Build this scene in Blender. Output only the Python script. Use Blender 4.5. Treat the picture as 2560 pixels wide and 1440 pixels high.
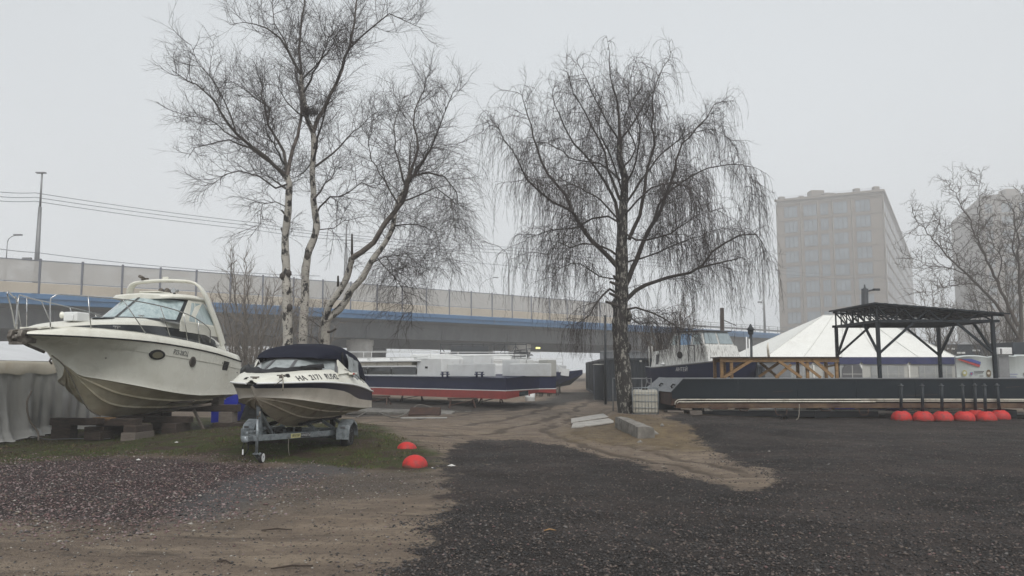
import bpy, bmesh, math, random
import numpy as np
from mathutils import Vector, Matrix, noise as mn
R = math.radians
PI = math.pi
random.seed(7)
rng = np.random.default_rng(11)

for o in list(bpy.data.objects):
    bpy.data.objects.remove(o)
SC = bpy.context.scene
COL = SC.collection

# ---------------------------------------------------------------- camera
FPX = 2000.0
HORIZON = 925.0
PHI = math.atan((HORIZON - 720.0) / FPX)
EYE = 1.7
cam_d = bpy.data.cameras.new("camera")
cam = bpy.data.objects.new("camera", cam_d)
COL.objects.link(cam)
cam.location = (0, 0, EYE)
cam.rotation_euler = (PI / 2 + PHI, 0, 0)
cam_d.sensor_width = 36
cam_d.lens = 36 * FPX / 2560
cam_d.clip_start = 0.1
cam_d.clip_end = 2000
SC.camera = cam

# ---------------------------------------------------------------- sky and light: thin even overcast
world = bpy.data.worlds.new("World")
SC.world = world
world.use_nodes = True
wt = world.node_tree
wt.nodes.clear()
SUN_EL, SUN_AZ = R(52), R(165)
sky = wt.nodes.new('ShaderNodeTexSky')
sky.sky_type = 'NISHITA'
sky.sun_disc = False
sky.sun_elevation = SUN_EL
sky.sun_rotation = SUN_AZ
sky.dust_density = 6
sky.air_density = 1
tc = wt.nodes.new('ShaderNodeTexCoord')
sp_ = wt.nodes.new('ShaderNodeSeparateXYZ')
mx_ = wt.nodes.new('ShaderNodeMath'); mx_.operation = 'MAXIMUM'; mx_.inputs[1].default_value = 0.03
cb_ = wt.nodes.new('ShaderNodeCombineXYZ')
wt.links.new(tc.outputs['Generated'], sp_.inputs[0])
wt.links.new(sp_.outputs[0], cb_.inputs[0]); wt.links.new(sp_.outputs[1], cb_.inputs[1])
wt.links.new(sp_.outputs[2], mx_.inputs[0]); wt.links.new(mx_.outputs[0], cb_.inputs[2])
wt.links.new(cb_.outputs[0], sky.inputs[0])
hs = wt.nodes.new('ShaderNodeHueSaturation'); hs.inputs['Saturation'].default_value = 0.12
wt.links.new(sky.outputs[0], hs.inputs['Color'])
cl = wt.nodes.new('ShaderNodeMix'); cl.data_type = 'RGBA'
cl.inputs[0].default_value = 0.9          # cloud cover
cl.inputs[7].default_value = (6.95, 7.35, 7.7, 1)   # luminance of the cloud sheet (scaled by the strength below)
wt.links.new(hs.outputs[0], cl.inputs[6])
# the cloud sheet: brightest low down, slightly darker overhead, with faint broad unevenness
mr = wt.nodes.new('ShaderNodeMapRange'); mr.inputs[1].default_value = 0.05; mr.inputs[2].default_value = 0.6; mr.inputs[3].default_value = 1.06; mr.inputs[4].default_value = 0.80
wt.links.new(sp_.outputs[2], mr.inputs[0])
cn = wt.nodes.new('ShaderNodeTexNoise'); cn.inputs['Scale'].default_value = 1.3; cn.inputs['Detail'].default_value = 3
wt.links.new(tc.outputs['Generated'], cn.inputs['Vector'])
cr2 = wt.nodes.new('ShaderNodeMapRange'); cr2.inputs[1].default_value = 0.3; cr2.inputs[2].default_value = 0.7; cr2.inputs[3].default_value = 0.93; cr2.inputs[4].default_value = 1.07
wt.links.new(cn.outputs[0], cr2.inputs[0])
mm = wt.nodes.new('ShaderNodeMath'); mm.operation = 'MULTIPLY'
wt.links.new(mr.outputs[0], mm.inputs[0]); wt.links.new(cr2.outputs[0], mm.inputs[1])
vm = wt.nodes.new('ShaderNodeVectorMath'); vm.operation = 'SCALE'
wt.links.new(cl.outputs[2], vm.inputs[0]); wt.links.new(mm.outputs[0], vm.inputs['Scale'])
bg = wt.nodes.new('ShaderNodeBackground'); bg.inputs[1].default_value = 0.098
wo = wt.nodes.new('ShaderNodeOutputWorld')
wt.links.new(vm.outputs[0], bg.inputs[0]); wt.links.new(bg.outputs[0], wo.inputs[0])

sl = bpy.data.lights.new("sun", 'SUN')
sl.energy = 2.0
sl.angle = R(30)
sl.color = (1.0, 0.97, 0.93)
sun = bpy.data.objects.new("sun", sl)
COL.objects.link(sun)
sun.rotation_euler = (PI / 2 - SUN_EL, 0, PI - SUN_AZ)

SC.view_settings.view_transform = 'Standard'
SC.view_settings.look = 'None'
SC.view_settings.exposure = 0.27
SC.view_settings.gamma = 1
SC.render.engine = 'CYCLES'
SC.cycles.use_denoising = True
SC.cycles.max_bounces = 6
SC.cycles.volume_bounces = 3
SC.cycles.transparent_max_bounces = 12
SC.render.film_transparent = False
HAZE_DENSITY = 0.0021


def P(px, py, D):
    """point on the line of sight through pixel (px,py) of the 2560-wide photo at distance D along +Y"""
    u = (px - 1280.0) / FPX
    v = (720.0 - py) / FPX
    dy = math.cos(PHI) - v * math.sin(PHI)
    dz = math.sin(PHI) + v * math.cos(PHI)
    t = D / dy
    return Vector((u * t, D, EYE + dz * t))


def G(px, py, z=0.0):
    u = (px - 1280.0) / FPX
    v = (720.0 - py) / FPX
    dy = math.cos(PHI) - v * math.sin(PHI)
    dz = math.sin(PHI) + v * math.cos(PHI)
    t = (z - EYE) / dz
    return Vector((u * t, dy * t, z))


def PROJ(p):
    x, y, z = p[0], p[1], p[2] - EYE
    yy = y * math.cos(PHI) + z * math.sin(PHI)
    zz = -y * math.sin(PHI) + z * math.cos(PHI)
    return 1280 + FPX * x / yy, 720 - FPX * zz / yy


def spl(xs, ys):
    """smooth interpolation through points (Catmull-Rom slopes)"""
    xs = list(map(float, xs)); ys = list(map(float, ys)); n = len(xs)
    m = []
    for i in range(n):
        if i == 0: m.append((ys[1] - ys[0]) / (xs[1] - xs[0]))
        elif i == n - 1: m.append((ys[-1] - ys[-2]) / (xs[-1] - xs[-2]))
        else:
            a = (ys[i] - ys[i-1]) / (xs[i] - xs[i-1]); b = (ys[i+1] - ys[i]) / (xs[i+1] - xs[i])
            m.append(0 if a * b < 0 else 2 * a * b / (a + b) if abs(a + b) > 1e-9 else 0)
    def f(x):
        if x <= xs[0]: return ys[0]
        if x >= xs[-1]: return ys[-1]
        i = 0
        while x > xs[i+1]: i += 1
        h = xs[i+1] - xs[i]; t = (x - xs[i]) / h
        return ((2*t**3 - 3*t**2 + 1) * ys[i] + (t**3 - 2*t**2 + t) * h * m[i]
                + (-2*t**3 + 3*t**2) * ys[i+1] + (t**3 - t**2) * h * m[i+1])
    return f


# ---------------------------------------------------------------- mesh builder
class MB:
    def __init__(s):
        s.v = []; s.f = []; s.m = []; s.sm = []

    def add(s, vs, fs, m=0, smooth=False):
        b = len(s.v)
        s.v.extend([tuple(p) for p in vs])
        for q in fs:
            s.f.append(tuple(b + i for i in q)); s.m.append(m); s.sm.append(smooth)
        return s

    def box(s, c, d, rz=0.0, m=0, rx=0.0, ry=0.0):
        hx, hy, hz = d[0] / 2, d[1] / 2, d[2] / 2
        M = Matrix.Rotation(rz, 3, 'Z') @ Matrix.Rotation(ry, 3, 'Y') @ Matrix.Rotation(rx, 3, 'X')
        vs = []
        for z in (-hz, hz):
            for x, y in ((-hx, -hy), (hx, -hy), (hx, hy), (-hx, hy)):
                vs.append(M @ Vector((x, y, z)) + Vector(c))
        return s.add(vs, [(3, 2, 1, 0), (4, 5, 6, 7), (0, 1, 5, 4), (1, 2, 6, 5), (2, 3, 7, 6), (3, 0, 4, 7)], m)

    def beam(s, a, b, w, h, m=0, roll=0.0):
        a = Vector(a); b = Vector(b); d = (b - a)
        L = d.length
        if L < 1e-6: return s
        d.normalize()
        up = Vector((0, 0, 1)) if abs(d.z) < 0.98 else Vector((0, 1, 0))
        x = d.cross(up).normalized(); z = x.cross(d).normalized()
        if roll:
            Q = Matrix.Rotation(roll, 3, d); x = Q @ x; z = Q @ z
        vs = []
        for p in (a, b):
            for sx, sz in ((-1, -1), (1, -1), (1, 1), (-1, 1)):
                vs.append(p + x * (sx * w / 2) + z * (sz * h / 2))
        return s.add(vs, [(0, 1, 2, 3), (7, 6, 5, 4), (4, 5, 1, 0), (5, 6, 2, 1), (6, 7, 3, 2), (7, 4, 0, 3)], m)

    def tube(s, pts, r, n=8, m=0, caps=True, flat=None, closed=False):
        pts = [Vector(p) for p in pts]
        if not isinstance(r, (list, tuple)): r = [r] * len(pts)
        k = len(pts)
        rings = []
        px = None
        for i in range(k):
            if closed: d = pts[(i+1) % k] - pts[i-1]
            else: d = pts[min(i+1, k-1)] - pts[max(i-1, 0)]
            if d.length < 1e-9: d = Vector((0, 0, 1))
            d.normalize()
            if px is None:
                up = Vector((0, 0, 1)) if abs(d.z) < 0.9 else Vector((1, 0, 0))
                x = d.cross(up).normalized()
            else:
                x = (px - d * px.dot(d))
                x = x.normalized() if x.length > 1e-6 else d.orthogonal().normalized()
            px = x
            y = d.cross(x)
            fl = flat if flat else 1.0
            rings.append([pts[i] + x * (math.cos(2*PI*j/n) * r[i]) + y * (math.sin(2*PI*j/n) * r[i] * fl) for j in range(n)])
        vs = [p for rg in rings for p in rg]
        fs = []
        for i in range(k if closed else k - 1):
            i2 = (i + 1) % k
            for j in range(n):
                fs.append((i*n + j, i*n + (j+1) % n, i2*n + (j+1) % n, i2*n + j))
        s.add(vs, fs, m, True)
        if caps and not closed:
            s.add(rings[0], [tuple(reversed(range(n)))], m); s.add(rings[-1], [tuple(range(n))], m)
        return s

    def lathe(s, prof, c=(0, 0, 0), n=24, m=0, axis='Z', smooth=True):
        vs = []; fs = []
        for r, z in prof:
            for j in range(n):
                a = 2 * PI * j / n
                p = (r * math.cos(a), r * math.sin(a), z)
                if axis == 'X': p = (p[2], p[0], p[1])
                if axis == 'Y': p = (p[0], p[2], p[1])
                vs.append((p[0] + c[0], p[1] + c[1], p[2] + c[2]))
        k = len(prof)
        for i in range(k - 1):
            for j in range(n):
                fs.append((i*n + j, i*n + (j+1) % n, (i+1)*n + (j+1) % n, (i+1)*n + j))
        s.add(vs, fs, m, smooth)
        s.add([vs[j] for j in range(n)], [tuple(reversed(range(n)))], m)
        s.add([vs[(k-1)*n + j] for j in range(n)], [tuple(range(n))], m)
        return s

    def loft(s, rows, m=0, smooth=True, mf=None, flip=False):
        k = len(rows[0]); vs = [p for r in rows for p in r]
        b = len(s.v)
        s.v.extend([tuple(p) for p in vs])
        for i in range(len(rows) - 1):
            for j in range(k - 1):
                q = (i*k + j, i*k + j + 1, (i+1)*k + j + 1, (i+1)*k + j)
                if flip: q = tuple(reversed(q))
                s.f.append(tuple(b + a for a in q)); s.sm.append(smooth)
                s.m.append(mf(i, j) if mf else m)
        return s

    def prism(s, poly, z0, z1, m=0, axis='Z'):
        n = len(poly)
        def mk(p, z):
            return (p[0], p[1], z) if axis == 'Z' else ((p[0], z, p[1]) if axis == 'Y' else (z, p[0], p[1]))
        vs = [mk(p, z0) for p in poly] + [mk(p, z1) for p in poly]
        fs = [tuple(reversed(range(n))), tuple(range(n, 2*n))]
        for i in range(n):
            j = (i + 1) % n
            fs.append((i, j, n + j, n + i))
        return s.add(vs, fs, m)

    def build(s, name, mats, parent=None, bevel=0.0, solid=0.0, autosm=None, subsurf=0, label=None, fixn=True):
        me = bpy.data.meshes.new(name)
        me.from_pydata(s.v, [], s.f)
        if not isinstance(mats, (list, tuple)): mats = [mats]
        for q in mats: me.materials.append(q)
        me.polygons.foreach_set('material_index', s.m)
        me.polygons.foreach_set('use_smooth', s.sm)
        me.update()
        if fixn and len(s.f) < 60000:
            bm = bmesh.new(); bm.from_mesh(me)
            bmesh.ops.remove_doubles(bm, verts=bm.verts, dist=1e-5)
            bmesh.ops.recalc_face_normals(bm, faces=bm.faces)
            bm.to_mesh(me); bm.free()
        o = bpy.data.objects.new(name, me)
        COL.objects.link(o)
        if parent: o.parent = parent
        if subsurf:
            q = o.modifiers.new('sub', 'SUBSURF'); q.levels = subsurf; q.render_levels = subsurf
        if solid:
            q = o.modifiers.new('solid', 'SOLIDIFY'); q.thickness = solid; q.offset = -1
        if bevel:
            q = o.modifiers.new('bev', 'BEVEL'); q.width = bevel; q.segments = 2; q.limit_method = 'ANGLE'; q.angle_limit = R(40)
        if label: o['label'] = label
        return o


def tag(o, label, cat, group=None, kind=None):
    o['label'] = label; o['category'] = cat
    if group: o['group'] = group
    if kind: o['kind'] = kind
    return o


def thing(name, label, cat, loc=(0, 0, 0), rz=0.0, group=None):
    o = bpy.data.objects.new(name, None)
    o.empty_display_size = 0.2
    COL.objects.link(o)
    o.location = loc; o.rotation_euler = (0, 0, rz)
    return tag(o, label, cat, group)


def struct(o, kind='structure'):
    o['kind'] = kind
    return o


def copy_tree(o, parent=None):
    c = o.copy(); COL.objects.link(c)
    c.parent = parent
    for ch in [k for k in bpy.data.objects if k.parent == o]:
        copy_tree(ch, c)
    return c


def text(body, name, mat, size, loc, rot, parent=None, extrude=0.002, align='CENTER', xs=1.0, shear=0.0, bold=0.0):
    cu = bpy.data.curves.new(name, 'FONT')
    cu.body = body; cu.size = size; cu.extrude = extrude; cu.align_x = align; cu.align_y = 'CENTER'
    cu.shear = shear; cu.offset = bold
    cu.resolution_u = 3
    cu.materials.append(mat)
    tmp = bpy.data.objects.new(name + '_curve', cu)
    COL.objects.link(tmp)
    me = bpy.data.meshes.new_from_object(tmp.evaluated_get(bpy.context.evaluated_depsgraph_get()))
    bpy.data.objects.remove(tmp)
    me.name = name
    o = bpy.data.objects.new(name, me)
    COL.objects.link(o)
    if parent: o.parent = parent
    if isinstance(rot, Matrix):
        o.matrix_local = Matrix.Translation(loc) @ rot.to_4x4() @ Matrix.Diagonal((xs, 1, 1, 1))
    else:
        o.location = loc; o.rotation_euler = rot; o.scale = (xs, 1, 1)
    return o


# ---------------------------------------------------------------- materials
def mat(name, col, rough=0.6, metal=0.0, var=0.0, scale=3.0, col2=None, bump=0.0, bscale=20.0, coat=0.0,
        spec=None, dirt=None, dscale=1.5, damt=0.0, stretch=None, rvar=0.0, noise_detail=6):
    m = bpy.data.materials.new(name); m.use_nodes = True
    nt = m.node_tree; b = nt.nodes['Principled BSDF']
    b.inputs['Base Color'].default_value = (*col, 1)
    b.inputs['Roughness'].default_value = rough
    b.inputs['Metallic'].default_value = metal
    if coat: b.inputs['Coat Weight'].default_value = coat; b.inputs['Coat Roughness'].default_value = 0.15
    if spec is not None: b.inputs['Specular IOR Level'].default_value = spec
    tco = nt.nodes.new('ShaderNodeTexCoord')
    src = tco.outputs['Object']
    if stretch:
        mp = nt.nodes.new('ShaderNodeMapping'); mp.inputs['Scale'].default_value = stretch
        nt.links.new(src, mp.inputs[0]); src = mp.outputs[0]
    out = None
    if var or col2:
        c2 = col2 if col2 else tuple(max(0, c * (1 - var)) for c in col)
        n = nt.nodes.new('ShaderNodeTexNoise'); n.inputs['Scale'].default_value = scale; n.inputs['Detail'].default_value = noise_detail
        n.inputs['Roughness'].default_value = 0.62
        nt.links.new(src, n.inputs['Vector'])
        cr = nt.nodes.new('ShaderNodeMapRange'); cr.inputs[1].default_value = 0.35; cr.inputs[2].default_value = 0.65
        nt.links.new(n.outputs[0], cr.inputs[0])
        mx = nt.nodes.new('ShaderNodeMix'); mx.data_type = 'RGBA'
        mx.inputs[6].default_value = (*col, 1); mx.inputs[7].default_value = (*c2, 1)
        nt.links.new(cr.outputs[0], mx.inputs[0])
        out = mx.outputs[2]
    if dirt:
        n2 = nt.nodes.new('ShaderNodeTexNoise'); n2.inputs['Scale'].default_value = dscale; n2.inputs['Detail'].default_value = 9
        n2.inputs['Roughness'].default_value = 0.7
        nt.links.new(src, n2.inputs['Vector'])
        c2r = nt.nodes.new('ShaderNodeMapRange'); c2r.inputs[1].default_value = 0.5; c2r.inputs[2].default_value = 0.72
        c2r.inputs[4].default_value = damt
        nt.links.new(n2.outputs[0], c2r.inputs[0])
        mx2 = nt.nodes.new('ShaderNodeMix'); mx2.data_type = 'RGBA'
        if out: nt.links.new(out, mx2.inputs[6])
        else: mx2.inputs[6].default_value = (*col, 1)
        mx2.inputs[7].default_value = (*dirt, 1)
        nt.links.new(c2r.outputs[0], mx2.inputs[0])
        out = mx2.outputs[2]
    if out: nt.links.new(out, b.inputs['Base Color'])
    if rvar:
        n4 = nt.nodes.new('ShaderNodeTexNoise'); n4.inputs['Scale'].default_value = scale * 2
        nt.links.new(src, n4.inputs['Vector'])
        r4 = nt.nodes.new('ShaderNodeMapRange'); r4.inputs[3].default_value = max(0, rough - rvar); r4.inputs[4].default_value = min(1, rough + rvar)
        nt.links.new(n4.outputs[0], r4.inputs[0]); nt.links.new(r4.outputs[0], b.inputs['Roughness'])
    if bump:
        n3 = nt.nodes.new('ShaderNodeTexNoise'); n3.inputs['Scale'].default_value = bscale; n3.inputs['Detail'].default_value = 8
        nt.links.new(src, n3.inputs['Vector'])
        bp = nt.nodes.new('ShaderNodeBump'); bp.inputs['Strength'].default_value = min(1, bump * 4); bp.inputs['Distance'].default_value = bump
        nt.links.new(n3.outputs[0], bp.inputs['Height']); nt.links.new(bp.outputs[0], b.inputs['Normal'])
    return m


def node_of(m): return m.node_tree, m.node_tree.nodes['Principled BSDF']


M = {}
M['gel'] = mat('gelcoat', (0.76, 0.75, 0.665), 0.28, var=0.06, scale=1.2, dirt=(0.33, 0.29, 0.21), dscale=0.9, damt=0.35, coat=0.4, rvar=0.08)
M['gel_deck'] = mat('gelcoat_deck', (0.70, 0.69, 0.61), 0.35, var=0.05, scale=2, dirt=(0.4, 0.37, 0.28), dscale=2.2, damt=0.35)
M['gel_bottom'] = mat('gelcoat_bottom', (0.60, 0.55, 0.42), 0.4, col2=(0.45, 0.39, 0.27), scale=1.6, dirt=(0.16, 0.11, 0.06), dscale=2.2, damt=0.5)
M['black'] = mat('black_rubber', (0.008, 0.008, 0.009), 0.55, spec=.25, var=0.3, scale=8)
M['blackgloss'] = mat('black_gloss', (0.015, 0.018, 0.02), 0.12)
M['steel'] = mat('stainless_steel', (0.55, 0.55, 0.54), 0.25, 1.0, var=0.2, scale=12)
M['glass'] = mat('tinted_glass', (0.30, 0.36, 0.38), 0.06, 0.0, var=0.25, scale=2.0, stretch=(5, 5, 0.6), spec=0.8)
M['glass_dark'] = mat('dark_glass', (0.04, 0.05, 0.055), 0.07, spec=0.8)
M['curtain'] = mat('curtained_glass', (0.42, 0.50, 0.50), 0.08, col2=(0.26, 0.33, 0.34), scale=3.0, stretch=(3, 3, 0.4), spec=0.8)
M['anchor'] = mat('stained_metal', (0.22, 0.20, 0.17), 0.5, 0.4, col2=(0.07, 0.055, 0.045), scale=9)
M['navy'] = mat('navy_paint', (0.010, 0.014, 0.045), 0.3, var=0.3, scale=2, dirt=(0.03, 0.035, 0.06), dscale=3, damt=0.4)
M['navy_hull'] = mat('navy_hull_paint', (0.009, 0.014, 0.055), 0.45, spec=.3, col2=(0.007, 0.012, 0.044), scale=1.5, stretch=(1, 1, 3), dirt=(0.03, 0.03, 0.06), dscale=4, damt=0.4)
M['red_hull'] = mat('red_hull_paint', (0.33, 0.042, 0.034), 0.5, col2=(0.25, 0.035, 0.03), scale=2, dirt=(0.16, 0.035, 0.03), dscale=5, damt=0.5)
M['white'] = mat('white_paint', (0.74, 0.75, 0.74), 0.42, var=0.08, scale=1.5, dirt=(0.45, 0.44, 0.40), dscale=3.5, damt=0.35)
M['white_old'] = mat('weathered_white_paint', (0.68, 0.68, 0.65), 0.55, dirt=(0.09, 0.075, 0.055), dscale=5.5, damt=0.95, var=0.18, scale=5, stretch=(2.2, 2.2, 0.45))
M['navy_canvas'] = mat('navy_canvas', (0.008, 0.009, 0.018), 0.9, spec=.12, col2=(0.014, 0.016, 0.028), scale=3, bump=0.012, bscale=7)
M['black_canvas'] = mat('black_canvas', (0.008, 0.008, 0.010), 0.7, bump=0.01, bscale=14)
M['vinyl'] = mat('clear_vinyl', (0.34, 0.37, 0.37), 0.15, var=0.35, scale=5, bump=0.012, bscale=5)
M['galv'] = mat('galvanised_steel', (0.29, 0.32, 0.335), 0.45, 0.4, col2=(0.18, 0.205, 0.22), scale=14, dirt=(0.07, 0.06, 0.05), dscale=7, damt=0.6)
M['tyre'] = mat('tyre_rubber', (0.018, 0.018, 0.018), 0.85, dirt=(0.08, 0.07, 0.055), dscale=8, damt=0.5)
M['timber'] = mat('weathered_timber', (0.060, 0.042, 0.032), 0.9, col2=(0.022, 0.016, 0.013), scale=5, stretch=(1, 6, 6), bump=0.01, bscale=25)
M['timber_grey'] = mat('grey_timber', (0.16, 0.14, 0.12), 0.9, col2=(0.11, 0.09, 0.075), scale=5, stretch=(1, 6, 6), bump=0.01, bscale=25)
M['wood_new'] = mat('raw_pine', (0.34, 0.205, 0.09), 0.8, col2=(0.19, 0.11, 0.05), scale=4, stretch=(2, 5, 5), dirt=(0.1, 0.06, 0.03), dscale=6, damt=0.6)
M['conc'] = mat('concrete', (0.25, 0.235, 0.21), 0.9, col2=(0.13, 0.12, 0.105), scale=3.5, bump=0.02, bscale=14, dirt=(0.07, 0.06, 0.045), dscale=5, damt=0.7)
M['conc_pale'] = mat('pale_concrete', (0.62, 0.61, 0.58), 0.85, var=0.2, scale=1, dirt=(0.2, 0.19, 0.17), dscale=1.2, damt=0.5)
M['bridge_blue'] = mat('blue_fascia_paint', (0.062, 0.155, 0.30), 0.55, col2=(0.05, 0.13, 0.26), scale=0.3, dirt=(0.05, 0.1, 0.17), dscale=0.8, damt=0.5)
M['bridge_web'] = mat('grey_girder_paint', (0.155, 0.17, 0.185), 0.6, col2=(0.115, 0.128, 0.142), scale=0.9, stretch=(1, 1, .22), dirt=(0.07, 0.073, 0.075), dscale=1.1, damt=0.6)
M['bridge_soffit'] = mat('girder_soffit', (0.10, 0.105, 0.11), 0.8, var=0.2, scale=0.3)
M['frame_grey'] = mat('grey_frame_paint', (0.15, 0.16, 0.19), 0.5, var=0.2, scale=3)
M['pole'] = mat('galvanised_pole', (0.23, 0.235, 0.24), 0.5, 0.3, var=0.2, scale=3)
M['dark_metal'] = mat('anthracite_paint', (0.016, 0.022, 0.028), 0.5, spec=.3, var=0.3, scale=5, dirt=(0.06, 0.06, 0.06), dscale=9, damt=0.4)
M['pontoon'] = mat('pontoon_paint', (0.006, 0.011, 0.016), 0.5, spec=.25, col2=(0.009, 0.015, 0.021), scale=2.5, dirt=(0.02, 0.024, 0.026), dscale=6, damt=0.45)
M['bow_plate'] = mat('worn_grey_plate', (0.16, 0.17, 0.18), 0.45, 0.3, col2=(0.07, 0.075, 0.08), scale=7)
M['rust'] = mat('rusty_steel', (0.085, 0.042, 0.028), 0.85, col2=(0.035, 0.022, 0.017), scale=6, dirt=(0.15, 0.06, 0.03), dscale=12, damt=0.5)
M['rustwood'] = mat('stained_timber_beam', (0.15, 0.095, 0.055), 0.85, col2=(0.06, 0.03, 0.02), scale=1.6, dirt=(0.03, 0.02, 0.015), dscale=5, damt=0.7)
M['pvc'] = mat('dirty_white_pipe', (0.62, 0.58, 0.49), 0.45, dirt=(0.16, 0.11, 0.06), dscale=4, damt=0.85)
M['red_dome'] = mat('red_painted_concrete', (0.52, 0.030, 0.025), 0.6, spec=.3, col2=(0.40, 0.03, 0.03), scale=5, dirt=(0.13, 0.05, 0.045), dscale=6, damt=0.85, bump=0.004, bscale=30)
M['container'] = mat('dark_container_paint', (0.028, 0.036, 0.045), 0.55, spec=.3, col2=(0.02, 0.025, 0.031), scale=1.5, dirt=(0.12, 0.12, 0.12), dscale=3, damt=0.3, stretch=(1, 1, 0.4))
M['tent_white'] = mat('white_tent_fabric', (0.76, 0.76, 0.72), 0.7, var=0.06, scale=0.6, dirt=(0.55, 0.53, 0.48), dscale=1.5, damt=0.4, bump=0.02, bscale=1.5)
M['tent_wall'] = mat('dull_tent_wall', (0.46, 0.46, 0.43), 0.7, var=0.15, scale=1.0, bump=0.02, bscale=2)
M['tent_blue'] = mat('navy_valance', (0.016, 0.022, 0.10), 0.6, var=0.3, scale=3, bump=0.01, bscale=6)
M['tent_grey'] = mat('grey_window_film', (0.32, 0.33, 0.33), 0.5, var=0.2, scale=2)
M['banner'] = mat('banner_vinyl', (0.50, 0.54, 0.53), 0.6, var=0.08, scale=1.0, bump=0.015, bscale=2)
M['fl_red'] = mat('flag_red', (0.38, 0.05, 0.05), 0.6, var=0.1, scale=4)
M['fl_blue'] = mat('flag_blue', (0.05, 0.07, 0.28), 0.6, var=0.1, scale=4)
M['gold'] = mat('gold_print', (0.38, 0.36, 0.15), 0.6, var=0.3, scale=30)
M['bronze'] = mat('bronze_print', (0.14, 0.10, 0.05), 0.6, var=0.3, scale=30)
M['ink'] = mat('ink', (0.03, 0.03, 0.035), 0.5, var=0.2, scale=20)
M['ink_blue'] = mat('ink_blue', (0.13, 0.15, 0.32), 0.5, var=0.2, scale=20)
M['ink_grey'] = mat('ink_grey', (0.10, 0.10, 0.105), 0.5, var=0.2, scale=20)
M['letter_white'] = mat('white_lettering', (0.55, 0.55, 0.55), 0.5, var=0.2, scale=20)
M['yellow'] = mat('yellow_sticker', (0.60, 0.56, 0.27), 0.5, var=0.15, scale=20)
M['blue_tarp'] = mat('blue_tarpaulin', (0.018, 0.035, 0.42), 0.5, col2=(0.014, 0.025, 0.3), scale=3, bump=0.02, bscale=4)
M['grey_tarp'] = mat('dull_sheet', (0.055, 0.058, 0.055), 0.7, var=0.4, scale=4, bump=0.02, bscale=4)
M['ibc'] = mat('milky_plastic', (0.42, 0.40, 0.34), 0.45, var=0.12, scale=3, dirt=(0.25, 0.22, 0.16), dscale=4, damt=0.5)
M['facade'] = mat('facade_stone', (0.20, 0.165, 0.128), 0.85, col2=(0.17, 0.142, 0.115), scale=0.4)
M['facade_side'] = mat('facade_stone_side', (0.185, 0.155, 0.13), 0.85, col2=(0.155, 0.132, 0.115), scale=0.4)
M['win'] = mat('apartment_glass', (0.17, 0.21, 0.24), 0.15, var=0.4, scale=0.35, spec=0.8)
M['winframe'] = mat('window_frame_dark', (0.10, 0.10, 0.11), 0.6, var=0.2, scale=3)
M['red_paint'] = mat('red_paint', (0.42, 0.05, 0.04), 0.5, var=0.2, scale=5)
M['rope'] = mat('rope', (0.30, 0.27, 0.22), 0.9, var=0.4, scale=30)
M['corr'] = mat('grey_sheet_fence', (0.18, 0.19, 0.20), 0.55, col2=(0.13, 0.135, 0.14), scale=1.0)
M['snow_plate'] = mat('pale_board', (0.42, 0.40, 0.37), 0.7, col2=(0.28, 0.265, 0.24), scale=2, dirt=(0.1, 0.09, 0.075), dscale=3, damt=0.8)

# mud splashed up the foot of the red domes
nt, bs = node_of(M['red_dome'])
_g = nt.nodes.new('ShaderNodeTexCoord'); _s = nt.nodes.new('ShaderNodeSeparateXYZ'); _n = nt.nodes.new('ShaderNodeTexNoise'); _n.inputs['Scale'].default_value = 9; _n.inputs['Detail'].default_value = 6
nt.links.new(_g.outputs['Object'], _s.inputs[0]); _gg = nt.nodes.new('ShaderNodeNewGeometry'); nt.links.new(_gg.outputs['Position'], _n.inputs['Vector'])
_m = nt.nodes.new('ShaderNodeMath'); _m.operation = 'MULTIPLY_ADD'; _m.inputs[1].default_value = -.22; nt.links.new(_n.outputs[0], _m.inputs[0]); nt.links.new(_s.outputs[2], _m.inputs[2])
_r = nt.nodes.new('ShaderNodeMapRange'); _r.inputs[1].default_value = -.03; _r.inputs[2].default_value = -.085; _r.inputs[4].default_value = .85; nt.links.new(_m.outputs[0], _r.inputs[0])
_x = nt.nodes.new('ShaderNodeMix'); _x.data_type = 'RGBA'; _x.inputs[7].default_value = (.10, .07, .05, 1)
_old = bs.inputs['Base Color'].links[0].from_socket; nt.links.new(_old, _x.inputs[6]); nt.links.new(_r.outputs[0], _x.inputs[0]); nt.links.new(_x.outputs[2], bs.inputs['Base Color'])
# ================================================================ GROUND
def poly_world(px):
    return np.array([[G(x, y).x, G(x, y).y] for x, y in px])


def sdist(pts, poly):
    """signed distance (positive inside) of pts (N,2) to polygon"""
    x, y = pts[:, 0], pts[:, 1]
    n = len(poly); d = np.full(len(pts), 1e9); ins = np.zeros(len(pts), bool)
    for i in range(n):
        a = poly[i]; b = poly[(i + 1) % n]
        e = b - a; L = max(1e-9, e @ e)
        t = np.clip(((x - a[0]) * e[0] + (y - a[1]) * e[1]) / L, 0, 1)
        dx = x - a[0] - t * e[0]; dy = y - a[1] - t * e[1]
        d = np.minimum(d, dx * dx + dy * dy)
        c = ((a[1] > y) != (b[1] > y)) & (x < (b[0] - a[0]) * (y - a[1]) / ((b[1] - a[1]) if b[1] != a[1] else 1e-9) + a[0])
        ins ^= c
    d = np.sqrt(d)
    return np.where(ins, d, -d)


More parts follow.
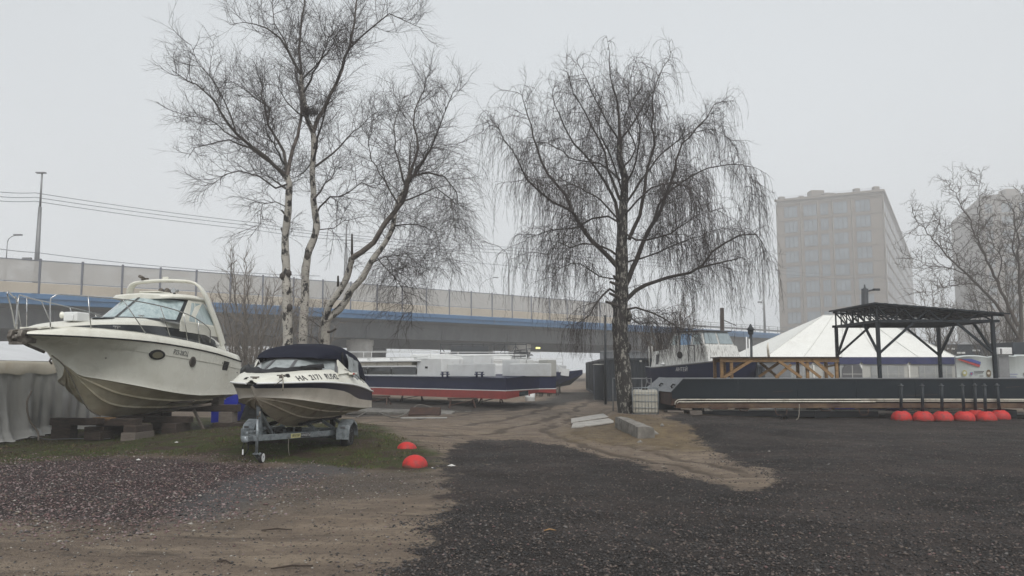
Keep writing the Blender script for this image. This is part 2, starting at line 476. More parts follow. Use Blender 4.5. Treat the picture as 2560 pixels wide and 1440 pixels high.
POLYS = {
 'dark': [(700, 2300), (985, 1440), (1060, 1350), (1110, 1270), (1120, 1190), (1105, 1150), (1140, 1118), (1190, 1098), (1290, 1098), (1400, 1112), (1500, 1140),
          (1580, 1152), (1640, 1180), (1770, 1203), (1840, 1222), (1900, 1222), (1950, 1195), (1925, 1172), (1850, 1165), (1830, 1135), (1775, 1120), (1730, 1090),
          (1660, 1062), (1690, 1049), (2200, 1046), (2900, 1044), (4200, 1100), (4600, 2300)],
 'purple': [(-900, 1150), (-200, 1160), (60, 1148), (250, 1142), (500, 1150), (640, 1160), (720, 1172), (800, 1196), (640, 1225), (500, 1280), (420, 1300), (330, 1322), (60, 1300), (-700, 1330)],
 'grey': [(420, 1310), (470, 1250), (560, 1205), (660, 1175), (740, 1160), (850, 1150), (930, 1160), (880, 1185), (720, 1205), (650, 1250), (560, 1295)],
 'pale': [(560, 1330), (650, 1240), (760, 1190), (900, 1180), (1040, 1178), (1110, 1190), (1100, 1230), (880, 1240), (700, 1275)],
 'grass': [(-700, 1180), (0, 1160), (150, 1148), (400, 1142), (640, 1158), (800, 1158), (900, 1172), (1060, 1182), (1105, 1165), (1075, 1125), (1000, 1108), (960, 1085), (900, 1058), (850, 1045), (700, 1038), (400, 1045), (100, 1080), (-500, 1130)],
 'straw': [(1395, 1085), (1440, 1065), (1530, 1050), (1640, 1060), (1770, 1085), (1800, 1120), (1700, 1125), (1560, 1110), (1450, 1105)],
 'far_dark': [(700, 1030), (800, 1000), (1000, 1003), (1250, 1012), (1360, 1000), (1420, 968), (1440, 955), (1520, 955), (1530, 1015), (1470, 1000), (1400, 1012), (1330, 1022), (1100, 1035), (880, 1042)],  # shade under the river boats put into the colour, plus dark gravel by containers
}
POLYW = {k: poly_world(v) for k, v in POLYS.items()}


def h_base(x, y):
    """large shapes of the ground (numpy arrays)"""
    m1 = np.clip(1 - ((x + 5.2) / 4.2) ** 2, 0, 1) * np.clip(1 - ((y - 20.5) / 5.2) ** 2, 0, 1) * 0.22      # grassy rise behind the trailer
    e = np.clip((x - 3.25) / 0.25, 0, 1) * np.clip((y - 20.1) / 1.2, 0, 1) * np.clip((9.5 - x) / 4.0, 0, 1) * np.clip((34 - y) / 3, 0, 1) * 0.24   # bed retained by the concrete block
    sw = -0.10 * np.exp(-((x - 3.6) / 1.8) ** 2 - ((y - 16.2) / 1.6) ** 2)
    return m1 + e + sw


def dist_line(x, y, path):
    d = np.full(x.shape, 1e9)
    for a, b in zip(path[:-1], path[1:]):
        e = b - a; L = max(1e-9, e @ e); t = np.clip(((x - a[0]) * e[0] + (y - a[1]) * e[1]) / L, 0, 1)
        d = np.minimum(d, (x - a[0] - t * e[0]) ** 2 + (y - a[1] - t * e[1]) ** 2)
    return np.sqrt(d)


# wheel tracks and pushed-up ridges, traced on the ground
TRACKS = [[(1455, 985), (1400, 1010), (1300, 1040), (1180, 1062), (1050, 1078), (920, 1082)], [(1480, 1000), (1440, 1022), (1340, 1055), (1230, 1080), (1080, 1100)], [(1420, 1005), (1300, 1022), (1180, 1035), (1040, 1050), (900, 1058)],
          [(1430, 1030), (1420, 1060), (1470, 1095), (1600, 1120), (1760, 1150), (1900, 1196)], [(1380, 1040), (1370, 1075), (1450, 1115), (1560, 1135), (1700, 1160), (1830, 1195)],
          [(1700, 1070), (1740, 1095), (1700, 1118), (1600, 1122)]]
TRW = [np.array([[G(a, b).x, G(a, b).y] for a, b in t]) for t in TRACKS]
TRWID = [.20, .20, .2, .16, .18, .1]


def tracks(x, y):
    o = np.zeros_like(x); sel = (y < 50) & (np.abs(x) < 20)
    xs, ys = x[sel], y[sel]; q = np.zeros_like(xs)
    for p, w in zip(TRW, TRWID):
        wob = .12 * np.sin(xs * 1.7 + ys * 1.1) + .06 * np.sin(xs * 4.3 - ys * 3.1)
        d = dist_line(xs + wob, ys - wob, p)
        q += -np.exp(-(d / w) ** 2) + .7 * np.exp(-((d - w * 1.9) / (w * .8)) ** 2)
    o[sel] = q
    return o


def hills(x, y):
    o = np.zeros_like(x)
    for i, (fx, fy, a, p) in enumerate([(0.9, 0.7, .012, .3), (2.3, 1.7, .008, 1.2), (0.35, 0.5, .02, 2.2), (4.7, 5.3, .006, .9), (7.9, 6.1, .004, 4.1)]):
        o += a * np.sin(fx * x + p + 1.3 * np.sin(fy * 0.6 * y)) * np.cos(fy * y + 2 * p + np.sin(fx * x * .7))
    # wheel ruts in the lane
    for c, k in ((-1.4, .0), (-0.2, .02), (1.2, -.03)):
        lane = c + 0.10 * (y - 20) + 1.2 * np.sin(y * 0.09)
        o -= 0.035 * np.exp(-((x - lane) / 0.22) ** 2) * np.clip((y - 14) / 5, 0, 1)
    fade = np.clip((58 - y) / 10, 0, 1) * np.clip((30 - np.abs(x)) / 5, 0, 1)
    o = o + .024 * tracks(x, y)
    return o * fade


def ground_h(x, y):
    x = np.atleast_1d(np.asarray(x, float)); y = np.atleast_1d(np.asarray(y, float))
    return h_base(x, y) + hills(x, y)


X0, X1, Y0, Y1 = -34.0, 34.0, 1.5, 62.0


def make_ground():
    xs = np.arange(X0, X1 + .01, 0.17)
    ys = np.concatenate([np.arange(Y0, 14, 0.08), np.arange(14, 30, 0.14), np.arange(30, Y1, 0.35), [Y1]])
    gx, gy = np.meshgrid(xs, ys)
    x = gx.ravel(); y = gy.ravel()
    z = ground_h(x, y)
    # rough fine relief
    ff = np.array([mn.fractal(Vector((a * 1.7, b * 1.7, 0.3)), 1.0, 2.1, 4) for a, b in zip(x, y)])
    edge = np.clip((x - X0) / 2, 0, 1) * np.clip((X1 - x) / 2, 0, 1) * np.clip((Y1 - y) / 4, 0, 1) * np.clip((y - Y0) / 1, 0, 1)
    z = (z + 0.014 * ff) * edge
    nx, ny = len(xs), len(ys)
    idx = np.arange(nx * ny).reshape(ny, nx)
    q = np.stack([idx[:-1, :-1], idx[:-1, 1:], idx[1:, 1:], idx[1:, :-1]], -1).reshape(-1, 4)
    co = np.stack([x, y, z], -1)
    # far sheet
    B = [(-290, -70), (380, -70), (380, 470), (-290, 470)]
    A = [(X0, Y0), (X1, Y0), (X1, Y1), (X0, Y1)]
    n0 = len(co)
    co = np.vstack([co, [[a, b, 0] for a, b in A + B]])
    fr = [(n0+4, n0+5, n0+1, n0), (n0+5, n0+6, n0+2, n0+1), (n0+6, n0+7, n0+3, n0+2), (n0+7, n0+4, n0, n0+3)]
    faces = np.vstack([q, fr])
    me = bpy.data.meshes.new('ground')
    me.vertices.add(len(co)); me.vertices.foreach_set('co', co.ravel())
    me.loops.add(faces.size); me.loops.foreach_set('vertex_index', faces.ravel().astype(np.int32))
    me.polygons.add(len(faces)); me.polygons.foreach_set('loop_start', np.arange(0, faces.size, 4, dtype=np.int32))
    me.polygons.foreach_set('use_smooth', np.ones(len(faces), bool))
    me.update(); me.validate()
    pts = co[:, :2]
    for k, pw in POLYW.items():
        a = me.attributes.new('m_' + k, 'FLOAT', 'POINT')
        a.data.foreach_set('value', np.clip(sdist(pts, pw), -3, 3).astype(np.float32))
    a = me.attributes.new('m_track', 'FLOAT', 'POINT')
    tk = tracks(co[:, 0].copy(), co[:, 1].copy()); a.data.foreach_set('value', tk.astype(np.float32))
    o = bpy.data.objects.new('ground', me); COL.objects.link(o)
    o['kind'] = 'structure'; o['label'] = 'yard ground of dark road millings, sandy dirt and gravel'
    return o


def ground_material():
    m = bpy.data.materials.new('ground_mix'); m.use_nodes = True
    nt = m.node_tree; N = nt.nodes; L = nt.links
    b = N['Principled BSDF']; b.inputs['Roughness'].default_value = 0.85
    b.inputs['Specular IOR Level'].default_value = 0.15
    geo = N.new('ShaderNodeNewGeometry'); pos = geo.outputs['Position']

    def noise(sc, det=6, rough=.6, w=None, vec=None, stretch=None):
        n = N.new('ShaderNodeTexNoise'); n.inputs['Scale'].default_value = sc; n.inputs['Detail'].default_value = det; n.inputs['Roughness'].default_value = rough
        v = vec or pos
        if stretch:
            mp = N.new('ShaderNodeMapping'); mp.inputs['Scale'].default_value = stretch; L.new(v, mp.inputs[0]); v = mp.outputs[0]
        L.new(v, n.inputs['Vector']); return n.outputs[0]

    def rng_(s, a, c, lo=0, hi=1):
        r = N.new('ShaderNodeMapRange'); r.inputs[1].default_value = a; r.inputs[2].default_value = c; r.inputs[3].default_value = lo; r.inputs[4].default_value = hi
        L.new(s, r.inputs[0]); return r.outputs[0]

    def math_(op, a, c):
        q = N.new('ShaderNodeMath'); q.operation = op
        for i, s in enumerate((a, c)):
            if isinstance(s, (int, float)): q.inputs[i].default_value = s
            else: L.new(s, q.inputs[i])
        return q.outputs[0]

    def mixc(f, a, c):
        q = N.new('ShaderNodeMix'); q.data_type = 'RGBA'
        L.new(f, q.inputs[0])
        for i, s in ((6, a), (7, c)):
            if isinstance(s, tuple): q.inputs[i].default_value = (*s, 1)
            else: L.new(s, q.inputs[i])
        return q.outputs[2]

    def mask(name, soft=.25, amp=.9, sc=1.6, bias=0):
        a = N.new('ShaderNodeAttribute'); a.attribute_name = 'm_' + name
        n = noise(sc, 9, .68)
        s = math_('ADD', a.outputs['Fac'], math_('MULTIPLY', math_('SUBTRACT', n, .5), amp))
        return rng_(s, -soft + bias, soft + bias)

    def voro(sc, feature='F1', rand=1.0):
        v = N.new('ShaderNodeTexVoronoi'); v.inputs['Scale'].default_value = sc; v.feature = feature
        L.new(pos, v.inputs['Vector']); return v
    # base: damp sandy dirt
    n1 = noise(.8, 9, .65); n2 = noise(7, 8, .7); n3 = noise(40, 5, .7); nst = noise(1.0, 8, .6, stretch=(.6, 2.5, 1))
    dirt = mixc(rng_(n1, .35, .65), (0.265, 0.207, 0.155), (0.18, 0.14, 0.108))
    dirt = mixc(rng_(nst, .48, .62), dirt, (0.32, 0.255, 0.19))
    dirt = mixc(rng_(n2, .52, .7), dirt, (0.135, 0.107, 0.085))
    vs = voro(26); vsg = voro(60)
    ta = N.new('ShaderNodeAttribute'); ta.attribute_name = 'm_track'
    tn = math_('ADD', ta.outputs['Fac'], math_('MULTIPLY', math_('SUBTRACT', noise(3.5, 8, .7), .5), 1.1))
    dirt = mixc(rng_(tn, -.15, -.75), dirt, (0.115, 0.088, 0.066))          # dark mud tone that paints the shade inside the wheel ruts
    dirt = mixc(rng_(tn, .35, .95), dirt, (0.29, 0.235, 0.18))              # dry crumbled ridge
    smear = noise(1.0, 7, .65, stretch=(.35, 1.6, 1))
    dirt = mixc(rng_(smear, .60, .68), dirt, (0.10, 0.08, 0.065))
    # pebbles in dirt: few
    peb = rng_(vs.outputs['Distance'], .20, .14)
    sel = N.new('ShaderNodeSeparateColor'); L.new(vs.outputs['Color'], sel.inputs[0])
    pebm = math_('MULTIPLY', peb, rng_(sel.outputs[0], .86, .88))
    dirt = mixc(pebm, dirt, (0.23, 0.205, 0.175))

    def stones(vn, ca, cb, cc, gap):
        s2 = N.new('ShaderNodeSeparateColor'); L.new(vn.outputs['Color'], s2.inputs[0])
        c = mixc(s2.outputs[0], ca, cb)
        c = mixc(rng_(s2.outputs[1], .86, .93), c, cc)
        return mixc(rng_(vn.outputs['Distance'], .30, .52), c, gap)
    v45 = voro(45); v80 = voro(80)
    darks = stones(v45, (0.034, 0.030, 0.028), (0.088, 0.074, 0.067), (0.17, 0.145, 0.13), (0.014, 0.0125, 0.012))
    brownish = mixc(rng_(noise(.55, 6, .55), .44, .62), darks, (0.098, 0.076, 0.068))
    darkc = mixc(rng_(n3, .35, .75), darks, brownish)
    darkc = mixc(rng_(noise(.33, 5, .5), .50, .66, 0, .6), darkc, (0.105, 0.083, 0.074))
    clump = noise(5.5, 7, .75)
    darkc = mixc(rng_(clump, .50, .62, 0, .55), darkc, (0.026, 0.023, 0.022))
    darkc = mixc(rng_(noise(9, 6, .75), .60, .68, 0, .6), darkc, (0.135, 0.115, 0.105))
    purp = stones(voro(36), (0.085, 0.055, 0.054), (0.165, 0.115, 0.112), (0.27, 0.23, 0.215), (0.028, 0.019, 0.019))
    grey = mixc(rng_(n3, .3, .7), (0.12, 0.12, 0.122), (0.08, 0.08, 0.083))
    pale = stones(voro(40), (0.13, 0.115, 0.10), (0.19, 0.17, 0.15), (0.36, 0.34, 0.31), (0.06, 0.05, 0.042))
    moss = mixc(rng_(noise(2.2, 8, .7), .38, .62), (0.054, 0.078, 0.016), (0.058, 0.050, 0.022))
    moss = mixc(rng_(n2, .5, .7), moss, (0.075, 0.072, 0.02))
    moss = mixc(rng_(noise(1.1, 8, .7), .49, .57), moss, (0.062, 0.042, 0.030))
    moss = mixc(rng_(noise(11, 6, .7), .62, .68), moss, (0.14, 0.115, 0.06))
    straw = mixc(rng_(noise(3, 8, .7), .38, .62), (0.25, 0.19, 0.10), (0.14, 0.10, 0.065))
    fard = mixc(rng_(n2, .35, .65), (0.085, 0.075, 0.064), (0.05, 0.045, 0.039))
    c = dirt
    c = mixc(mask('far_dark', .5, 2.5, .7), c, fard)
    c = mixc(math_('MULTIPLY', mask('straw', .5, 1.6, 1.6), .8), c, straw)
    c = mixc(math_('MULTIPLY', mask('pale', .6, 1.6, 1.5), .75), c, pale)
    c = mixc(mask('purple', .4, 1.2, 1.3), c, purp)
    c = mixc(math_('MULTIPLY', mask('grey', .2, .9, 1.8), .85), c, grey)
    c = mixc(mask('grass', .25, 1.3, 1.5), c, moss)
    dm = mask('dark', .09, 1.5, 2.2)
    c = mixc(dm, c, darkc)
    # damp wide variation
    c2 = mixc(rng_(noise(.12, 4, .5), .4, .66, 0, .35), c, (0.07, 0.06, 0.055))
    L.new(c2, b.inputs['Base Color'])
    L.new(rng_(noise(1.2, 5, .6), .35, .65, .62, .92), b.inputs['Roughness'])
    # bump: stones + lumps
    hgt = math_('ADD', math_('MULTIPLY', rng_(v45.outputs['Distance'], .6, 0), .5), math_('MULTIPLY', n2, .9))
    hgt = math_('ADD', hgt, math_('MULTIPLY', n3, .5)); hgt = math_('ADD', hgt, math_('MULTIPLY', clump, 1.2))
    bp = N.new('ShaderNodeBump'); bp.inputs['Strength'].default_value = 1.0; bp.inputs['Distance'].default_value = .05
    L.new(hgt, bp.inputs['Height']); L.new(bp.outputs[0], b.inputs['Normal'])
    return m


ground = make_ground()
ground.data.materials.append(ground_material())


def scatter_mesh(name, pos, size, proto_v, proto_f, mats, matidx=None, flat=0.55, up=True):
    """many small pieces in one mesh, vectorised"""
    n = len(pos); k = len(proto_v)
    a = rng.uniform(0, 2 * PI, n); ca, sa = np.cos(a), np.sin(a)
    pv = np.repeat(np.array(proto_v)[None], n, 0) * (1 + rng.uniform(-.25, .25, (n, k, 1)))
    pv = pv * size[:, None, None]
    pv[:, :, 2] *= flat
    pv[:, :, 0] *= rng.uniform(.7, 1.4, (n, 1))
    x = pv[:, :, 0] * ca[:, None] - pv[:, :, 1] * sa[:, None]; y = pv[:, :, 0] * sa[:, None] + pv[:, :, 1] * ca[:, None]
    tx = rng.uniform(-.35, .35, (n, 1)); ty = rng.uniform(-.35, .35, (n, 1))
    zz = pv[:, :, 2] + x * tx + y * ty
    co = np.stack([x, y, zz], -1) + pos[:, None, :]
    fs = np.array(proto_f)
    faces = (fs[None] + (np.arange(n) * k)[:, None, None]).reshape(-1, fs.shape[1])
    me = bpy.data.meshes.new(name)
    me.vertices.add(n * k); me.vertices.foreach_set('co', co.astype(np.float32).ravel())
    me.loops.add(faces.size); me.loops.foreach_set('vertex_index', faces.ravel().astype(np.int32))
    me.polygons.add(len(faces)); me.polygons.foreach_set('loop_start', np.arange(0, faces.size, fs.shape[1], dtype=np.int32))
    for q in mats: me.materials.append(q)
    if matidx is not None:
        me.polygons.foreach_set('material_index', np.repeat(matidx, len(fs)).astype(np.int32))
    me.update()
    o = bpy.data.objects.new(name, me); COL.objects.link(o)
    o['kind'] = 'stuff'
    return o


OCT_V = [(1, 0, 0), (0, .8, .1), (-.9, 0, 0), (0, -.85, -.05), (.1, .05, .9), (.05, 0, -.6)]
OCT_F = [(0, 1, 4), (1, 2, 4), (2, 3, 4), (3, 0, 4), (1, 0, 5), (2, 1, 5), (3, 2, 5), (0, 3, 5)]
ST = [mat('stone_dark', (0.050, 0.044, 0.042), .8), mat('stone_black', (0.022, 0.021, 0.021), .7), mat('stone_brown', (0.115, 0.092, 0.08), .85),
      mat('stone_purple', (0.145, 0.090, 0.086), .85), mat('stone_mauve', (0.235, 0.18, 0.175), .85), mat('stone_pale', (0.32, 0.295, 0.26), .8), mat('stone_grey', (0.13, 0.122, 0.115), .85),
      mat('stone_tan', (0.17, 0.135, 0.10), .85)]


def sample(n, ymin, ymax, xm=1.0):
    # denser near the camera; inside a generous fan around the view
    y = np.exp(rng.uniform(np.log(ymin), np.log(ymax), n))
    x = rng.uniform(-1, 1, n) * (y * .72 * xm + 1.5)
    return x, y


def stones_for(nm, n, ymin, ymax, key, thr, probs, smin, smax, label):
    x, y = sample(n, ymin, ymax)
    pts = np.stack([x, y], -1)
    wob = np.array([mn.noise(Vector((a * 1.3, b * 1.3, 5))) for a, b in pts])
    if key == 'dirt':
        d = np.minimum.reduce([-sdist(pts, POLYW['dark']), -sdist(pts, POLYW['purple']), -sdist(pts, POLYW['grass'])])
    else:
        d = sdist(pts, POLYW[key])
        if key in ('purple', 'pale') and smax < .03: d = np.minimum(d, -sdist(pts, POLYW['grey']) + .25)
        if key != 'dark': d = np.minimum(d, -sdist(pts, POLYW['dark']))
    keep = d + wob * .6 + rng.exponential(.10, len(d)) * (1 if key in ('dark', 'purple') else 0) > thr
    pts = pts[keep]; n = len(pts)
    z = ground_h(pts[:, 0], pts[:, 1])
    ff = np.array([mn.fractal(Vector((a * 1.7, b * 1.7, 0.3)), 1.0, 2.1, 4) for a, b in pts])
    z = z + .014 * ff
    s = rng.uniform(0, 1, n) ** 2.2 * (smax - smin) + smin
    mi = rng.choice(len(probs), n, p=np.array(probs) / sum(probs))
    o = scatter_mesh(nm, np.stack([pts[:, 0], pts[:, 1], z + s * .12], -1), s, OCT_V, OCT_F, ST, mi)
    o['label'] = label
    return o


stones_for('dark_gravel', 130000, 5.2, 27, 'dark', -.05, [7, 6, 4.4, .4, .02, .02, .35, .1], .007, .026, 'dark crushed road millings covering the yard')
stones_for('purple_gravel', 80000, 6.5, 17, 'purple', -.35, [1.0, 1.6, 1.8, 5, 3, .55, 1.0, .5], .008, .027, 'purple crushed stone in front of the boats')
stones_for('coarse_gravel', 5000, 5.2, 20, 'dark', -.3, [5, 4, 3, .3, .0, .02, .5, .1], .018, .034, 'coarser lumps strewn over the dark millings')
stones_for('coarse_gravel', 5000, 6.5, 17, 'purple', -.9, [1, 1, 2, 3, 2, .5, 1, 1], .02, .038, 'coarser stones strewn over the purple gravel edge')
stones_for('pale_gravel', 20000, 7, 17, 'pale', -.1, [.3, .5, 1, .6, .6, 1.6, 1.5, 1.5], .008, .025, 'pale pebbles at the edge of the dirt')
stones_for('loose_pebbles', 42000, 5.2, 22, 'dirt', .05, [1.2, 1.8, 2.4, .3, .4, .9, 1.2, 2.5], .005, .02, 'loose pebbles on the sandy dirt')

# grass blades on the mossy strip
def make_grass():
    n = 120000
    y = np.exp(rng.uniform(np.log(12.5), np.log(27), n)); x = rng.uniform(-15, .6, n)
    pts = np.stack([x, y], -1)
    d = sdist(pts, POLYW['grass'])
    wob = np.array([mn.fractal(Vector((a * .9, b * .9, 2)), 1.0, 2.0, 4) for a, b in pts])
    keep = (d + wob * .55 > .15) & (wob > -.2)
    pts = pts[keep]; wob = wob[keep]; n = len(pts)
    z = ground_h(pts[:, 0], pts[:, 1]) - .005
    s = rng.uniform(.012, .038, n) * (1 + .8 * wob)
    gm = [mat('grass_moss', (0.070, 0.088, 0.016), .9), mat('grass_green', (0.055, 0.10, 0.02), .9), mat('grass_brown', (0.072, 0.050, 0.028), .9), mat('grass_straw', (0.17, 0.14, 0.06), .9), mat('leaf_litter', (0.05, 0.028, 0.018), .9)]
    gsel = np.array([mn.noise(Vector((a * .8, b * .8, 9))) for a, b in pts])
    mi = np.where(gsel > .16, rng.choice(5, n, p=[.4, .38, .1, .08, .04]), rng.choice(5, n, p=[.3, .08, .32, .08, .22]))
    o = scatter_mesh('grass', np.stack([pts[:, 0], pts[:, 1], z], -1), s, [(.16, 0, 0), (-.16, 0, 0), (.25, .35, 1.0)], [(0, 1, 2)], gm, mi, flat=1.0)
    o['label'] = 'short moss and grass around the parked boats'


make_grass()


def make_litter():
    n = 9000
    y = np.exp(rng.uniform(np.log(9), np.log(33), n)); x = rng.uniform(-14, 9, n)
    pts = np.stack([x, y], -1)
    wob = np.array([mn.fractal(Vector((a * .5, b * .5, 7)), 1.0, 2.0, 4) for a, b in pts])
    near = np.maximum(sdist(pts, POLYW['grass']), .8 - np.hypot(x - 4, y - 26) * .25)
    keep = (near + wob > .1) & (sdist(pts, POLYW['dark']) < .1)
    pts = pts[keep]; n = len(pts)
    z = ground_h(pts[:, 0], pts[:, 1]) + .012
    s = rng.uniform(.012, .04, n)
    o = scatter_mesh('leaves', np.stack([pts[:, 0], pts[:, 1], z], -1), s, [(1, 0, .1), (0, .5, .25), (-1, .05, 0), (0, -.5, .2)], [(0, 1, 2, 3)],
                     [mat('leaf_brown', (0.085, 0.05, 0.03), .8), mat('leaf_tan', (0.19, 0.13, 0.075), .8), mat('leaf_black', (0.03, 0.02, 0.015), .7)], rng.choice(3, n, p=[.5, .2, .3]), flat=1.0)
    o['label'] = 'rotting brown leaves and bark scraps on the grass and under the boats'


make_litter()
# ================================================================ BRIDGE
BPTS = [(-100, 40), (-70, 55), (-44.8, 70), (-30.6, 80), (-23.6, 85.7), (-17, 89.6), (-5, 100.7), (9.4, 117), (13, 119), (33.8, 144), (53, 158), (111.6, 203), (240, 300)]
BPF = np.polyfit([p[0] for p in BPTS], [p[1] for p in BPTS], 3)
BZ = 8.6


def bridge_line(x0, x1, step):
    out = []; x = x0
    while x <= x1:
        y = np.polyval(BPF, x); d = np.polyval(np.polyder(BPF), x)
        t = Vector((1, d, 0)).normalized()
        out.append((Vector((x, y, 0)), t, Vector((-t.y, t.x, 0))))
        x += step * t.x
    return out


def sweep(line, sec, mb=None, m=0, smooth=False):
    mb = mb or MB()
    rows = [[p + n * a + Vector((0, 0, z)) for a, z in sec] for p, t, n in line]
    mb.loft(rows, m, smooth)
    return mb


BL = bridge_line(-100, 240, 3.5)
bridge = thing('road_bridge', 'long curved road bridge with a blue edge crossing behind the yard', 'bridge', (0, 0, 0))
sweep(BL, [(.25, 8.62), (0, 8.62), (0, 8.16), (.1, 8.16), (.16, 7.66), (.5, 7.6)]).build('fascia', M['bridge_blue'], bridge, fixn=False)
sweep(BL, [(.5, 7.6), (2.8, 7.35), (3.3, 5.55)]).build('girder', M['bridge_web'], bridge, fixn=False)
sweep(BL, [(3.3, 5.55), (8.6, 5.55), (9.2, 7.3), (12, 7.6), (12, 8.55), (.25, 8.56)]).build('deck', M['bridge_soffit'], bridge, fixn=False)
for p, t, n in bridge_line(-60, 110, 11.0):
    mb = MB().tube([p + n * 2.9 + Vector((0, 0, 7.2)), p + n * 3.02 + Vector((0, 0, 6.5)), p + n * 3.2 + Vector((0, 0, 5.4))], .07, 6)
    mb.build('drain_pipe', M['frame_grey'], bridge)
for p, t, n in bridge_line(-95, 220, 14.0):
    MB().beam(p + n * -.012 + Vector((0, 0, 7.72)), p + n * -.012 + Vector((0, 0, 8.6)), .05, .03).build('joint', M['frame_grey'], bridge)
# second carriageway just behind
b2 = thing('rear_road_bridge', 'darker parallel bridge seen beneath the blue edged one', 'bridge', (0, 0, 0))
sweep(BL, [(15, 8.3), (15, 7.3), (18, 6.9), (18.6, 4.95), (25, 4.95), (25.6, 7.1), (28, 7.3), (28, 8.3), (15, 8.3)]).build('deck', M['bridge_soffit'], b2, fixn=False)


def pier(x, off, r, name, label, cat='pier', zt=5.5, m='conc_pale', steps=True):
    y = np.polyval(BPF, x); d = np.polyval(np.polyder(BPF), x); t = Vector((1, d, 0)).normalized(); n = Vector((-t.y, t.x, 0))
    c = Vector((x, y, 0)) + n * off
    o = thing(name, label, cat, c, 0, 'piers under the bridge')
    MB().lathe([(r, -.2), (r, zt - 1.55)], n=32).build('shaft', M[m], o)
    mb = MB().lathe([(r + .13, zt - 1.55), (r + .13, zt - .8), (r + .22, zt - .8), (r + .22, zt - .12), (r * .8, zt - .12), (r * .8, zt)], n=32, smooth=False)
    mb.build('capital', M[m], o)
    return o


pier(-15.0, 6, 1.45, 'bridge_pier', 'wide pale round pier standing over the navy blue hull')
pier(5.0, 6, 1.45, 'bridge_pier', 'pale round pier beside the small yellow light')
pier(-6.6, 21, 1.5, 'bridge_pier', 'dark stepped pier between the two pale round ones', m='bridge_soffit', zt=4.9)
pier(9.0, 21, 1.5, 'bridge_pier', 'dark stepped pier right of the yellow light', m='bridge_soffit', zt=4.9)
pier(40.0, 6, 1.45, 'bridge_pier', 'pale pier showing behind the old wheelhouse boat')
pier(-37.0, 6, 1.45, 'bridge_pier', 'pale round pier hidden behind the white cruiser')

# yellow lamp under the bridge
lm = mat('yellow_lamp', (0.9, 0.85, 0.2), .5)
nt, bs = node_of(lm); bs.inputs['Emission Color'].default_value = (1, .95, .25, 1); bs.inputs['Emission Strength'].default_value = 1.6
lp = P(1345, 870, 108)
o = MB().box(lp, (.6, .25, .22)).build('work_lamp', lm, bevel=.08); tag(o, 'small glowing yellow lamp under the bridge beside a pale pier', 'lamp')

# noise barrier
pan = bpy.data.materials.new('milky_panel'); pan.use_nodes = True
nt, bs = node_of(pan)
bs.inputs['Base Color'].default_value = (0.44, 0.43, 0.41, 1); bs.inputs['Roughness'].default_value = .35
tr = nt.nodes.new('ShaderNodeBsdfTransparent'); mxs = nt.nodes.new('ShaderNodeMixShader')
tcn = nt.nodes.new('ShaderNodeNewGeometry'); nz = nt.nodes.new('ShaderNodeTexNoise'); nz.inputs['Scale'].default_value = .55; nz.inputs['Detail'].default_value = 8; nz.inputs['Roughness'].default_value = .65
mpn = nt.nodes.new('ShaderNodeMapping'); mpn.inputs['Scale'].default_value = (1, 1, 1.6)
nt.links.new(tcn.outputs['Position'], mpn.inputs[0]); nt.links.new(mpn.outputs[0], nz.inputs['Vector'])
rr = nt.nodes.new('ShaderNodeMapRange'); rr.inputs[1].default_value = .4; rr.inputs[2].default_value = .62; rr.inputs[3].default_value = .80; rr.inputs[4].default_value = .62
nt.links.new(nz.outputs[0], rr.inputs[0]); nt.links.new(rr.outputs[0], mxs.inputs[0])
mcol = nt.nodes.new('ShaderNodeMix'); mcol.data_type = 'RGBA'; mcol.inputs[6].default_value = (.36, .345, .32, 1); mcol.inputs[7].default_value = (.54, .53, .51, 1)
nt.links.new(nz.outputs[0], mcol.inputs[0]); nt.links.new(mcol.outputs[2], bs.inputs['Base Color'])
nt.links.new(tr.outputs[0], mxs.inputs[1]); nt.links.new(bs.outputs[0], mxs.inputs[2])
nt.links.new(mxs.outputs[0], nt.nodes['Material Output'].inputs[0])
M['panel'] = pan
M['panel_low'] = mat('cream_panel', (0.46, 0.41, 0.335), .6, col2=(0.40, 0.355, 0.29), scale=.5)

barrier = thing('noise_barrier', 'long noise barrier of milky panels on the bridge edge', 'barrier', (0, 0, 0))
line = bridge_line(-66, 19.5, 3.45)
for i, (p, t, n) in enumerate(line):
    a = p + n * .12
    MB().beam(a + Vector((0, 0, 8.3)), a + Vector((0, 0, 11.85)), .17, .17).build('post', M['frame_grey'], barrier, bevel=.01)
    if i + 1 < len(line):
        b = line[i+1][0] + line[i+1][2] * .12
        dd = (b - a).normalized()
        a2 = a + dd * .09; b2_ = b - dd * .09
        MB().beam(a2 + Vector((0, 0, 10.68)), b2_ + Vector((0, 0, 10.68)), .03, 1.9).build('upper_panel', M['panel'], barrier)
        MB().beam(a2 + Vector((0, 0, 9.13)), b2_ + Vector((0, 0, 9.13)), .08, .96).build('lower_panel', M['panel_low'], barrier)
mb = MB()
for z in (9.68, 11.68):
    mb = MB()
    for (p, t, n), (p2, t2, n2) in zip(line[:-1], line[1:]):
        mb.beam(p + n * .12 + Vector((0, 0, z)), p2 + n2 * .12 + Vector((0, 0, z)), .1, .07)
    mb.build('rail', M['frame_grey'], barrier)

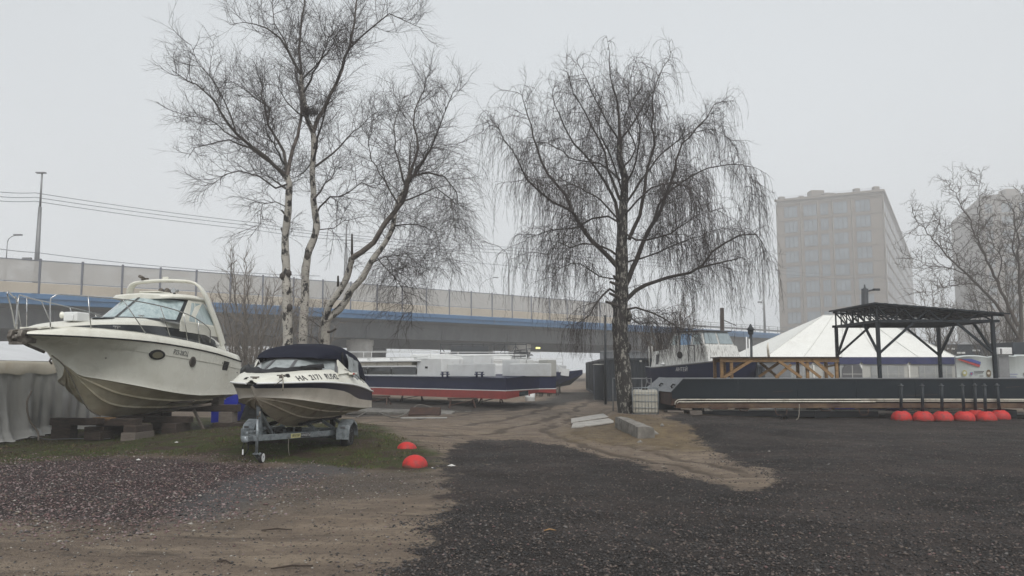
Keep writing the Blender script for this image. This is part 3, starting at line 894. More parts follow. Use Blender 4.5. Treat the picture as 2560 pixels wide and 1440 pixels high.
# open railing on the far part
railing = thing('bridge_railing', 'open metal railing along the far part of the bridge', 'railing', (0, 0, 0))
line = bridge_line(20, 205, 3.2)
for p, t, n in line[:60]:
    MB().beam(p + n * .15 + Vector((0, 0, 8.6)), p + n * .15 + Vector((0, 0, 9.85)), .09, .09).build('post', M['pole'], railing)
mb = MB()
for (p, t, n), (p2, t2, n2) in zip(line[:-1], line[1:]):
    for z, h in ((9.85, .07), (9.5, .05), (9.15, .05)):
        mb.beam(p + n * .15 + Vector((0, 0, z)), p2 + n2 * .15 + Vector((0, 0, z)), .06, h)
    mb.beam(p + n * 1.2 + Vector((0, 0, 9.2)), p2 + n2 * 1.2 + Vector((0, 0, 9.2)), .08, .34)
mb.build('rail', M['pole'], railing)


def bridge_at(x, off=1.5):
    y = float(np.polyval(BPF, x)); d = float(np.polyval(np.polyder(BPF), x)); t = Vector((1, d, 0)).normalized(); n = Vector((-t.y, t.x, 0))
    return Vector((x, y, 0)) + n * off


# poles
def mast(px, off, pytop, label, arms=(), r=.2, fit=None, z0=8.5, cat='pole', name='lamp_post'):
    # solve x on the bridge for a pixel column
    best = min((abs(PROJ(bridge_at(x, off) + Vector((0, 0, 9)))[0] - px), x) for x in np.arange(-60, 200, .1))[1]
    c = bridge_at(best, off)
    D = c.y
    top = P(px, pytop, D).z
    o = thing(name, label, cat, (c.x, c.y, z0), 0, 'poles on the bridge')
    H = top - z0
    MB().tube([(0, 0, 0), (0, 0, H * .72)], [r, r * .6], 10).build('shaft', M['pole'], o)
    MB().tube([(0, 0, H * .72), (0, 0, H)], [r * .38, r * .3], 8).build('upper_shaft', M['pole'], o)
    for kind, dx, hz in arms:
        if kind == 'head':
            MB().box((dx, 0, H), (.9, .35, .12)).build('lamp_head', M['pole'], o, bevel=.03)
        elif kind == 'cam':
            mb = MB().beam((0, 0, hz), (dx, 0, hz), .08, .08); mb.box((dx * 1.3, 0, hz + .15), (.8, .3, .3)); mb.build('camera_bracket', M['pole'], o, bevel=.02)
        elif kind == 'arm':
            pts = [(0, 0, H), (dx * .12, 0, H + abs(dx) * .35), (dx * .45, 0, H + abs(dx) * .62), (dx, 0, H + abs(dx) * .78)]
            MB().tube(pts, r * .3, 8).build('lamp_arm', M['pole'], o)
            MB().box((dx * 1.12, 0, H + abs(dx) * .8), (.8, .3, .14)).build('lamp_head', M['pole'], o, bevel=.03)
    return o


mast(88, 1.5, 432, 'tallest pole on the bridge, far left above the cruiser', [('head', -.1, 0), ('cam', -.7, 3.3)], .26)
mast(10, 9, 605, 'short street lamp on the bridge beside the tallest pole', [('arm', .9, 0)], .12)
mast(863, 1.5, 560, 'bare grey pole on the bridge between the birch trunks', [], .28)
mast(1272, 9, 650, 'street lamp with a curved arm above the barrier between the birches', [('arm', -3.4, 0), ('cam', -.5, .9)], .2)
mast(1199, 11, 722, 'small curved street lamp peeping over the barrier', [('arm', 2.1, 0)], .1)
mast(1912, 2, 660, 'tall pole on the bridge right of the weeping birch', [('cam', -.6, 6)], .24)
mast(1888, 11, 790, 'small faded street lamp beside the tall pole', [('arm', -2.2, 0)], .11)


def wire(name, pts3, sag, label, r=.028, n=14, group='overhead wires'):
    mb = MB()
    for a, b in zip(pts3[:-1], pts3[1:]):
        a = Vector(a); b = Vector(b)
        pts = [a.lerp(b, i / n) - Vector((0, 0, sag * 4 * (i / n) * (1 - i / n))) for i in range(n + 1)]
        mb.tube(pts, r, 4, caps=False)
    o = mb.build(name, M['frame_grey'], fixn=False)
    tag(o, label, 'wire', group)
    return o


def wp(px, py, D): return P(px, py, D)
WL = [('uppermost overhead wire left of the birches', 475, 482, 557, 586, 618, .1), ('middle overhead wire left of the birches', 487, 493, 565, 592, 626, .1), ('lowest of the three parallel overhead wires', 498, 503, 575, 600, 634, .1)]
for lab, a, b, c, d, e, s in WL:
    wire('overhead_wire', [wp(-60, a - 3, 64), wp(88, b, 73), wp(640, c, 88), wp(863, d, 94), wp(1272, e, 112), wp(1912, e + 50, 155)], .15, lab)
wire('overhead_wire', [wp(-60, 612, 62), wp(88, 631, 73), wp(475, 672, 85), wp(800, 690, 95)], .1, 'thin wire just above the noise barrier at far left')
wire('overhead_wire', [wp(1100, 645, 105), wp(1272, 664, 113), wp(1500, 700, 125)], .1, 'short wire passing behind the curved arm street lamp')
wire('overhead_wire', [wp(1912, 672, 155), wp(2150, 690, 170), wp(2400, 706, 190)], .2, 'upper wire crossing in front of the beige tower')
wire('overhead_wire', [wp(1912, 680, 155), wp(2150, 700, 170), wp(2400, 716, 190)], .2, 'lower wire crossing in front of the beige tower')

# ================================================================ BUILDINGS
KT = 1.3
def tower(name, label, c, fdir, w, depth, ztop, rows, dz, cols, wh, zfirst, side_cols=4, roofs=()):
    """c: near corner (right end of the front); fdir: unit vector from near corner along the front; side goes back"""
    f = Vector((fdir[0], fdir[1], 0)).normalized()
    s = Vector((f.y, -f.x, 0))
    if s.y < 0: s = -s
    c = Vector((c[0], c[1], 0))
    o = thing(name, label, 'building', c, 0)
    def W(a, b, z): return f * a + s * b + Vector((0, 0, z))
    mb = MB()
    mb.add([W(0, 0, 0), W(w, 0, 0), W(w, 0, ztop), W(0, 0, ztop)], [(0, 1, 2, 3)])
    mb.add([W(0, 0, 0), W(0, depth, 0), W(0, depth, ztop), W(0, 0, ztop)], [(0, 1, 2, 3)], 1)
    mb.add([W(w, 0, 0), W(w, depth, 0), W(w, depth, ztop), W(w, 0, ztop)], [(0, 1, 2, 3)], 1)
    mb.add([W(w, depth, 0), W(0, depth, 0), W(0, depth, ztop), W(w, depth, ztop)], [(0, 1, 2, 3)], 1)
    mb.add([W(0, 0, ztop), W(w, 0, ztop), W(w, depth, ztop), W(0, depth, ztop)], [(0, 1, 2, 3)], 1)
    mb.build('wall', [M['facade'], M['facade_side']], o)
    # cornice and string courses, pilasters
    mb = MB()
    q = -1
    def bar(a0, b0, a1, b1, z, th, out=.35):
        p0 = W(a0, b0, z); p1 = W(a1, b1, z)
        mb.beam(p0, p1, out * 2, th)
    bar(-.6, -.15, w + .6, -.15, ztop - .1, .7, .6); bar(-.15, 0, -.15, depth, ztop - .1, .7, .6)
    bar(0, -.05, w, -.05, ztop - 1.5, .3, .25); bar(-.05, 0, -.05, depth, ztop - 1.5, .3, .25)
    for i in range(rows):
        z = zfirst - i * dz + .62
        bar(0, -.0, w, -.0, z, .28, .16); bar(0, 0, 0, depth, z, .28, .16)
    mb.build('cornice', M['facade'], o)
    mb = MB()
    edges = [0] + [ (cols[i][0] + cols[i+1][0]) / 2 for i in range(len(cols) - 1)] + [w]
    for e in edges:
        mb.beam(W(e, -.12, 0), W(e, -.12, ztop - 1.6), .26, .9)
    mb.build('pilasters', M['facade'], o)
    # front windows
    for i in range(rows):
        z1 = zfirst - i * dz
        for (cx, ww) in cols:
            wf = MB()
            a0, a1 = cx - ww / 2, cx + ww / 2
            z0 = z1 - wh
            wf.add([W(a0, -.05, z0), W(a1, -.05, z0), W(a1, -.05, z1), W(a0, -.05, z1)], [(0, 1, 2, 3)])
            pn = wf.build('window', M['win'], o, fixn=False)
            fr = MB()
            n = 3 if ww > 2.4 else 2
            for k in range(n + 1):
                a = a0 + (a1 - a0) * k / n
                fr.beam(W(a, -.1, z0), W(a, -.1, z1), .12, .14)
            for z in (z0, z1): fr.beam(W(a0, -.1, z), W(a1, -.1, z), .12, .14)
            fr.build('window_frame', M['winframe'], pn)
    # side windows: nearest columns as parts, the rest as one
    rest = MB()
    k = 0
    b = 5.0
    while b < depth - 4:
        for i in range(rows):
            z1 = zfirst - i * dz; z0 = z1 - wh
            tgt = MB() if k < side_cols else rest
            tgt.add([W(-.05, b, z0), W(-.05, b + 2.6 * KT, z0), W(-.05, b + 2.6 * KT, z1), W(-.05, b, z1)], [(0, 1, 2, 3)])
            if k < side_cols: tgt.build('window', M['win'], o, fixn=False)
        b += 6.2 * KT; k += 1
    if rest.v:
        r = rest.build('side_windows', M['win'], o, fixn=False); r['kind'] = 'stuff'
    for (a, b, ww, dd, hh) in roofs:
        MB().box(W(a, b, ztop + hh / 2 + .2), (ww, dd, hh)).build('roof_box', M['facade'], o)
    mb = MB()
    for z in (.6, 1.1): mb.beam(W(0, .3, ztop + z), W(w, .3, ztop + z), .06, .06)
    mb.build('roof_rail', M['frame_grey'], o)
    return o


cols = [(4.7, 3.4), (10.1, 3.4), (14.0, 1.9), (17.5, 3.3), (22.4, 3.3)]
KT = 1.3     # the towers stand well beyond the bridge
def zk_(z): return (z - EYE) * KT + EYE
tower('apartment_tower', 'beige apartment tower with rows of tall windows fading into fog', (94.2 * KT, 200 * KT), (-22.8, 12.6), 26 * KT, 205, zk_(47.2), 11, 4.05 * KT, [(a * KT, b * KT) for a, b in cols], 2.95 * KT, zk_(45.2),
      side_cols=4, roofs=[tuple(KT * v for v in r) for r in [(25, 1.5, 1.5, 1.5, 1.0), (13.5, 4, 3, 3, 1.1), (20, 2, 1.2, 1.2, .8), (16.8, 6, 3.5, 3, 2.6), (10, 5, 3.5, 3, .9), (6.2, 1.5, 1.4, 1.4, 1.2), (1.6, 1.5, 1.4, 1.4, 1.2)]])
tower('apartment_tower', 'second tower at the right edge nearly lost in fog', (177 * KT, 238 * KT), (-24, 8), 31 * KT, 60, zk_(56.0), 12, 4.3 * KT, [(a * KT, b * KT) for a, b in [(4, 3), (9, 3), (14, 2), (19, 3), (24, 3), (29, 2)]], 2.8 * KT, zk_(53.5),
      side_cols=0, roofs=[tuple(KT * v for v in r) for r in [(22, 5, 4, 4, 2.4), (16, 5, 2, 2, 3.4), (8, 5, 3, 3, 1.6)]])
# ================================================================ TREES
def bark_mat(name, white, dark, amt, scar=3.2):
    m = bpy.data.materials.new(name); m.use_nodes = True
    nt, b = node_of(m); N = nt.nodes; L = nt.links
    b.inputs['Roughness'].default_value = .75
    g = N.new('ShaderNodeNewGeometry')
    def nz(sc, st, det=8, ro=.65):
        mp = N.new('ShaderNodeMapping'); mp.inputs['Scale'].default_value = st; L.new(g.outputs['Position'], mp.inputs[0])
        n = N.new('ShaderNodeTexNoise'); n.inputs['Scale'].default_value = sc; n.inputs['Detail'].default_value = det; n.inputs['Roughness'].default_value = ro
        L.new(mp.outputs[0], n.inputs['Vector']); return n.outputs[0]
    def rg(s, a, c, lo=0, hi=1):
        r = N.new('ShaderNodeMapRange'); r.inputs[1].default_value = a; r.inputs[2].default_value = c; r.inputs[3].default_value = lo; r.inputs[4].default_value = hi
        L.new(s, r.inputs[0]); return r.outputs[0]
    def mx(f, a, c):
        q = N.new('ShaderNodeMix'); q.data_type = 'RGBA'; L.new(f, q.inputs[0])
        for i, s in ((6, a), (7, c)):
            if isinstance(s, tuple): q.inputs[i].default_value = (*s, 1)
            else: L.new(s, q.inputs[i])
        return q.outputs[2]
    c = mx(rg(nz(2.5, (1, 1, 1)), .35, .65), white, tuple(w * .72 for w in white))
    c = mx(rg(nz(9, (1, 1, 5)), .58, .63), c, dark)                 # lenticels
    c = mx(rg(nz(scar, (1.3, 1.3, .5 if scar > 5 else .9), 9, .7), amt - .02, amt + .02), c, dark)   # black scars
    L.new(c, b.inputs['Base Color'])
    bp = N.new('ShaderNodeBump'); bp.inputs['Strength'].default_value = .6; bp.inputs['Distance'].default_value = .02
    L.new(nz(12, (1, 1, .6)), bp.inputs['Height']); L.new(bp.outputs[0], b.inputs['Normal'])
    return m


BARK_W = bark_mat('birch_bark', (0.46, 0.43, 0.38), (0.020, 0.017, 0.015), .545)
BARK_D = bark_mat('rough_birch_bark', (0.30, 0.285, 0.25), (0.020, 0.017, 0.015), .455, 9.5)
BR = mat('branch_bark', (0.040, 0.032, 0.028), .85, col2=(0.075, 0.064, 0.055), scale=3)
BRP = mat('pale_limb_bark', (0.17, 0.145, 0.125), .85, col2=(0.05, 0.04, 0.035), scale=5)
TW = mat('twig_bark', (0.050, 0.040, 0.037), .85)
TWG = mat('brown_twig', (0.085, 0.068, 0.054), .9)
TWP = mat('pale_twig', (0.19, 0.165, 0.14), .9)
LIMBP = mat('pale_brown_limb', (0.16, 0.14, 0.12), .9, col2=(0.10, 0.085, 0.07), scale=4)
LIMBG = mat('brown_limb', (0.075, 0.058, 0.047), .9, col2=(0.07, 0.055, 0.045), scale=4)


class Poly:
    """collects polylines by side count and builds tubes with numpy"""
    def __init__(s): s.items = []

    def add(s, pts, rad, n=3, m=0): s.items.append((np.asarray(pts, float), np.asarray(rad, float), n, m))

    def build(s, name, mats, parent, label=None):
        V = []; F = []; MI = []; off = 0
        from collections import defaultdict
        groups = defaultdict(list)
        for p, r, n, m in s.items: groups[(len(p), n)].append((p, r, m))
        for (k, n), lst in groups.items():
            Pn = np.stack([a[0] for a in lst]); Rn = np.stack([a[1] for a in lst]); mm = np.array([a[2] for a in lst])
            T = np.empty_like(Pn); T[:, 1:-1] = Pn[:, 2:] - Pn[:, :-2]; T[:, 0] = Pn[:, 1] - Pn[:, 0]; T[:, -1] = Pn[:, -1] - Pn[:, -2]
            T /= np.linalg.norm(T, axis=-1, keepdims=True) + 1e-9
            ref = np.where(np.abs(T[..., 2:3]) < .9, np.array([0, 0, 1.]), np.array([1., 0, 0]))
            # constant reference per polyline keeps rings aligned
            ref = np.repeat(np.where(np.abs(T[:, :, 2]).mean(1)[:, None, None] < .75, np.array([0, 0, 1.]), np.array([.8, .6, 0])), k, 1)
            A = np.cross(T, ref); A /= np.linalg.norm(A, axis=-1, keepdims=True) + 1e-9
            B = np.cross(T, A)
            ang = 2 * np.pi * np.arange(n) / n
            ring = (A[:, :, None] * np.cos(ang)[None, None, :, None] + B[:, :, None] * np.sin(ang)[None, None, :, None]) * Rn[:, :, None, None] + Pn[:, :, None]
            c = len(lst)
            V.append(ring.reshape(-1, 3))
            i = np.arange(k - 1)[:, None]; j = np.arange(n)[None]
            q = np.stack([i * n + j, i * n + (j + 1) % n, (i + 1) * n + (j + 1) % n, (i + 1) * n + j], -1).reshape(-1, 4)
            f = q[None] + (np.arange(c) * k * n)[:, None, None] + off
            F.append(f.reshape(-1, 4)); MI.append(np.repeat(mm, (k - 1) * n)); off += c * k * n
        V = np.concatenate(V); F = np.concatenate(F); MI = np.concatenate(MI)
        me = bpy.data.meshes.new(name)
        me.vertices.add(len(V)); me.vertices.foreach_set('co', V.astype(np.float32).ravel())
        me.loops.add(F.size); me.loops.foreach_set('vertex_index', F.ravel().astype(np.int32))
        me.polygons.add(len(F)); me.polygons.foreach_set('loop_start', np.arange(0, F.size, 4, dtype=np.int32))
        me.polygons.foreach_set('material_index', MI.astype(np.int32)); me.polygons.foreach_set('use_smooth', np.ones(len(F), bool))
        for q in mats: me.materials.append(q)
        me.update()
        o = bpy.data.objects.new(name, me); COL.objects.link(o); o.parent = parent
        if label: o['label'] = label
        return o


def resample(pts, step):
    """Catmull-Rom through pts, about one point per step"""
    pts = [np.array(p, float) for p in pts]
    P_ = [2 * pts[0] - pts[1]] + pts + [2 * pts[-1] - pts[-2]]
    out = []
    for i in range(1, len(P_) - 2):
        a, b, c, d = P_[i-1:i+3]
        n = max(1, int(np.linalg.norm(c - b) / step))
        for k in range(n):
            t = k / n
            out.append(.5 * ((2*b) + (-a + c) * t + (2*a - 5*b + 4*c - d) * t*t + (-a + 3*b - 3*c + d) * t**3))
    out.append(pts[-1])
    return np.array(out)


def unit(v): return v / (np.linalg.norm(v) + 1e-9)


def grow(start, d, L, nseg, wander, trop, trop_grow=0.0, rr=None):
    """wandering branch; trop: vertical pull per segment (+ up, - down), growing towards the tip"""
    p = np.array(start, float); d = unit(np.array(d, float)); pts = [p.copy()]; st = L / nseg
    for i in range(nseg):
        d = d + rr.normal(0, wander, 3)
        d[2] += trop + trop_grow * (i / nseg)
        d = unit(d)
        p = p + d * st; pts.append(p.copy())
    return np.array(pts)


def side_dir(t, rr, ang, upb=0.0):
    v = rr.normal(0, 1, 3); v -= t * v.dot(t); v = unit(v)
    v[2] += upb; v = unit(v - t * v.dot(t))
    return unit(t * math.cos(ang) + v * math.sin(ang))


def radial(pts, f0, spacing, rr):
    """positions along a polyline with tangents"""
    seg = np.linalg.norm(np.diff(pts, axis=0), axis=1); cum = np.concatenate([[0], np.cumsum(seg)]); T = cum[-1]
    s = T * f0; out = []
    while s < T:
        i = min(len(seg) - 1, int(np.searchsorted(cum, s) - 1)); i = max(0, i)
        u = (s - cum[i]) / max(1e-6, seg[i])
        out.append((pts[i] * (1 - u) + pts[i+1] * u, unit(pts[i+1] - pts[i]), s / T))
        s += spacing * rr.uniform(.6, 1.5)
    return out


def limb_from_px(path, D, dd, r0, r1, rr, step=.35, jit=.03):
    n = len(path); pts = []
    for i, (x, y) in enumerate(path):
        f = i / (n - 1)
        pts.append(np.array(P(x, y, D + dd[0] + (dd[1] - dd[0]) * f)))
    q = resample(pts, step)
    q[1:-1] += rr.normal(0, jit, q[1:-1].shape) * np.linspace(.3, 1, len(q) - 2)[:, None]
    rad = np.linspace(r0, r1, len(q))
    return q, rad


# ---------------------------------------------------------------- left birch clump: three white stems
def left_birch():
    rr = np.random.default_rng(5)
    D = 26.0
    root = P(760, 1040, D); root.z = 0
    t = thing('birch_tree', 'tall bare birch with three white trunks behind the speedboat', 'tree', root)
    inv = -np.array(root)
    trunk = Poly(); crown = Poly()
    S = [
     # path, (depth start, depth end), r0, r1, kind (0 trunk, 1 limb)
     ([(728, 1075), (722, 960), (719, 850), (718, 760), (716, 640), (713, 590), (722, 520), (722, 460), (716, 440)], (0, 0), .185, .10, 0),
     ([(740, 1075), (750, 940), (757, 850), (762, 740), (764, 680), (770, 625), (792, 570), (784, 500), (782, 400), (783, 333), (768, 300), (757, 250), (753, 200), (754, 190)], (.3, 1.2), .165, .07, 0),
     ([(790, 1075), (806, 940), (813, 855), (815, 792)], (.2, -.5), .17, .15, 0),
     ([(815, 800), (822, 765), (848, 728), (866, 690), (880, 645)], (-.5, -1.2), .105, .09, 0),
     ([(880, 645), (905, 628), (935, 605), (962, 560), (985, 530), (1000, 508), (1012, 480), (1024, 450), (1030, 420)], (-1.2, -1.6), .09, .06, 2),
     ([(815, 800), (850, 772), (880, 725), (905, 695), (925, 660), (960, 610), (982, 570), (984, 540), (995, 500), (1015, 470)], (-.5, .6), .12, .06, 0),
     # crown of stem one
     ([(716, 440), (667, 395), (625, 362), (590, 330), (550, 283), (517, 232), (467, 197), (430, 175)], (0, -1.6), .075, .012, 1),
     ([(716, 450), (680, 410), (640, 380), (600, 360), (540, 352), (490, 370), (470, 395)], (0, 1.8), .06, .010, 1),
     ([(716, 440), (711, 380), (690, 350), (667, 310), (672, 270), (640, 245), (600, 215), (560, 195)], (0, .8), .065, .010, 1),
     ([(718, 440), (733, 370), (750, 315), (753, 267), (752, 230)], (0, .9), .07, .04, 2),
     ([(720, 460), (690, 470), (650, 440), (600, 430), (560, 440), (520, 470)], (0, -1.2), .04, .008, 1),
     ([(590, 330), (560, 250), (520, 190), (490, 150), (478, 112)], (-1, -2.2), .03, .006, 1),
     ([(600, 350), (560, 330), (530, 300), (480, 290), (440, 310)], (-.6, .4), .03, .006, 1),
     # stem two crown
     ([(754, 190), (735, 150), (715, 120), (700, 95), (670, 75), (640, 60), (580, 60)], (1.2, .2), .055, .008, 1),
     ([(754, 190), (748, 130), (750, 80), (758, 40), (762, -10), (766, -60)], (1.2, 1.4), .055, .02, 1),
     ([(783, 333), (795, 300), (812, 270), (838, 210), (855, 170), (875, 120), (880, 80), (885, 30), (890, -30), (892, -80)], (.9, 2.2), .075, .02, 2),
     ([(875, 120), (905, 90), (940, 60), (975, 35), (1010, 50), (1040, 62), (1058, 72)], (2, 1.2), .04, .006, 1),
     ([(783, 333), (763, 293), (745, 280), (720, 250), (690, 215), (650, 210)], (.9, -.6), .04, .008, 1),
     ([(783, 420), (830, 385), (865, 345), (900, 320), (940, 280)], (1, 2.5), .045, .008, 1),
     ([(786, 545), (800, 520), (825, 495), (870, 480), (905, 460), (940, 470)], (1, -.4), .04, .008, 1),
     ([(783, 400), (760, 430), (730, 440), (700, 420)], (1, 2.5), .03, .006, 1),
     ([(755, 200), (800, 150), (830, 110), (860, 60)], (1.2, -.5), .035, .008, 1),
     ([(720, 120), (690, 60), (680, 10), (676, -40)], (.8, 1.8), .03, .008, 1),
     # stem three crown
     ([(1030, 420), (1045, 370), (1035, 310), (1045, 250), (1070, 200), (1090, 170)], (-1.6, -.6), .05, .006, 1),
     ([(1015, 470), (1000, 420), (985, 350), (990, 290), (1010, 240)], (.6, 1.6), .045, .008, 1),
     ([(1024, 450), (1060, 400), (1090, 340), (1110, 280), (1130, 230), (1160, 225)], (-1.6, -2.6), .045, .006, 1),
     ([(1030, 440), (1070, 430), (1110, 440), (1140, 480), (1150, 540)], (-1.5, 0), .04, .006, 1),
     ([(1000, 505), (1050, 490), (1090, 470), (1125, 500), (1140, 580)], (-1.5, -2.6), .035, .006, 1),
     ([(985, 565), (1040, 560), (1085, 580), (1100, 640)], (.4, 1.8), .03, .006, 1),
     ([(925, 660), (965, 640), (985, 690), (990, 740)], (.2, 1), .025, .005, 1),
     ([(995, 510), (960, 450), (930, 400), (920, 340), (935, 290)], (-.5, 1.5), .035, .007, 1),
     ([(940, 640), (990, 700), (1020, 745), (1030, 790)], (.2, -1.2), .022, .005, 1),
     ([(722, 520), (690, 505), (660, 512), (655, 560), (640, 565)], (0, -1), .022, .006, 1),
     ([(792, 575), (835, 570), (865, 555), (840, 520)], (1, .2), .022, .006, 1),
    ]
    # extra limbs towards and away from the viewer
    ex = []
    for (x, y, dx, dy, dd) in [(722, 430, -60, -130, -3.0), (784, 400, 30, -160, -3.2), (760, 280, -30, -170, 3.2), (1020, 450, 10, -130, 3.0), (784, 500, 60, -90, 3.4), (840, 210, 40, -120, -2.6),
                               (725, 480, -70, -60, 3.0), (760, 230, 60, -140, -2.8), (1010, 480, 60, -120, -3.3), (670, 310, -20, -110, 2.4)]:
        ex.append(([(x, y), (x + dx * .4, y + dy * .35), (x + dx * .8, y + dy * .7), (x + dx, y + dy)], (.5, dd), .045, .008, 1))
    cx = np.array(P(800, 450, D))
    lv1 = []
    for path, dd, r0, r1, kind in S + ex:
        q, rad = limb_from_px(path, D, dd, r0, r1, rr, jit=.02 if kind == 0 else .045)
        q = q + inv
        if kind == 0:
            q = resample(list(q), .18)
            rad = np.interp(np.linspace(0, 1, len(q)), np.linspace(0, 1, len(rad)), rad) * (1 + rr.uniform(-.07, .1, len(q)))
            trunk.add(q, rad, 12, 0)
        elif kind == 2: trunk.add(q, rad, 8, 1)
        else: crown.add(q, rad * .95, 5, 0)
        f0 = .25 if kind == 1 else (.62 if kind == 0 else .3)
        if kind == 0 and path[0][1] > 1000: f0 = .72
        for p, tg, f in radial(q, f0, .17 if kind else .4, rr):
            lv1.append((p, tg, f, kind))
    for p, tg, f, kind in lv1:
        L = rr.uniform(.7, 1.9) * (1.15 - .62 * f)
        d = side_dir(tg, rr, R(rr.uniform(35, 70)), .5)
        hi = p[2]
        low = hi < 7.5
        b = grow(p, d, L, 7, .10, .09 if not low else -.02, -.20 if low or p[0] > 5 else -.04, rr)
        crown.add(b, np.linspace(.011, .0042, 8), 4, 1)
        for p2, t2, f2 in radial(b, .12, .122, rr):
            L2 = rr.uniform(.3, .95) * (1.1 - .3 * f2)
            d2 = side_dir(t2, rr, R(rr.uniform(25, 65)), .25)
            wp_ = -.26 if (low or p2[0] > 4.2) else -.06
            b2 = grow(p2, d2, L2, 5, .10, .03, wp_, rr)
            crown.add(b2, np.linspace(.0058, .0028, 6), 3, 1)
            for p3, t3, f3 in radial(b2, .2, .15, rr):
                b3 = grow(p3, side_dir(t3, rr, R(rr.uniform(20, 50)), .1), rr.uniform(.18, .5), 3, .07, 0, -.3 if (low or p2[0] > 4.2) else -.08, rr)
                crown.add(b3, np.linspace(.0036, .0018, 4), 3, 1)
    # hanging curtain at the right side of stem three
    for k in range(620):
        x = rr.uniform(950, 1170); y = rr.uniform(400, 680) if x > 1000 else rr.uniform(620, 700)
        p = np.array(P(x, y, D + rr.uniform(-2.6, 2.4))) + inv
        L = rr.uniform(.7, 1.9)
        b = grow(p, (rr.normal(0, .5), rr.normal(0, .4), .1), L, 9, .08, -.22, -.12, rr)
        crown.add(b, np.linspace(.0048, .002, 10), 3, 1)
        for p3, t3, f3 in radial(b, .15, .25, rr):
            crown.add(grow(p3, side_dir(t3, rr, R(30)), rr.uniform(.15, .45), 3, .1, -.2, -.1, rr), np.linspace(.0034, .0018, 4), 3, 1)
    # short dead stubs
    for (x, y, x2, y2) in [(880, 650, 880, 585), (714, 600, 703, 570), (716, 545, 704, 525), (845, 715, 845, 690), (820, 830, 840, 822)]:
        a = np.array(P(x, y, D - .8 if x > 800 else D)) + inv; b = np.array(P(x2, y2, D - 1.0 if x > 800 else D)) + inv
        trunk.add(np.array([a, (a + b) / 2 + rr.normal(0, .02, 3), b]), [.045, .035, .028], 6, 2)
    # swollen burls
    for (x, y) in [(722, 683), (706, 690), (724, 768), (768, 640)]:
        a = np.array(P(x, y, D - .12)) + inv
        trunk.add(np.array([a - [0, 0, .13], a - [0, 0, .04], a + [0, 0, .05], a + [0, 0, .12]]), [.03, .10, .09, .02], 8, 2)
    trunk.build('trunk', [BARK_W, BRP, BR], t)
    crown.build('crown', [BR, TW], t)
    return t


left_birch()

# bird nest in a fork
def nest():
    rr = np.random.default_rng(3)
    c = np.array(P(778, 278, 26.8))
    pl = Poly()
    for i in range(230):
        a = rr.uniform(0, 2*PI); e = rr.uniform(-.9, .35)
        d = np.array([math.cos(a) * math.cos(e), math.sin(a) * math.cos(e), math.sin(e) * .62])
        p = d * rr.uniform(.10, .23)
        tdir = unit(np.cross(d, rr.normal(0, 1, 3)))
        L = rr.uniform(.15, .4)
        pl.add(np.array([p - tdir * L / 2, p + d * .03, p + tdir * L / 2]), [.004, .006, .003], 3, 0)
    t = pl.build('bird_nest', [TW], None)
    t.location = c
    tag(t, 'dark twig nest wedged high in the fork of the three trunk birch', 'nest')


nest()


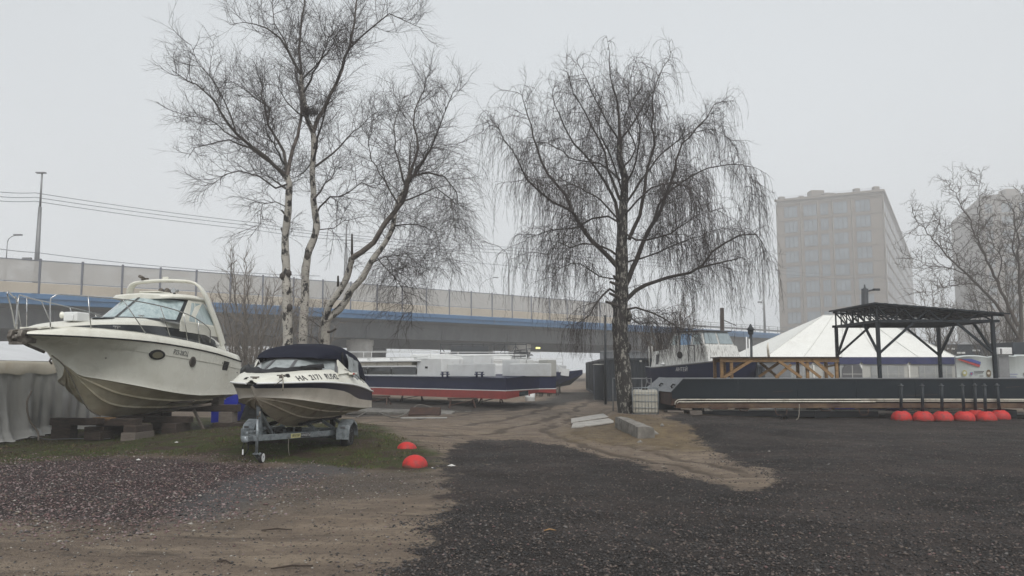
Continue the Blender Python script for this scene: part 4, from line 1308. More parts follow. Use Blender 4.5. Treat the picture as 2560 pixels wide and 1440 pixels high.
# ---------------------------------------------------------------- weeping birch
def weeping():
    rr = np.random.default_rng(21)
    D = 28.0
    root = P(1567, 1037, D); root.z = .2
    t = thing('weeping_birch_tree', 'big weeping birch with hanging twigs behind the concrete block', 'tree', root)
    inv = -np.array(root)
    trunk = Poly(); crown = Poly()
    S = [
     ([(1573, 1052), (1566, 1020), (1559, 950), (1553, 880), (1550, 800), (1552, 740), (1553, 680), (1554, 620)], (0, 0), .31, .21, 0),
     ([(1554, 640), (1556, 560), (1560, 500), (1561, 443), (1552, 400), (1550, 350)], (0, .2), .20, .10, 0),
     ([(1550, 350), (1547, 290), (1540, 240), (1528, 188), (1520, 130), (1516, 88)], (.2, .4), .07, .006, 1),
     ([(1548, 350), (1520, 310), (1500, 270), (1480, 230), (1460, 180), (1440, 150)], (.2, -1.5), .05, .006, 1),
     ([(1550, 350), (1575, 320), (1592, 296), (1610, 265), (1627, 239), (1650, 200)], (.2, 1.5), .05, .006, 1),
     ([(1545, 668), (1500, 622), (1460, 578), (1432, 530), (1415, 490), (1372, 437), (1350, 400), (1335, 340), (1320, 290), (1310, 250), (1300, 225)], (0, -1.6), .115, .008, 1),
     ([(1432, 530), (1384, 505), (1350, 480), (1317, 450), (1295, 405), (1260, 347), (1244, 312), (1215, 300)], (-.6, -2.6), .06, .006, 1),
     ([(1548, 570), (1538, 507), (1515, 459), (1477, 405), (1435, 357), (1397, 284), (1384, 239), (1392, 200)], (0, 1.4), .085, .008, 1),
     ([(1550, 500), (1530, 450), (1519, 427), (1512, 380), (1480, 316), (1451, 258), (1423, 204), (1416, 135)], (0, -.8), .07, .008, 1),
     ([(1560, 720), (1582, 671), (1610, 604), (1640, 545), (1660, 500), (1678, 453), (1698, 380), (1723, 341), (1765, 293), (1803, 252), (1840, 250)], (0, 1.2), .12, .008, 1),
     ([(1572, 600), (1598, 540), (1612, 480), (1618, 421), (1637, 363), (1630, 284), (1640, 204), (1678, 140), (1672, 92)], (0, -1.2), .09, .006, 1),
     ([(1610, 604), (1640, 540), (1660, 490), (1723, 443), (1771, 421), (1820, 412), (1850, 410), (1870, 440), (1882, 500)], (.4, -1.8), .06, .007, 1),
     ([(1565, 750), (1590, 727), (1613, 714), (1674, 693), (1720, 683), (1759, 662), (1781, 631), (1811, 607), (1850, 590), (1885, 586), (1906, 600), (1918, 650)], (0, -1.5), .10, .006, 1),
     ([(1740, 672), (1770, 662), (1800, 655), (1845, 647)], (-1, -1.6), .05, .025, 1),
     ([(1545, 735), (1524, 723), (1505, 740), (1490, 765), (1470, 790), (1455, 803)], (0, -1.2), .055, .018, 1),
     ([(1545, 640), (1506, 616), (1460, 612), (1426, 619), (1396, 607), (1370, 640)], (0, -2), .05, .008, 1),
     ([(1562, 775), (1590, 768), (1628, 781), (1660, 797), (1689, 812), (1720, 833), (1740, 845)], (0, -1.5), .055, .008, 1),
     ([(1560, 800), (1575, 795), (1600, 808), (1630, 805), (1665, 830)], (0, 1.5), .04, .008, 1),
     ([(1556, 580), (1590, 600), (1640, 595), (1674, 586), (1713, 555), (1760, 530), (1810, 520)], (0, -2.6), .05, .007, 1),
     ([(1554, 560), (1520, 540), (1480, 545), (1440, 570), (1380, 575), (1320, 600), (1290, 650)], (0, 2), .05, .007, 1),
     ([(1556, 700), (1500, 690), (1450, 660), (1400, 670), (1370, 710)], (0, 2.4), .04, .007, 1),
     ([(1560, 520), (1610, 440), (1670, 370), (1740, 330), (1800, 330), (1840, 370)], (0, 2.6), .055, .007, 1),
     ([(1550, 450), (1500, 410), (1440, 400), (1390, 370), (1340, 350), (1290, 370)], (0, 2.8), .05, .007, 1),
     ([(1556, 660), (1620, 640), (1690, 610), (1750, 590), (1810, 570), (1850, 580)], (0, 2.2), .05, .007, 1),
     ([(1556, 480), (1530, 400), (1500, 330), (1500, 260), (1480, 200)], (0, 3.0), .05, .007, 1),
     ([(1558, 480), (1590, 400), (1600, 320), (1570, 240), (1580, 180)], (0, -3.0), .05, .007, 1),
     ([(1556, 560), (1500, 500), (1450, 470), (1400, 450), (1340, 470)], (0, -3.2), .045, .007, 1),
     ([(1558, 540), (1630, 470), (1700, 460), (1760, 480)], (0, -3.4), .045, .007, 1),
     ([(1556, 420), (1590, 370), (1560, 300), (1600, 220), (1590, 150)], (0, 1), .04, .006, 1),
    ]
    lv1 = []
    for path, dd, r0, r1, kind in S:
        q, rad = limb_from_px(path, D, dd, r0, r1, rr, jit=.02 if kind == 0 else .04)
        q = q + inv
        if kind == 0:
            q = resample(list(q), .2)
            rad = np.interp(np.linspace(0, 1, len(q)), np.linspace(0, 1, len(rad)), rad) * (1 + rr.uniform(-.05, .06, len(q)))
            if path[0][1] > 1000: rad[0] *= 1.38; rad[1] *= 1.15; rad[2] *= 1.06
            trunk.add(q, rad, 16, 0)
        else: crown.add(q, rad * .82, 6, 0)
        f0 = .22 if kind == 1 else .7
        for p, tg, f in radial(q, f0, .15 if kind else .4, rr):
            lv1.append((p, tg, f))
    for p, tg, f in lv1:
        L = rr.uniform(.5, 1.5) * (1.1 - .5 * f) * min(1, max(.22, (13.2 - p[2]) / 2.6))
        d = side_dir(tg, rr, R(rr.uniform(30, 75)), .35)
        b = grow(p, d, L, 6, .11, .07, -.34, rr)
        crown.add(b, np.linspace(.011, .0045, 7), 4, 1)
        top = p[2] > 8.8
        for p2, t2, f2 in radial(b, .1, .085, rr):
            if rr.random() < (.52 if top else .10):     # short upright tips
                b2 = grow(p2, side_dir(t2, rr, R(rr.uniform(20, 55)), .9), rr.uniform(.3, .8), 4, .08, .08, -.02, rr)
                crown.add(b2, np.linspace(.005, .002, 5), 3, 1)
                for p3, t3, f3 in radial(b2, .2, .13, rr):
                    crown.add(grow(p3, side_dir(t3, rr, R(40), .3), rr.uniform(.1, .28), 2, .1, .02, 0, rr), [.0035, .0026, .0018], 3, 1)
                continue
            L2 = rr.uniform(.5, 2.7) * rr.uniform(.6, 1)
            if p2[2] - L2 < 1.9: L2 = max(.3, min(L2, p2[2] - 1.9))
            d2 = side_dir(t2, rr, R(rr.uniform(25, 75)), .1)
            b2 = grow(p2, d2, L2, 10, .04, -.42, -.2, rr)
            crown.add(b2, np.linspace(.0056, .0023, 11), 3, 1)
            for p3, t3, f3 in radial(b2, .15, .22, rr):
                crown.add(grow(p3, side_dir(t3, rr, R(28)), rr.uniform(.12, .42), 3, .08, -.2, -.15, rr), np.linspace(.0042, .002, 4), 3, 1)
    # broken stubs
    for (x, y, x2, y2) in [(1548, 745, 1524, 733), (1545, 765, 1515, 754), (1543, 712, 1526, 705), (1545, 700, 1534, 690)]:
        a = np.array(P(x, y, D - .2)) + inv; b = np.array(P(x2, y2, D - .5)) + inv
        trunk.add(np.array([a, (a + b) / 2, b]), [.06, .05, .042], 6, 1)
    for (x, y, r) in [(1538, 805, .1), (1570, 868, .09), (1540, 862, .08), (1537, 760, .1), (1572, 790, .09)]:
        a = np.array(P(x, y, D - .12)) + inv
        trunk.add(np.array([a - [0, 0, .2], a - [0, 0, .05], a + [0, 0, .08], a + [0, 0, .2]]), [.04, r * 1.3, r * 1.15, .03], 8, 0)
    trunk.build('trunk', [BARK_D, BR], t)
    crown.build('crown', [BR, TW], t)


weeping()


# ---------------------------------------------------------------- brown trees at the right edge
def right_tree(base, D, limbs, label, seed, tw_len=.5, dens=.2, r=.22):
    rr = np.random.default_rng(seed)
    root = P(base[0], base[1], D); root.z = 0
    t = thing('bare_tree', label, 'tree', root, group='bare trees behind the yard')
    inv = -np.array(root)
    trunk = Poly(); crown = Poly()
    for k, (path, dd, r0, r1, tr) in enumerate(limbs):
        q, rad = limb_from_px(path, D, dd, r0, r1, rr, jit=.06)
        q = q + inv
        (trunk if tr else crown).add(q, rad * .62, 7 if tr else 5, 0)
        for p, tg, f in radial(q, .2, dens * 1.5, rr):
            b = grow(p, side_dir(tg, rr, R(rr.uniform(35, 70)), .3), rr.uniform(.8, 2.3) * (1.15 - .5 * f), 7, .2, .05, 0, rr)
            crown.add(b, np.linspace(.022, .008, 8), 4, 1)
            for p2, t2, f2 in radial(b, .12, dens, rr):
                b2 = grow(p2, side_dir(t2, rr, R(rr.uniform(30, 70)), .15), rr.uniform(.3, 1.0), 4, .28, .03, -.05, rr)
                crown.add(b2, np.linspace(.013, .006, 5), 3, 1)
                for p3, t3, f3 in radial(b2, .25, dens * 1.1, rr):
                    crown.add(grow(p3, side_dir(t3, rr, R(50), .1), rr.uniform(.12, .35) * tw_len * 2, 2, .25, 0, 0, rr), [.010, .007, .005], 3, 1)
    trunk.build('trunk', [LIMBG], t); crown.build('crown', [LIMBG, TWG], t)
    return t


right_tree((2552, 925), 54, [
    ([(2556, 935), (2552, 880), (2548, 845)], (0, 0), .5, .40, 1),
    ([(2550, 850), (2520, 800), (2477, 747), (2443, 710), (2420, 687), (2377, 647), (2337, 600), (2293, 553), (2280, 525)], (0, -2), .20, .02, 1),
    ([(2545, 815), (2515, 755), (2493, 703), (2460, 637), (2440, 590), (2427, 553), (2393, 497), (2363, 448)], (0, 1.5), .20, .02, 1),
    ([(2553, 845), (2552, 760), (2547, 687), (2543, 587), (2530, 530), (2507, 487)], (0, 0), .22, .02, 1),
    ([(2460, 637), (2445, 590), (2450, 520), (2443, 437)], (1, 2.4), .07, .012, 0),
    ([(2443, 710), (2400, 712), (2360, 718), (2310, 737)], (-1, -2.6), .07, .012, 0),
    ([(2420, 687), (2370, 670), (2320, 665), (2270, 640)], (-1, .5), .06, .012, 0),
    ([(2493, 703), (2505, 650), (2480, 610), (2470, 560)], (1, -1), .08, .012, 0),
    ([(2400, 665), (2380, 610), (2350, 560), (2345, 545)], (-1, 1), .05, .01, 0),
    ([(2548, 700), (2580, 640), (2590, 560), (2600, 500)], (0, 1), .12, .02, 0),
    ([(2547, 660), (2530, 610), (2560, 540), (2550, 480)], (0, -2), .09, .015, 0),
    ([(2520, 790), (2470, 780), (2420, 790), (2370, 770)], (0, 2.5), .06, .012, 0),
    ([(2552, 850), (2500, 850), (2460, 830)], (0, 2), .06, .012, 0),
], 'large brown bare tree leaning left at the right edge', 31, dens=.165)


def bush_tree(px0, px1, pyb, pyt, D, n, label, seed, spread=.35, fine=.2):
    rr = np.random.default_rng(seed)
    root = P((px0 + px1) / 2, pyb, D); root.z = 0
    t = thing('bare_tree', label, 'tree', root, group='bare trees behind the yard')
    inv = -np.array(root)
    trunk = Poly(); crown = Poly()
    H = P(0, pyt, D).z; W = (px1 - px0) / 2 / FPX * D
    for k in range(n):
        a = rr.uniform(0, 2 * PI); sp = rr.uniform(.1, 1) ** .7
        tip = np.array([math.cos(a) * sp * W, math.sin(a) * sp * W * .8, H * (1 - .45 * sp ** 2) * rr.uniform(.75, 1)])
        st = np.array([math.cos(a) * .25, math.sin(a) * .25, 0])
        mid = np.array([tip[0] * .45, tip[1] * .45, tip[2] * .38])
        q = resample([st, mid, np.array([tip[0] * .75, tip[1] * .75, tip[2] * .78]), tip], .4)
        q[1:] += rr.normal(0, .06, q[1:].shape)
        trunk.add(q, np.linspace(.075, .010, len(q)), 6, 0)
        for p, tg, f in radial(q, .15, .34, rr):
            b = grow(p, side_dir(tg, rr, R(rr.uniform(20, 50)), .5), rr.uniform(.7, 2.0) * (1.2 - .7 * f), 6, .12, .04, 0, rr)
            crown.add(b, np.linspace(.02, .006, 7), 4, 1)
            for p2, t2, f2 in radial(b, .1, fine, rr):
                crown.add(grow(p2, side_dir(t2, rr, R(rr.uniform(20, 50)), .3), rr.uniform(.3, .9), 4, .12, .05, 0, rr), np.linspace(.008, .0035, 5), 3, 1)
    trunk.build('trunk', [LIMBP], t); crown.build('crown', [LIMBP, TWP], t)


bush_tree(440, 790, 925, 580, 46, 30, 'bushy brown willow behind the cruiser stern', 41)
bush_tree(680, 860, 925, 620, 54, 10, 'thinner bare willow behind the white birch trunks', 43)
bush_tree(1600, 1770, 925, 690, 44, 16, 'scrubby bare tree behind the old wheelhouse boat', 47, fine=.16)
bush_tree(2250, 2440, 925, 690, 62, 14, 'faint bare tree beyond the dark canopy', 49)
bush_tree(2400, 2620, 925, 600, 56, 16, 'dense bare tree behind the leaning brown one', 51)
# ================================================================ WHITE CRUISER ON TIMBER BLOCKS
CR_LOC = Vector((-9.42, 24.24, 0)); CR_RZ = R(-100); CR_L = 7.1
CR_Z = 0.0
cr = thing('motor_cruiser', 'large white cabin cruiser propped on timber blocks with rail and radar arch', 'boat', CR_LOC, CR_RZ)


def cr_pt(u, y, z): return Vector((CR_L - u, y, z))


c_hb = spl([0, .2, .6, 1.0, 2.0, 3.0, 5.0, 7.1], [.10, .36, .66, .88, 1.25, 1.41, 1.43, 1.33])
c_zs = spl([0, 1, 2, 3, 4.2, 5.6, 7.1], [2.46, 2.44, 2.41, 2.36, 2.28, 2.15, 1.95])
c_zk = spl([0, .35, .7, 1.05, 1.44, 1.8, 2.1, 2.4, 2.8, 3.4, 7.1], [2.36, 2.26, 2.16, 2.04, 1.82, 1.42, 1.02, .74, .58, .52, .52])
c_yc = spl([1.45, 1.65, 1.9, 2.2, 3.0, 3.7, 5.0, 7.1], [0.0, .16, .40, .70, 1.08, 1.24, 1.30, 1.24])
c_zc = spl([1.3, 1.9, 2.2, 3.0, 3.7, 5.0, 7.1], [1.66, 1.52, 1.44, 1.27, 1.15, 1.03, 1.0])


def cr_section(u):
    """keel -> sheer, port side; fixed number of points"""
    zk, zs, hb = c_zk(u), c_zs(u), c_hb(u)
    yc, zc = c_yc(u), c_zc(u)
    if u < 1.45: yc = 0.0
    zc = max(zc, zk + .012)
    if u < 1.45: zc = zk + .006
    sec = [(0, zk)]
    # bottom with two strakes
    lift = min(1.0, yc / .5)
    for f in (.34, .67):
        yy = yc * f; zz = zk + (zc - zk) * (f ** .92)
        sec += [(yy * .985, zz + .012 * lift), (yy + .06 * lift, zz - .030 * lift), (yy + .066 * lift, zz + .014 * lift)]
    sec.append((yc * .97, zc - .02 * lift))
    sec.append((yc + .075 * lift, zc - .015 * lift)); sec.append((yc + .07 * lift, zc + .05 * lift))
    y0, z0 = sec[-1]
    p = 1.0 + 1.15 * max(0, 1 - u / 3.4)
    tops = [.12, .26, .4, .54, .66, .735, .745, .86, 1.0]
    for f in tops:
        yy = y0 + (hb - y0) * (f ** p); zz = z0 + (zs - z0) * f
        if f > .74: yy += .014 * min(1, u)
        sec.append((yy, zz))
    return sec


def cr_side(u, f):
    """point on the topside at height fraction f, port"""
    s = cr_section(u); y0, z0 = s[9]; hb, zs = c_hb(u), c_zs(u)
    p = 1.0 + 1.15 * max(0, 1 - u / 3.4)
    return cr_pt(u, y0 + (hb - y0) * f ** p + .014 * (f > .74), z0 + (zs - z0) * f)


def cr_frame(u, f, off=.012):
    p = cr_side(u, f); a = cr_side(u + .05, f) - cr_side(u - .05, f); b = cr_side(u, min(1, f + .04)) - cr_side(u, f - .04)
    a.normalize(); b.normalize(); n = b.cross(-a)
    if n.y < 0: n = -n
    n.normalize()
    x = a  # towards the stern = to the right as read from port
    y = n.cross(x).normalized()
    return p + n * off, Matrix((x, y, n)).transposed()


us = [0, .04, .1, .18, .3, .45, .6, .8, 1.0, 1.2, 1.35, 1.45, 1.55, 1.65, 1.75, 1.9, 2.05, 2.2, 2.4, 2.6, 2.8, 3.1, 3.4, 3.8, 4.3, 4.9, 5.6, 6.3, 6.9, 7.1]
for side in (1,):
    rows = []
    for u in us:
        s = cr_section(u)
        rows.append([cr_pt(u, -y, z) for y, z in reversed(s)][:-1] + [cr_pt(u, y, z) for y, z in s])
    n_ = len(rows[0])
    mid = n_ // 2
    mb = MB()
    mb.loft(rows, smooth=True, mf=lambda i, j: 1 if abs((j + .5) - (mid)) < 8.0 else 0)
    mb.add(rows[-1], [tuple(range(n_))], 0)
    mb.add([rows[0][k] for k in range(n_)], [tuple(reversed(range(n_)))], 0)
    hull = mb.build('hull', [M['gel'], M['gel_bottom']], cr)
    q = hull.modifiers.new('es', 'EDGE_SPLIT'); q.split_angle = R(28)

# rub rail
rr_pts = [cr_pt(u, c_hb(u) + .02, c_zs(u)) for u in us]
mb = MB().tube(rr_pts, .02, 6); mb.tube([Vector((p.x, -p.y, p.z)) for p in rr_pts], .02, 6)
mb.build('rub_rail', M['black'], cr)
# raised toe and deck
rows = []
for u in us:
    hb, zs = c_hb(u), c_zs(u)
    k = min(1, .25 + u / 1.2); ka = max(.7, 1 - max(0, u - 5) * .1)
    s = [(hb + .005, zs + .015), (hb - .015, zs + .07 * k), (hb - .055 * k, zs + .155 * k), (hb - .12 * k, zs + .20 * k), (hb - .2 * k, zs + .205 * k), (hb * .55, zs + .22 * k), (0, zs + .235 * k)]
    rows.append([cr_pt(u, max(0, y), z) for y, z in s] + [cr_pt(u, -max(0, y), z) for y, z in reversed(s[:-1])])
mb = MB().loft(rows); mb.add(rows[-1], [tuple(range(len(rows[0])))])
mb.build('deck', M['gel_deck'], cr)

# coachroof with dark band window
c_zt = spl([.35, .9, 1.6, 2.5, 3.3, 4.3, 5.4, 6.2, 6.8], [2.62, 2.74, 2.84, 2.95, 3.04, 3.06, 2.95, 2.72, 2.45])
c_w = spl([.9, 1.6, 2.5, 3.6, 4.6, 5.6, 6.3], [.0, .09, .17, .25, .29, .30, .22])


def coach_sec(u):
    hb, zs = c_hb(u), c_zs(u)
    yb = max(.12, hb - .30) if u > .6 else hb * .55
    z0 = zs + .19
    w = c_w(u); zt = c_zt(u)
    zb = min(z0 + .05, zt - .02); zb2 = min(zb + w, zt - .015)
    return [(yb, z0), (yb - .005, zb), (yb - .035 - w * .28, zb2), (yb - .13 - w * .3, zb2 + (zt - zb2) * .55), (yb * .62 - .1 * w, zb2 + (zt - zb2) * .88), (yb * .3, zt - .004), (0, zt)]


cus = [.35, .6, .9, 1.2, 1.6, 2.0, 2.5, 3.0, 3.5, 4.0, 4.6, 5.2, 5.7, 6.2, 6.35, 6.8]
rows = []
for u in cus:
    s = coach_sec(u)
    rows.append([cr_pt(u, y, z) for y, z in s] + [cr_pt(u, -y, z) for y, z in reversed(s[:-1])])
mb = MB().loft(rows); mb.add(rows[0], [tuple(reversed(range(13)))]); mb.add(rows[-1], [tuple(range(13))])
o = mb.build('coachroof', M['gel_deck'], cr)
q = o.modifiers.new('es', 'EDGE_SPLIT'); q.split_angle = R(30)
for sgn in (1, -1):
    rows = []
    for u in [.9, 1.2, 1.6, 2.0, 2.5, 3.0, 3.5, 4.0, 4.6, 5.2, 5.7, 6.2]:
        s = coach_sec(u)
        rows.append([cr_pt(u, sgn * (s[1][0] + .008), s[1][1] + .004), cr_pt(u, sgn * (s[2][0] + .009), s[2][1] + .001)])
    MB().loft(rows).build('side_window', M['blackgloss'], cr, fixn=False)


# windscreen, side windows, hard top
def wc(t):      # windscreen base, t in -1..1 (port +1)
    return cr_pt(3.15 + .95 * abs(t) ** 2.2, t * 1.20, 3.02 - .05 * t * t)


def wt_(t):
    return cr_pt(4.15 + .60 * abs(t) ** 2.2, t * 1.0, 3.67 - .08 * t * t)


def strip(mb, t0, t1, a0, a1, off=0.0, n=8, m=0):
    rows = []
    for i in range(n + 1):
        t = t0 + (t1 - t0) * i / n
        b, c = wc(t), wt_(t)
        nv = Vector((1, 0, .8)).normalized() * off + Vector((0, (1 if t > 0 else -1) * abs(t) * off * .7, 0))
        rows.append([b.lerp(c, a0) + nv, b.lerp(c, a1) + nv])
    mb.loft(rows, m)
    return mb


for t0, t1, nm in ((-.97, -.035, 0), (.035, .97, 1)):
    strip(MB(), t0, t1, .03, .95).build('windscreen', M['curtain'], cr, fixn=False)
mb = MB()
strip(mb, -1, 1, -.03, .045, .012, 20); strip(mb, -1, 1, .92, 1.0, .012, 20); strip(mb, -.035, .035, .0, 1, .014, 2)
strip(mb, .95, 1.0, 0, 1, .012, 2); strip(mb, -1.0, -.95, 0, 1, .012, 2)
mb.build('windscreen_frame', M['blackgloss'], cr, fixn=False)
for sgn in (1, -1):
    a = wc(sgn); b = wt_(sgn)
    c = cr_pt(5.45, sgn * 1.02, 3.60); d = cr_pt(6.05, sgn * 1.24, 2.88)
    # white pillar then glass panes
    p = MB()
    def L2(q, r, t): return q.lerp(r, t)
    p.loft([[a, b], [L2(a, d, .13), L2(b, c, .17)]], smooth=False)
    p.loft([[L2(a, d, .13), L2(b, c, .17)], [d, c]], smooth=False)
    p.add([a, L2(a, d, .5), d, d - Vector((0, 0, .25)), a - Vector((0, 0, .25))], [(0, 1, 2, 3, 4)])
    p.build('cabin_side', M['gel_deck'], cr, fixn=False, solid=.02)
    off = Vector((0, sgn * .014, .004))
    def qd(s0, s1, e0=.06, e1=.9, m='curtain', o_=1.0):
        A = L2(a, d, s0); B = L2(b, c, s0 + .02); C = L2(b, c, s1 + .02 if s1 < .8 else s1); D_ = L2(a, d, s1)
        return [L2(A, B, e0) + off * o_, L2(A, B, e1) + off * o_, L2(D_, C, e1) + off * o_, L2(D_, C, e0) + off * o_]
    MB().add(qd(.15, .97, .02, .95), [(0, 1, 2, 3)]).build('window_seal', M['black'], cr, fixn=False)
    MB().add(qd(.19, .34, .07, .90, o_=1.6), [(0, 1, 2, 3)]).build('side_pane', M['curtain'], cr, fixn=False)
    MB().add(qd(.37, .90, .07, .90, o_=1.6), [(0, 1, 2, 3)]).build('side_pane', M['curtain'], cr, fixn=False)
# roof
rows = []
for u, hw, z, k in ((4.06, .64, 3.70, .03), (4.2, .86, 3.74, .05), (4.6, 1.02, 3.77, .07), (5.0, 1.06, 3.79, .08), (5.5, 1.05, 3.77, .08), (5.72, 1.0, 3.71, .06)):
    fr = max(0, (4.6 - u))
    s = [(hw, z - k - .09), (hw + .015, z - k - .04), (hw * .93, z - k * .5), (hw * .6, z), (0, z + .02)]
    rows.append([cr_pt(u + .0 * y, y, zz) for y, zz in s] + [cr_pt(u, -y, zz) for y, zz in reversed(s[:-1])])
mb = MB().loft(rows); mb.add(rows[0], [tuple(reversed(range(9)))]); mb.add(rows[-1], [tuple(range(9))])
mb.loft([[r[0], r[-1]] for r in rows], smooth=False)
mb.build('hard_top', M['gel_deck'], cr, bevel=.01)
MB().box(cr_pt(4.75, 0, 3.815), (.55, .6, .035)).build('roof_hatch', M['gel_deck'], cr, bevel=.012)

# radar arch
ap = [(6.12, 1.30, 2.42), (5.85, 1.27, 2.9), (5.55, 1.22, 3.4), (5.30, 1.16, 3.8), (5.18, 1.05, 4.02), (5.1, .85, 4.13), (5.06, .4, 4.17), (5.05, 0, 4.18)]
ap = ap + [(u, -y, z) for u, y, z in reversed(ap[:-1])]
ctl = resample([cr_pt(*q) for q in ap], .12)
rows = []
for i, p in enumerate(ctl):
    tg = Vector(ctl[min(i+1, len(ctl)-1)] - ctl[max(i-1, 0)]).normalized()
    f = abs(p[1]) / 1.3
    wx = .075 + .12 * max(0, f - .6)          # fore-aft half width
    th = .035
    ax = Vector((1, 0, .25)).normalized(); ax = (ax - tg * ax.dot(tg)).normalized(); ay = tg.cross(ax).normalized()
    c = Vector(p)
    rows.append([c + ax * (wx * a) + ay * (th * b) for a, b in ((-1, -.6), (-.7, -1), (.7, -1), (1, -.6), (1, .6), (.7, 1), (-.7, 1), (-1, .6), (-1, -.6))])
MB().loft(rows).build('radar_arch', M['gel'], cr)
# bits on the arch and roof
mb = MB().box(cr_pt(5.1, -.55, 4.24), (.1, .14, .07)); mb.tube([cr_pt(5.0, -.55, 4.26), cr_pt(4.86, -.58, 4.3)], .045, 8); mb.tube([cr_pt(5.05, -.62, 4.2), cr_pt(5.05, -.68, 4.36)], .018, 6)
mb.build('camera', M['anchor'], cr)
MB().box(cr_pt(5.05, .1, 4.25), (.05, .16, .08)).build('sensor', M['gel_deck'], cr, bevel=.01)
for y in (-.02, .17, .36):
    MB().lathe([(.075, 0), (.07, .03), (.05, .05), (.035, .16), (.05, .2)], (0, 0, 0), 14, axis='X').build('horn', M['anchor'] if y < .3 else M['steel'], cr)
    o = bpy.data.objects[-1] if False else [k for k in bpy.data.objects if k.name.startswith('horn')][-1]
hs_ = sorted([k for k in bpy.data.objects if k.name.startswith('horn')], key=lambda k: k.name)
for k, y in zip(hs_, (.0, .19, .38)):
    k.location = cr_pt(5.0, y, 3.90); k.rotation_euler = (0, 0, PI)
mb = MB()
for y in (.0, .19, .38): mb.tube([cr_pt(5.08, y, 3.78), cr_pt(5.08, y, 3.9)], .012, 6)
mb.build('horn_bracket', M['steel'], cr)
for sgn in (1, -1): MB().box(cr_pt(4.45, .78 * sgn, 3.75), (.07, .03, .05)).build('navigation_light', M['black'], cr)


# guard rail
def rail(side):
    def Pn(u, z, inn=.13): return cr_pt(u, side * max(.06, c_hb(u) - inn), z)
    top = [(.44, 2.60), (.42, 3.0), (.42, 3.28), (.52, 3.37), (1.5, 3.37), (2.2, 3.36), (3.0, 3.31), (3.8, 3.24), (4.5, 3.13), (5.1, 2.96), (5.42, 2.8), (5.45, 2.46)]
    pts = resample([Pn(u, z) for u, z in top], .12)
    MB().tube([Vector(p) for p in pts], .015, 8).build('guard_rail', M['steel'], cr)
    zf = spl([q[0] for q in top[3:-1]], [q[1] for q in top[3:-1]])
    for u, du in ((1.1, .1), (1.9, .75), (3.1, .5), (4.1, .25), (4.8, .1)):
        MB().tube([Pn(u, zf(u)), Pn(u + du, c_zs(u + du) + .18)], .012, 6).build('stanchion', M['steel'], cr)
    # pulpit piece forward of the gap
    pp = [(.62, 2.60, .05), (.30, 3.0, .0), (-.02, 3.34, -.10), (.0, 3.40, -.12), (.35, 3.34, -.02), (.62, 3.28, .05), (.66, 3.22, .05), (.66, 2.62, .05)]
    if side < 0:
        MB().tube([Vector(p) for p in resample([cr_pt(u, side * max(.30, c_hb(max(0, u)) - i), z) for u, z, i in pp], .1)], .015, 8).build('pulpit_rail', M['steel'], cr)
        MB().tube([cr_pt(.28, -.36, 3.33), cr_pt(.95, -.75, 2.62)], .012, 6).build('stanchion', M['steel'], cr)


rail(1); rail(-1)
# anchor roller and stem fittings
mb = MB()
for y in (-.12, .12):
    mb.prism([(.25, 2.28), (-.16, 2.30), (-.22, 2.42), (-.16, 2.56), (.3, 2.62)], y - .05, y + .05, axis='Y')
mb.box((.02, 0, 2.4), (.14, .2, .10)); mb.tube([(-.13, -.15, 2.4), (-.13, .15, 2.4)], .05, 10)
o = mb.build('anchor_roller', M['anchor'], cr, bevel=.015); o.location = (CR_L - .1, 0, 0); o.rotation_euler = (0, 0, PI)
mb = MB().tube([cr_pt(-.12, 0, 2.40), cr_pt(.3, 0, 2.24), cr_pt(.8, 0, 2.10)], .035, 8); mb.box(cr_pt(.02, 0, 2.28), (.14, .34, .07))
mb.build('anchor', M['anchor'], cr, bevel=.01)
# windlass/locker box with horn on the foredeck
MB().box(cr_pt(1.50, .22, 2.93), (.46, .36, .22)).build('deck_box', M['white'], cr, bevel=.03)
MB().box(cr_pt(1.25, .24, 2.90), (.06, .18, .14)).build('box_latch', M['white'], cr, bevel=.01)
o = MB().lathe([(.085, 0), (.07, .02), (.055, .10), (.045, .14), (.06, .2)], (0, 0, 0), 16, axis='Y').build('spotlight', M['gel'], cr); o.location = cr_pt(1.45, -.14, 2.98)
# foredeck hatch, cleats, fairleads
MB().lathe([(.27, 0), (.27, .025), (.2, .045), (0.01, .05)], cr_pt(2.55, .1, 2.955), 28).build('deck_hatch', M['glass_dark'], cr)
for u, y, z in ((1.75, c_hb(1.75) - .10, 2.67), (2.9, .9, 3.0), (3.6, 1.02, 2.98), (5.9, 1.25, 2.36)):
    mb = MB().tube([cr_pt(u - .12, y, z + .05), cr_pt(u + .12, y, z + .05)], .014, 6); mb.tube([cr_pt(u - .04, y, z), cr_pt(u - .04, y, z + .05)], .012, 6); mb.tube([cr_pt(u + .04, y, z), cr_pt(u + .04, y, z + .05)], .012, 6)
    mb.build('cleat', M['steel'], cr)


def on_hull(obj, u, f, off=.01):
    p, Rm = cr_frame(u, f, off)
    obj.matrix_local = Matrix.Translation(p) @ Rm.to_4x4()


def disc(rx, ry, m, t=.02, n=28, name='porthole', ring=None):
    mb = MB()
    prof = [(1.0, -.03), (1.0, t * .6), (.93, t), (.68, t)]
    vs = []; fs = []
    for r, z in prof:
        for j in range(n):
            a = 2 * PI * j / n; vs.append((rx * r * math.cos(a), ry * r * math.sin(a), z))
    for i in range(3):
        for j in range(n): fs.append((i*n + j, i*n + (j+1) % n, (i+1)*n + (j+1) % n, (i+1)*n + j))
    mb.add(vs, fs, 0, True)
    mb.add([(rx * .68 * math.cos(2*PI*j/n), ry * .68 * math.sin(2*PI*j/n), t * .9) for j in range(n)], [tuple(range(n))], 1)
    return mb


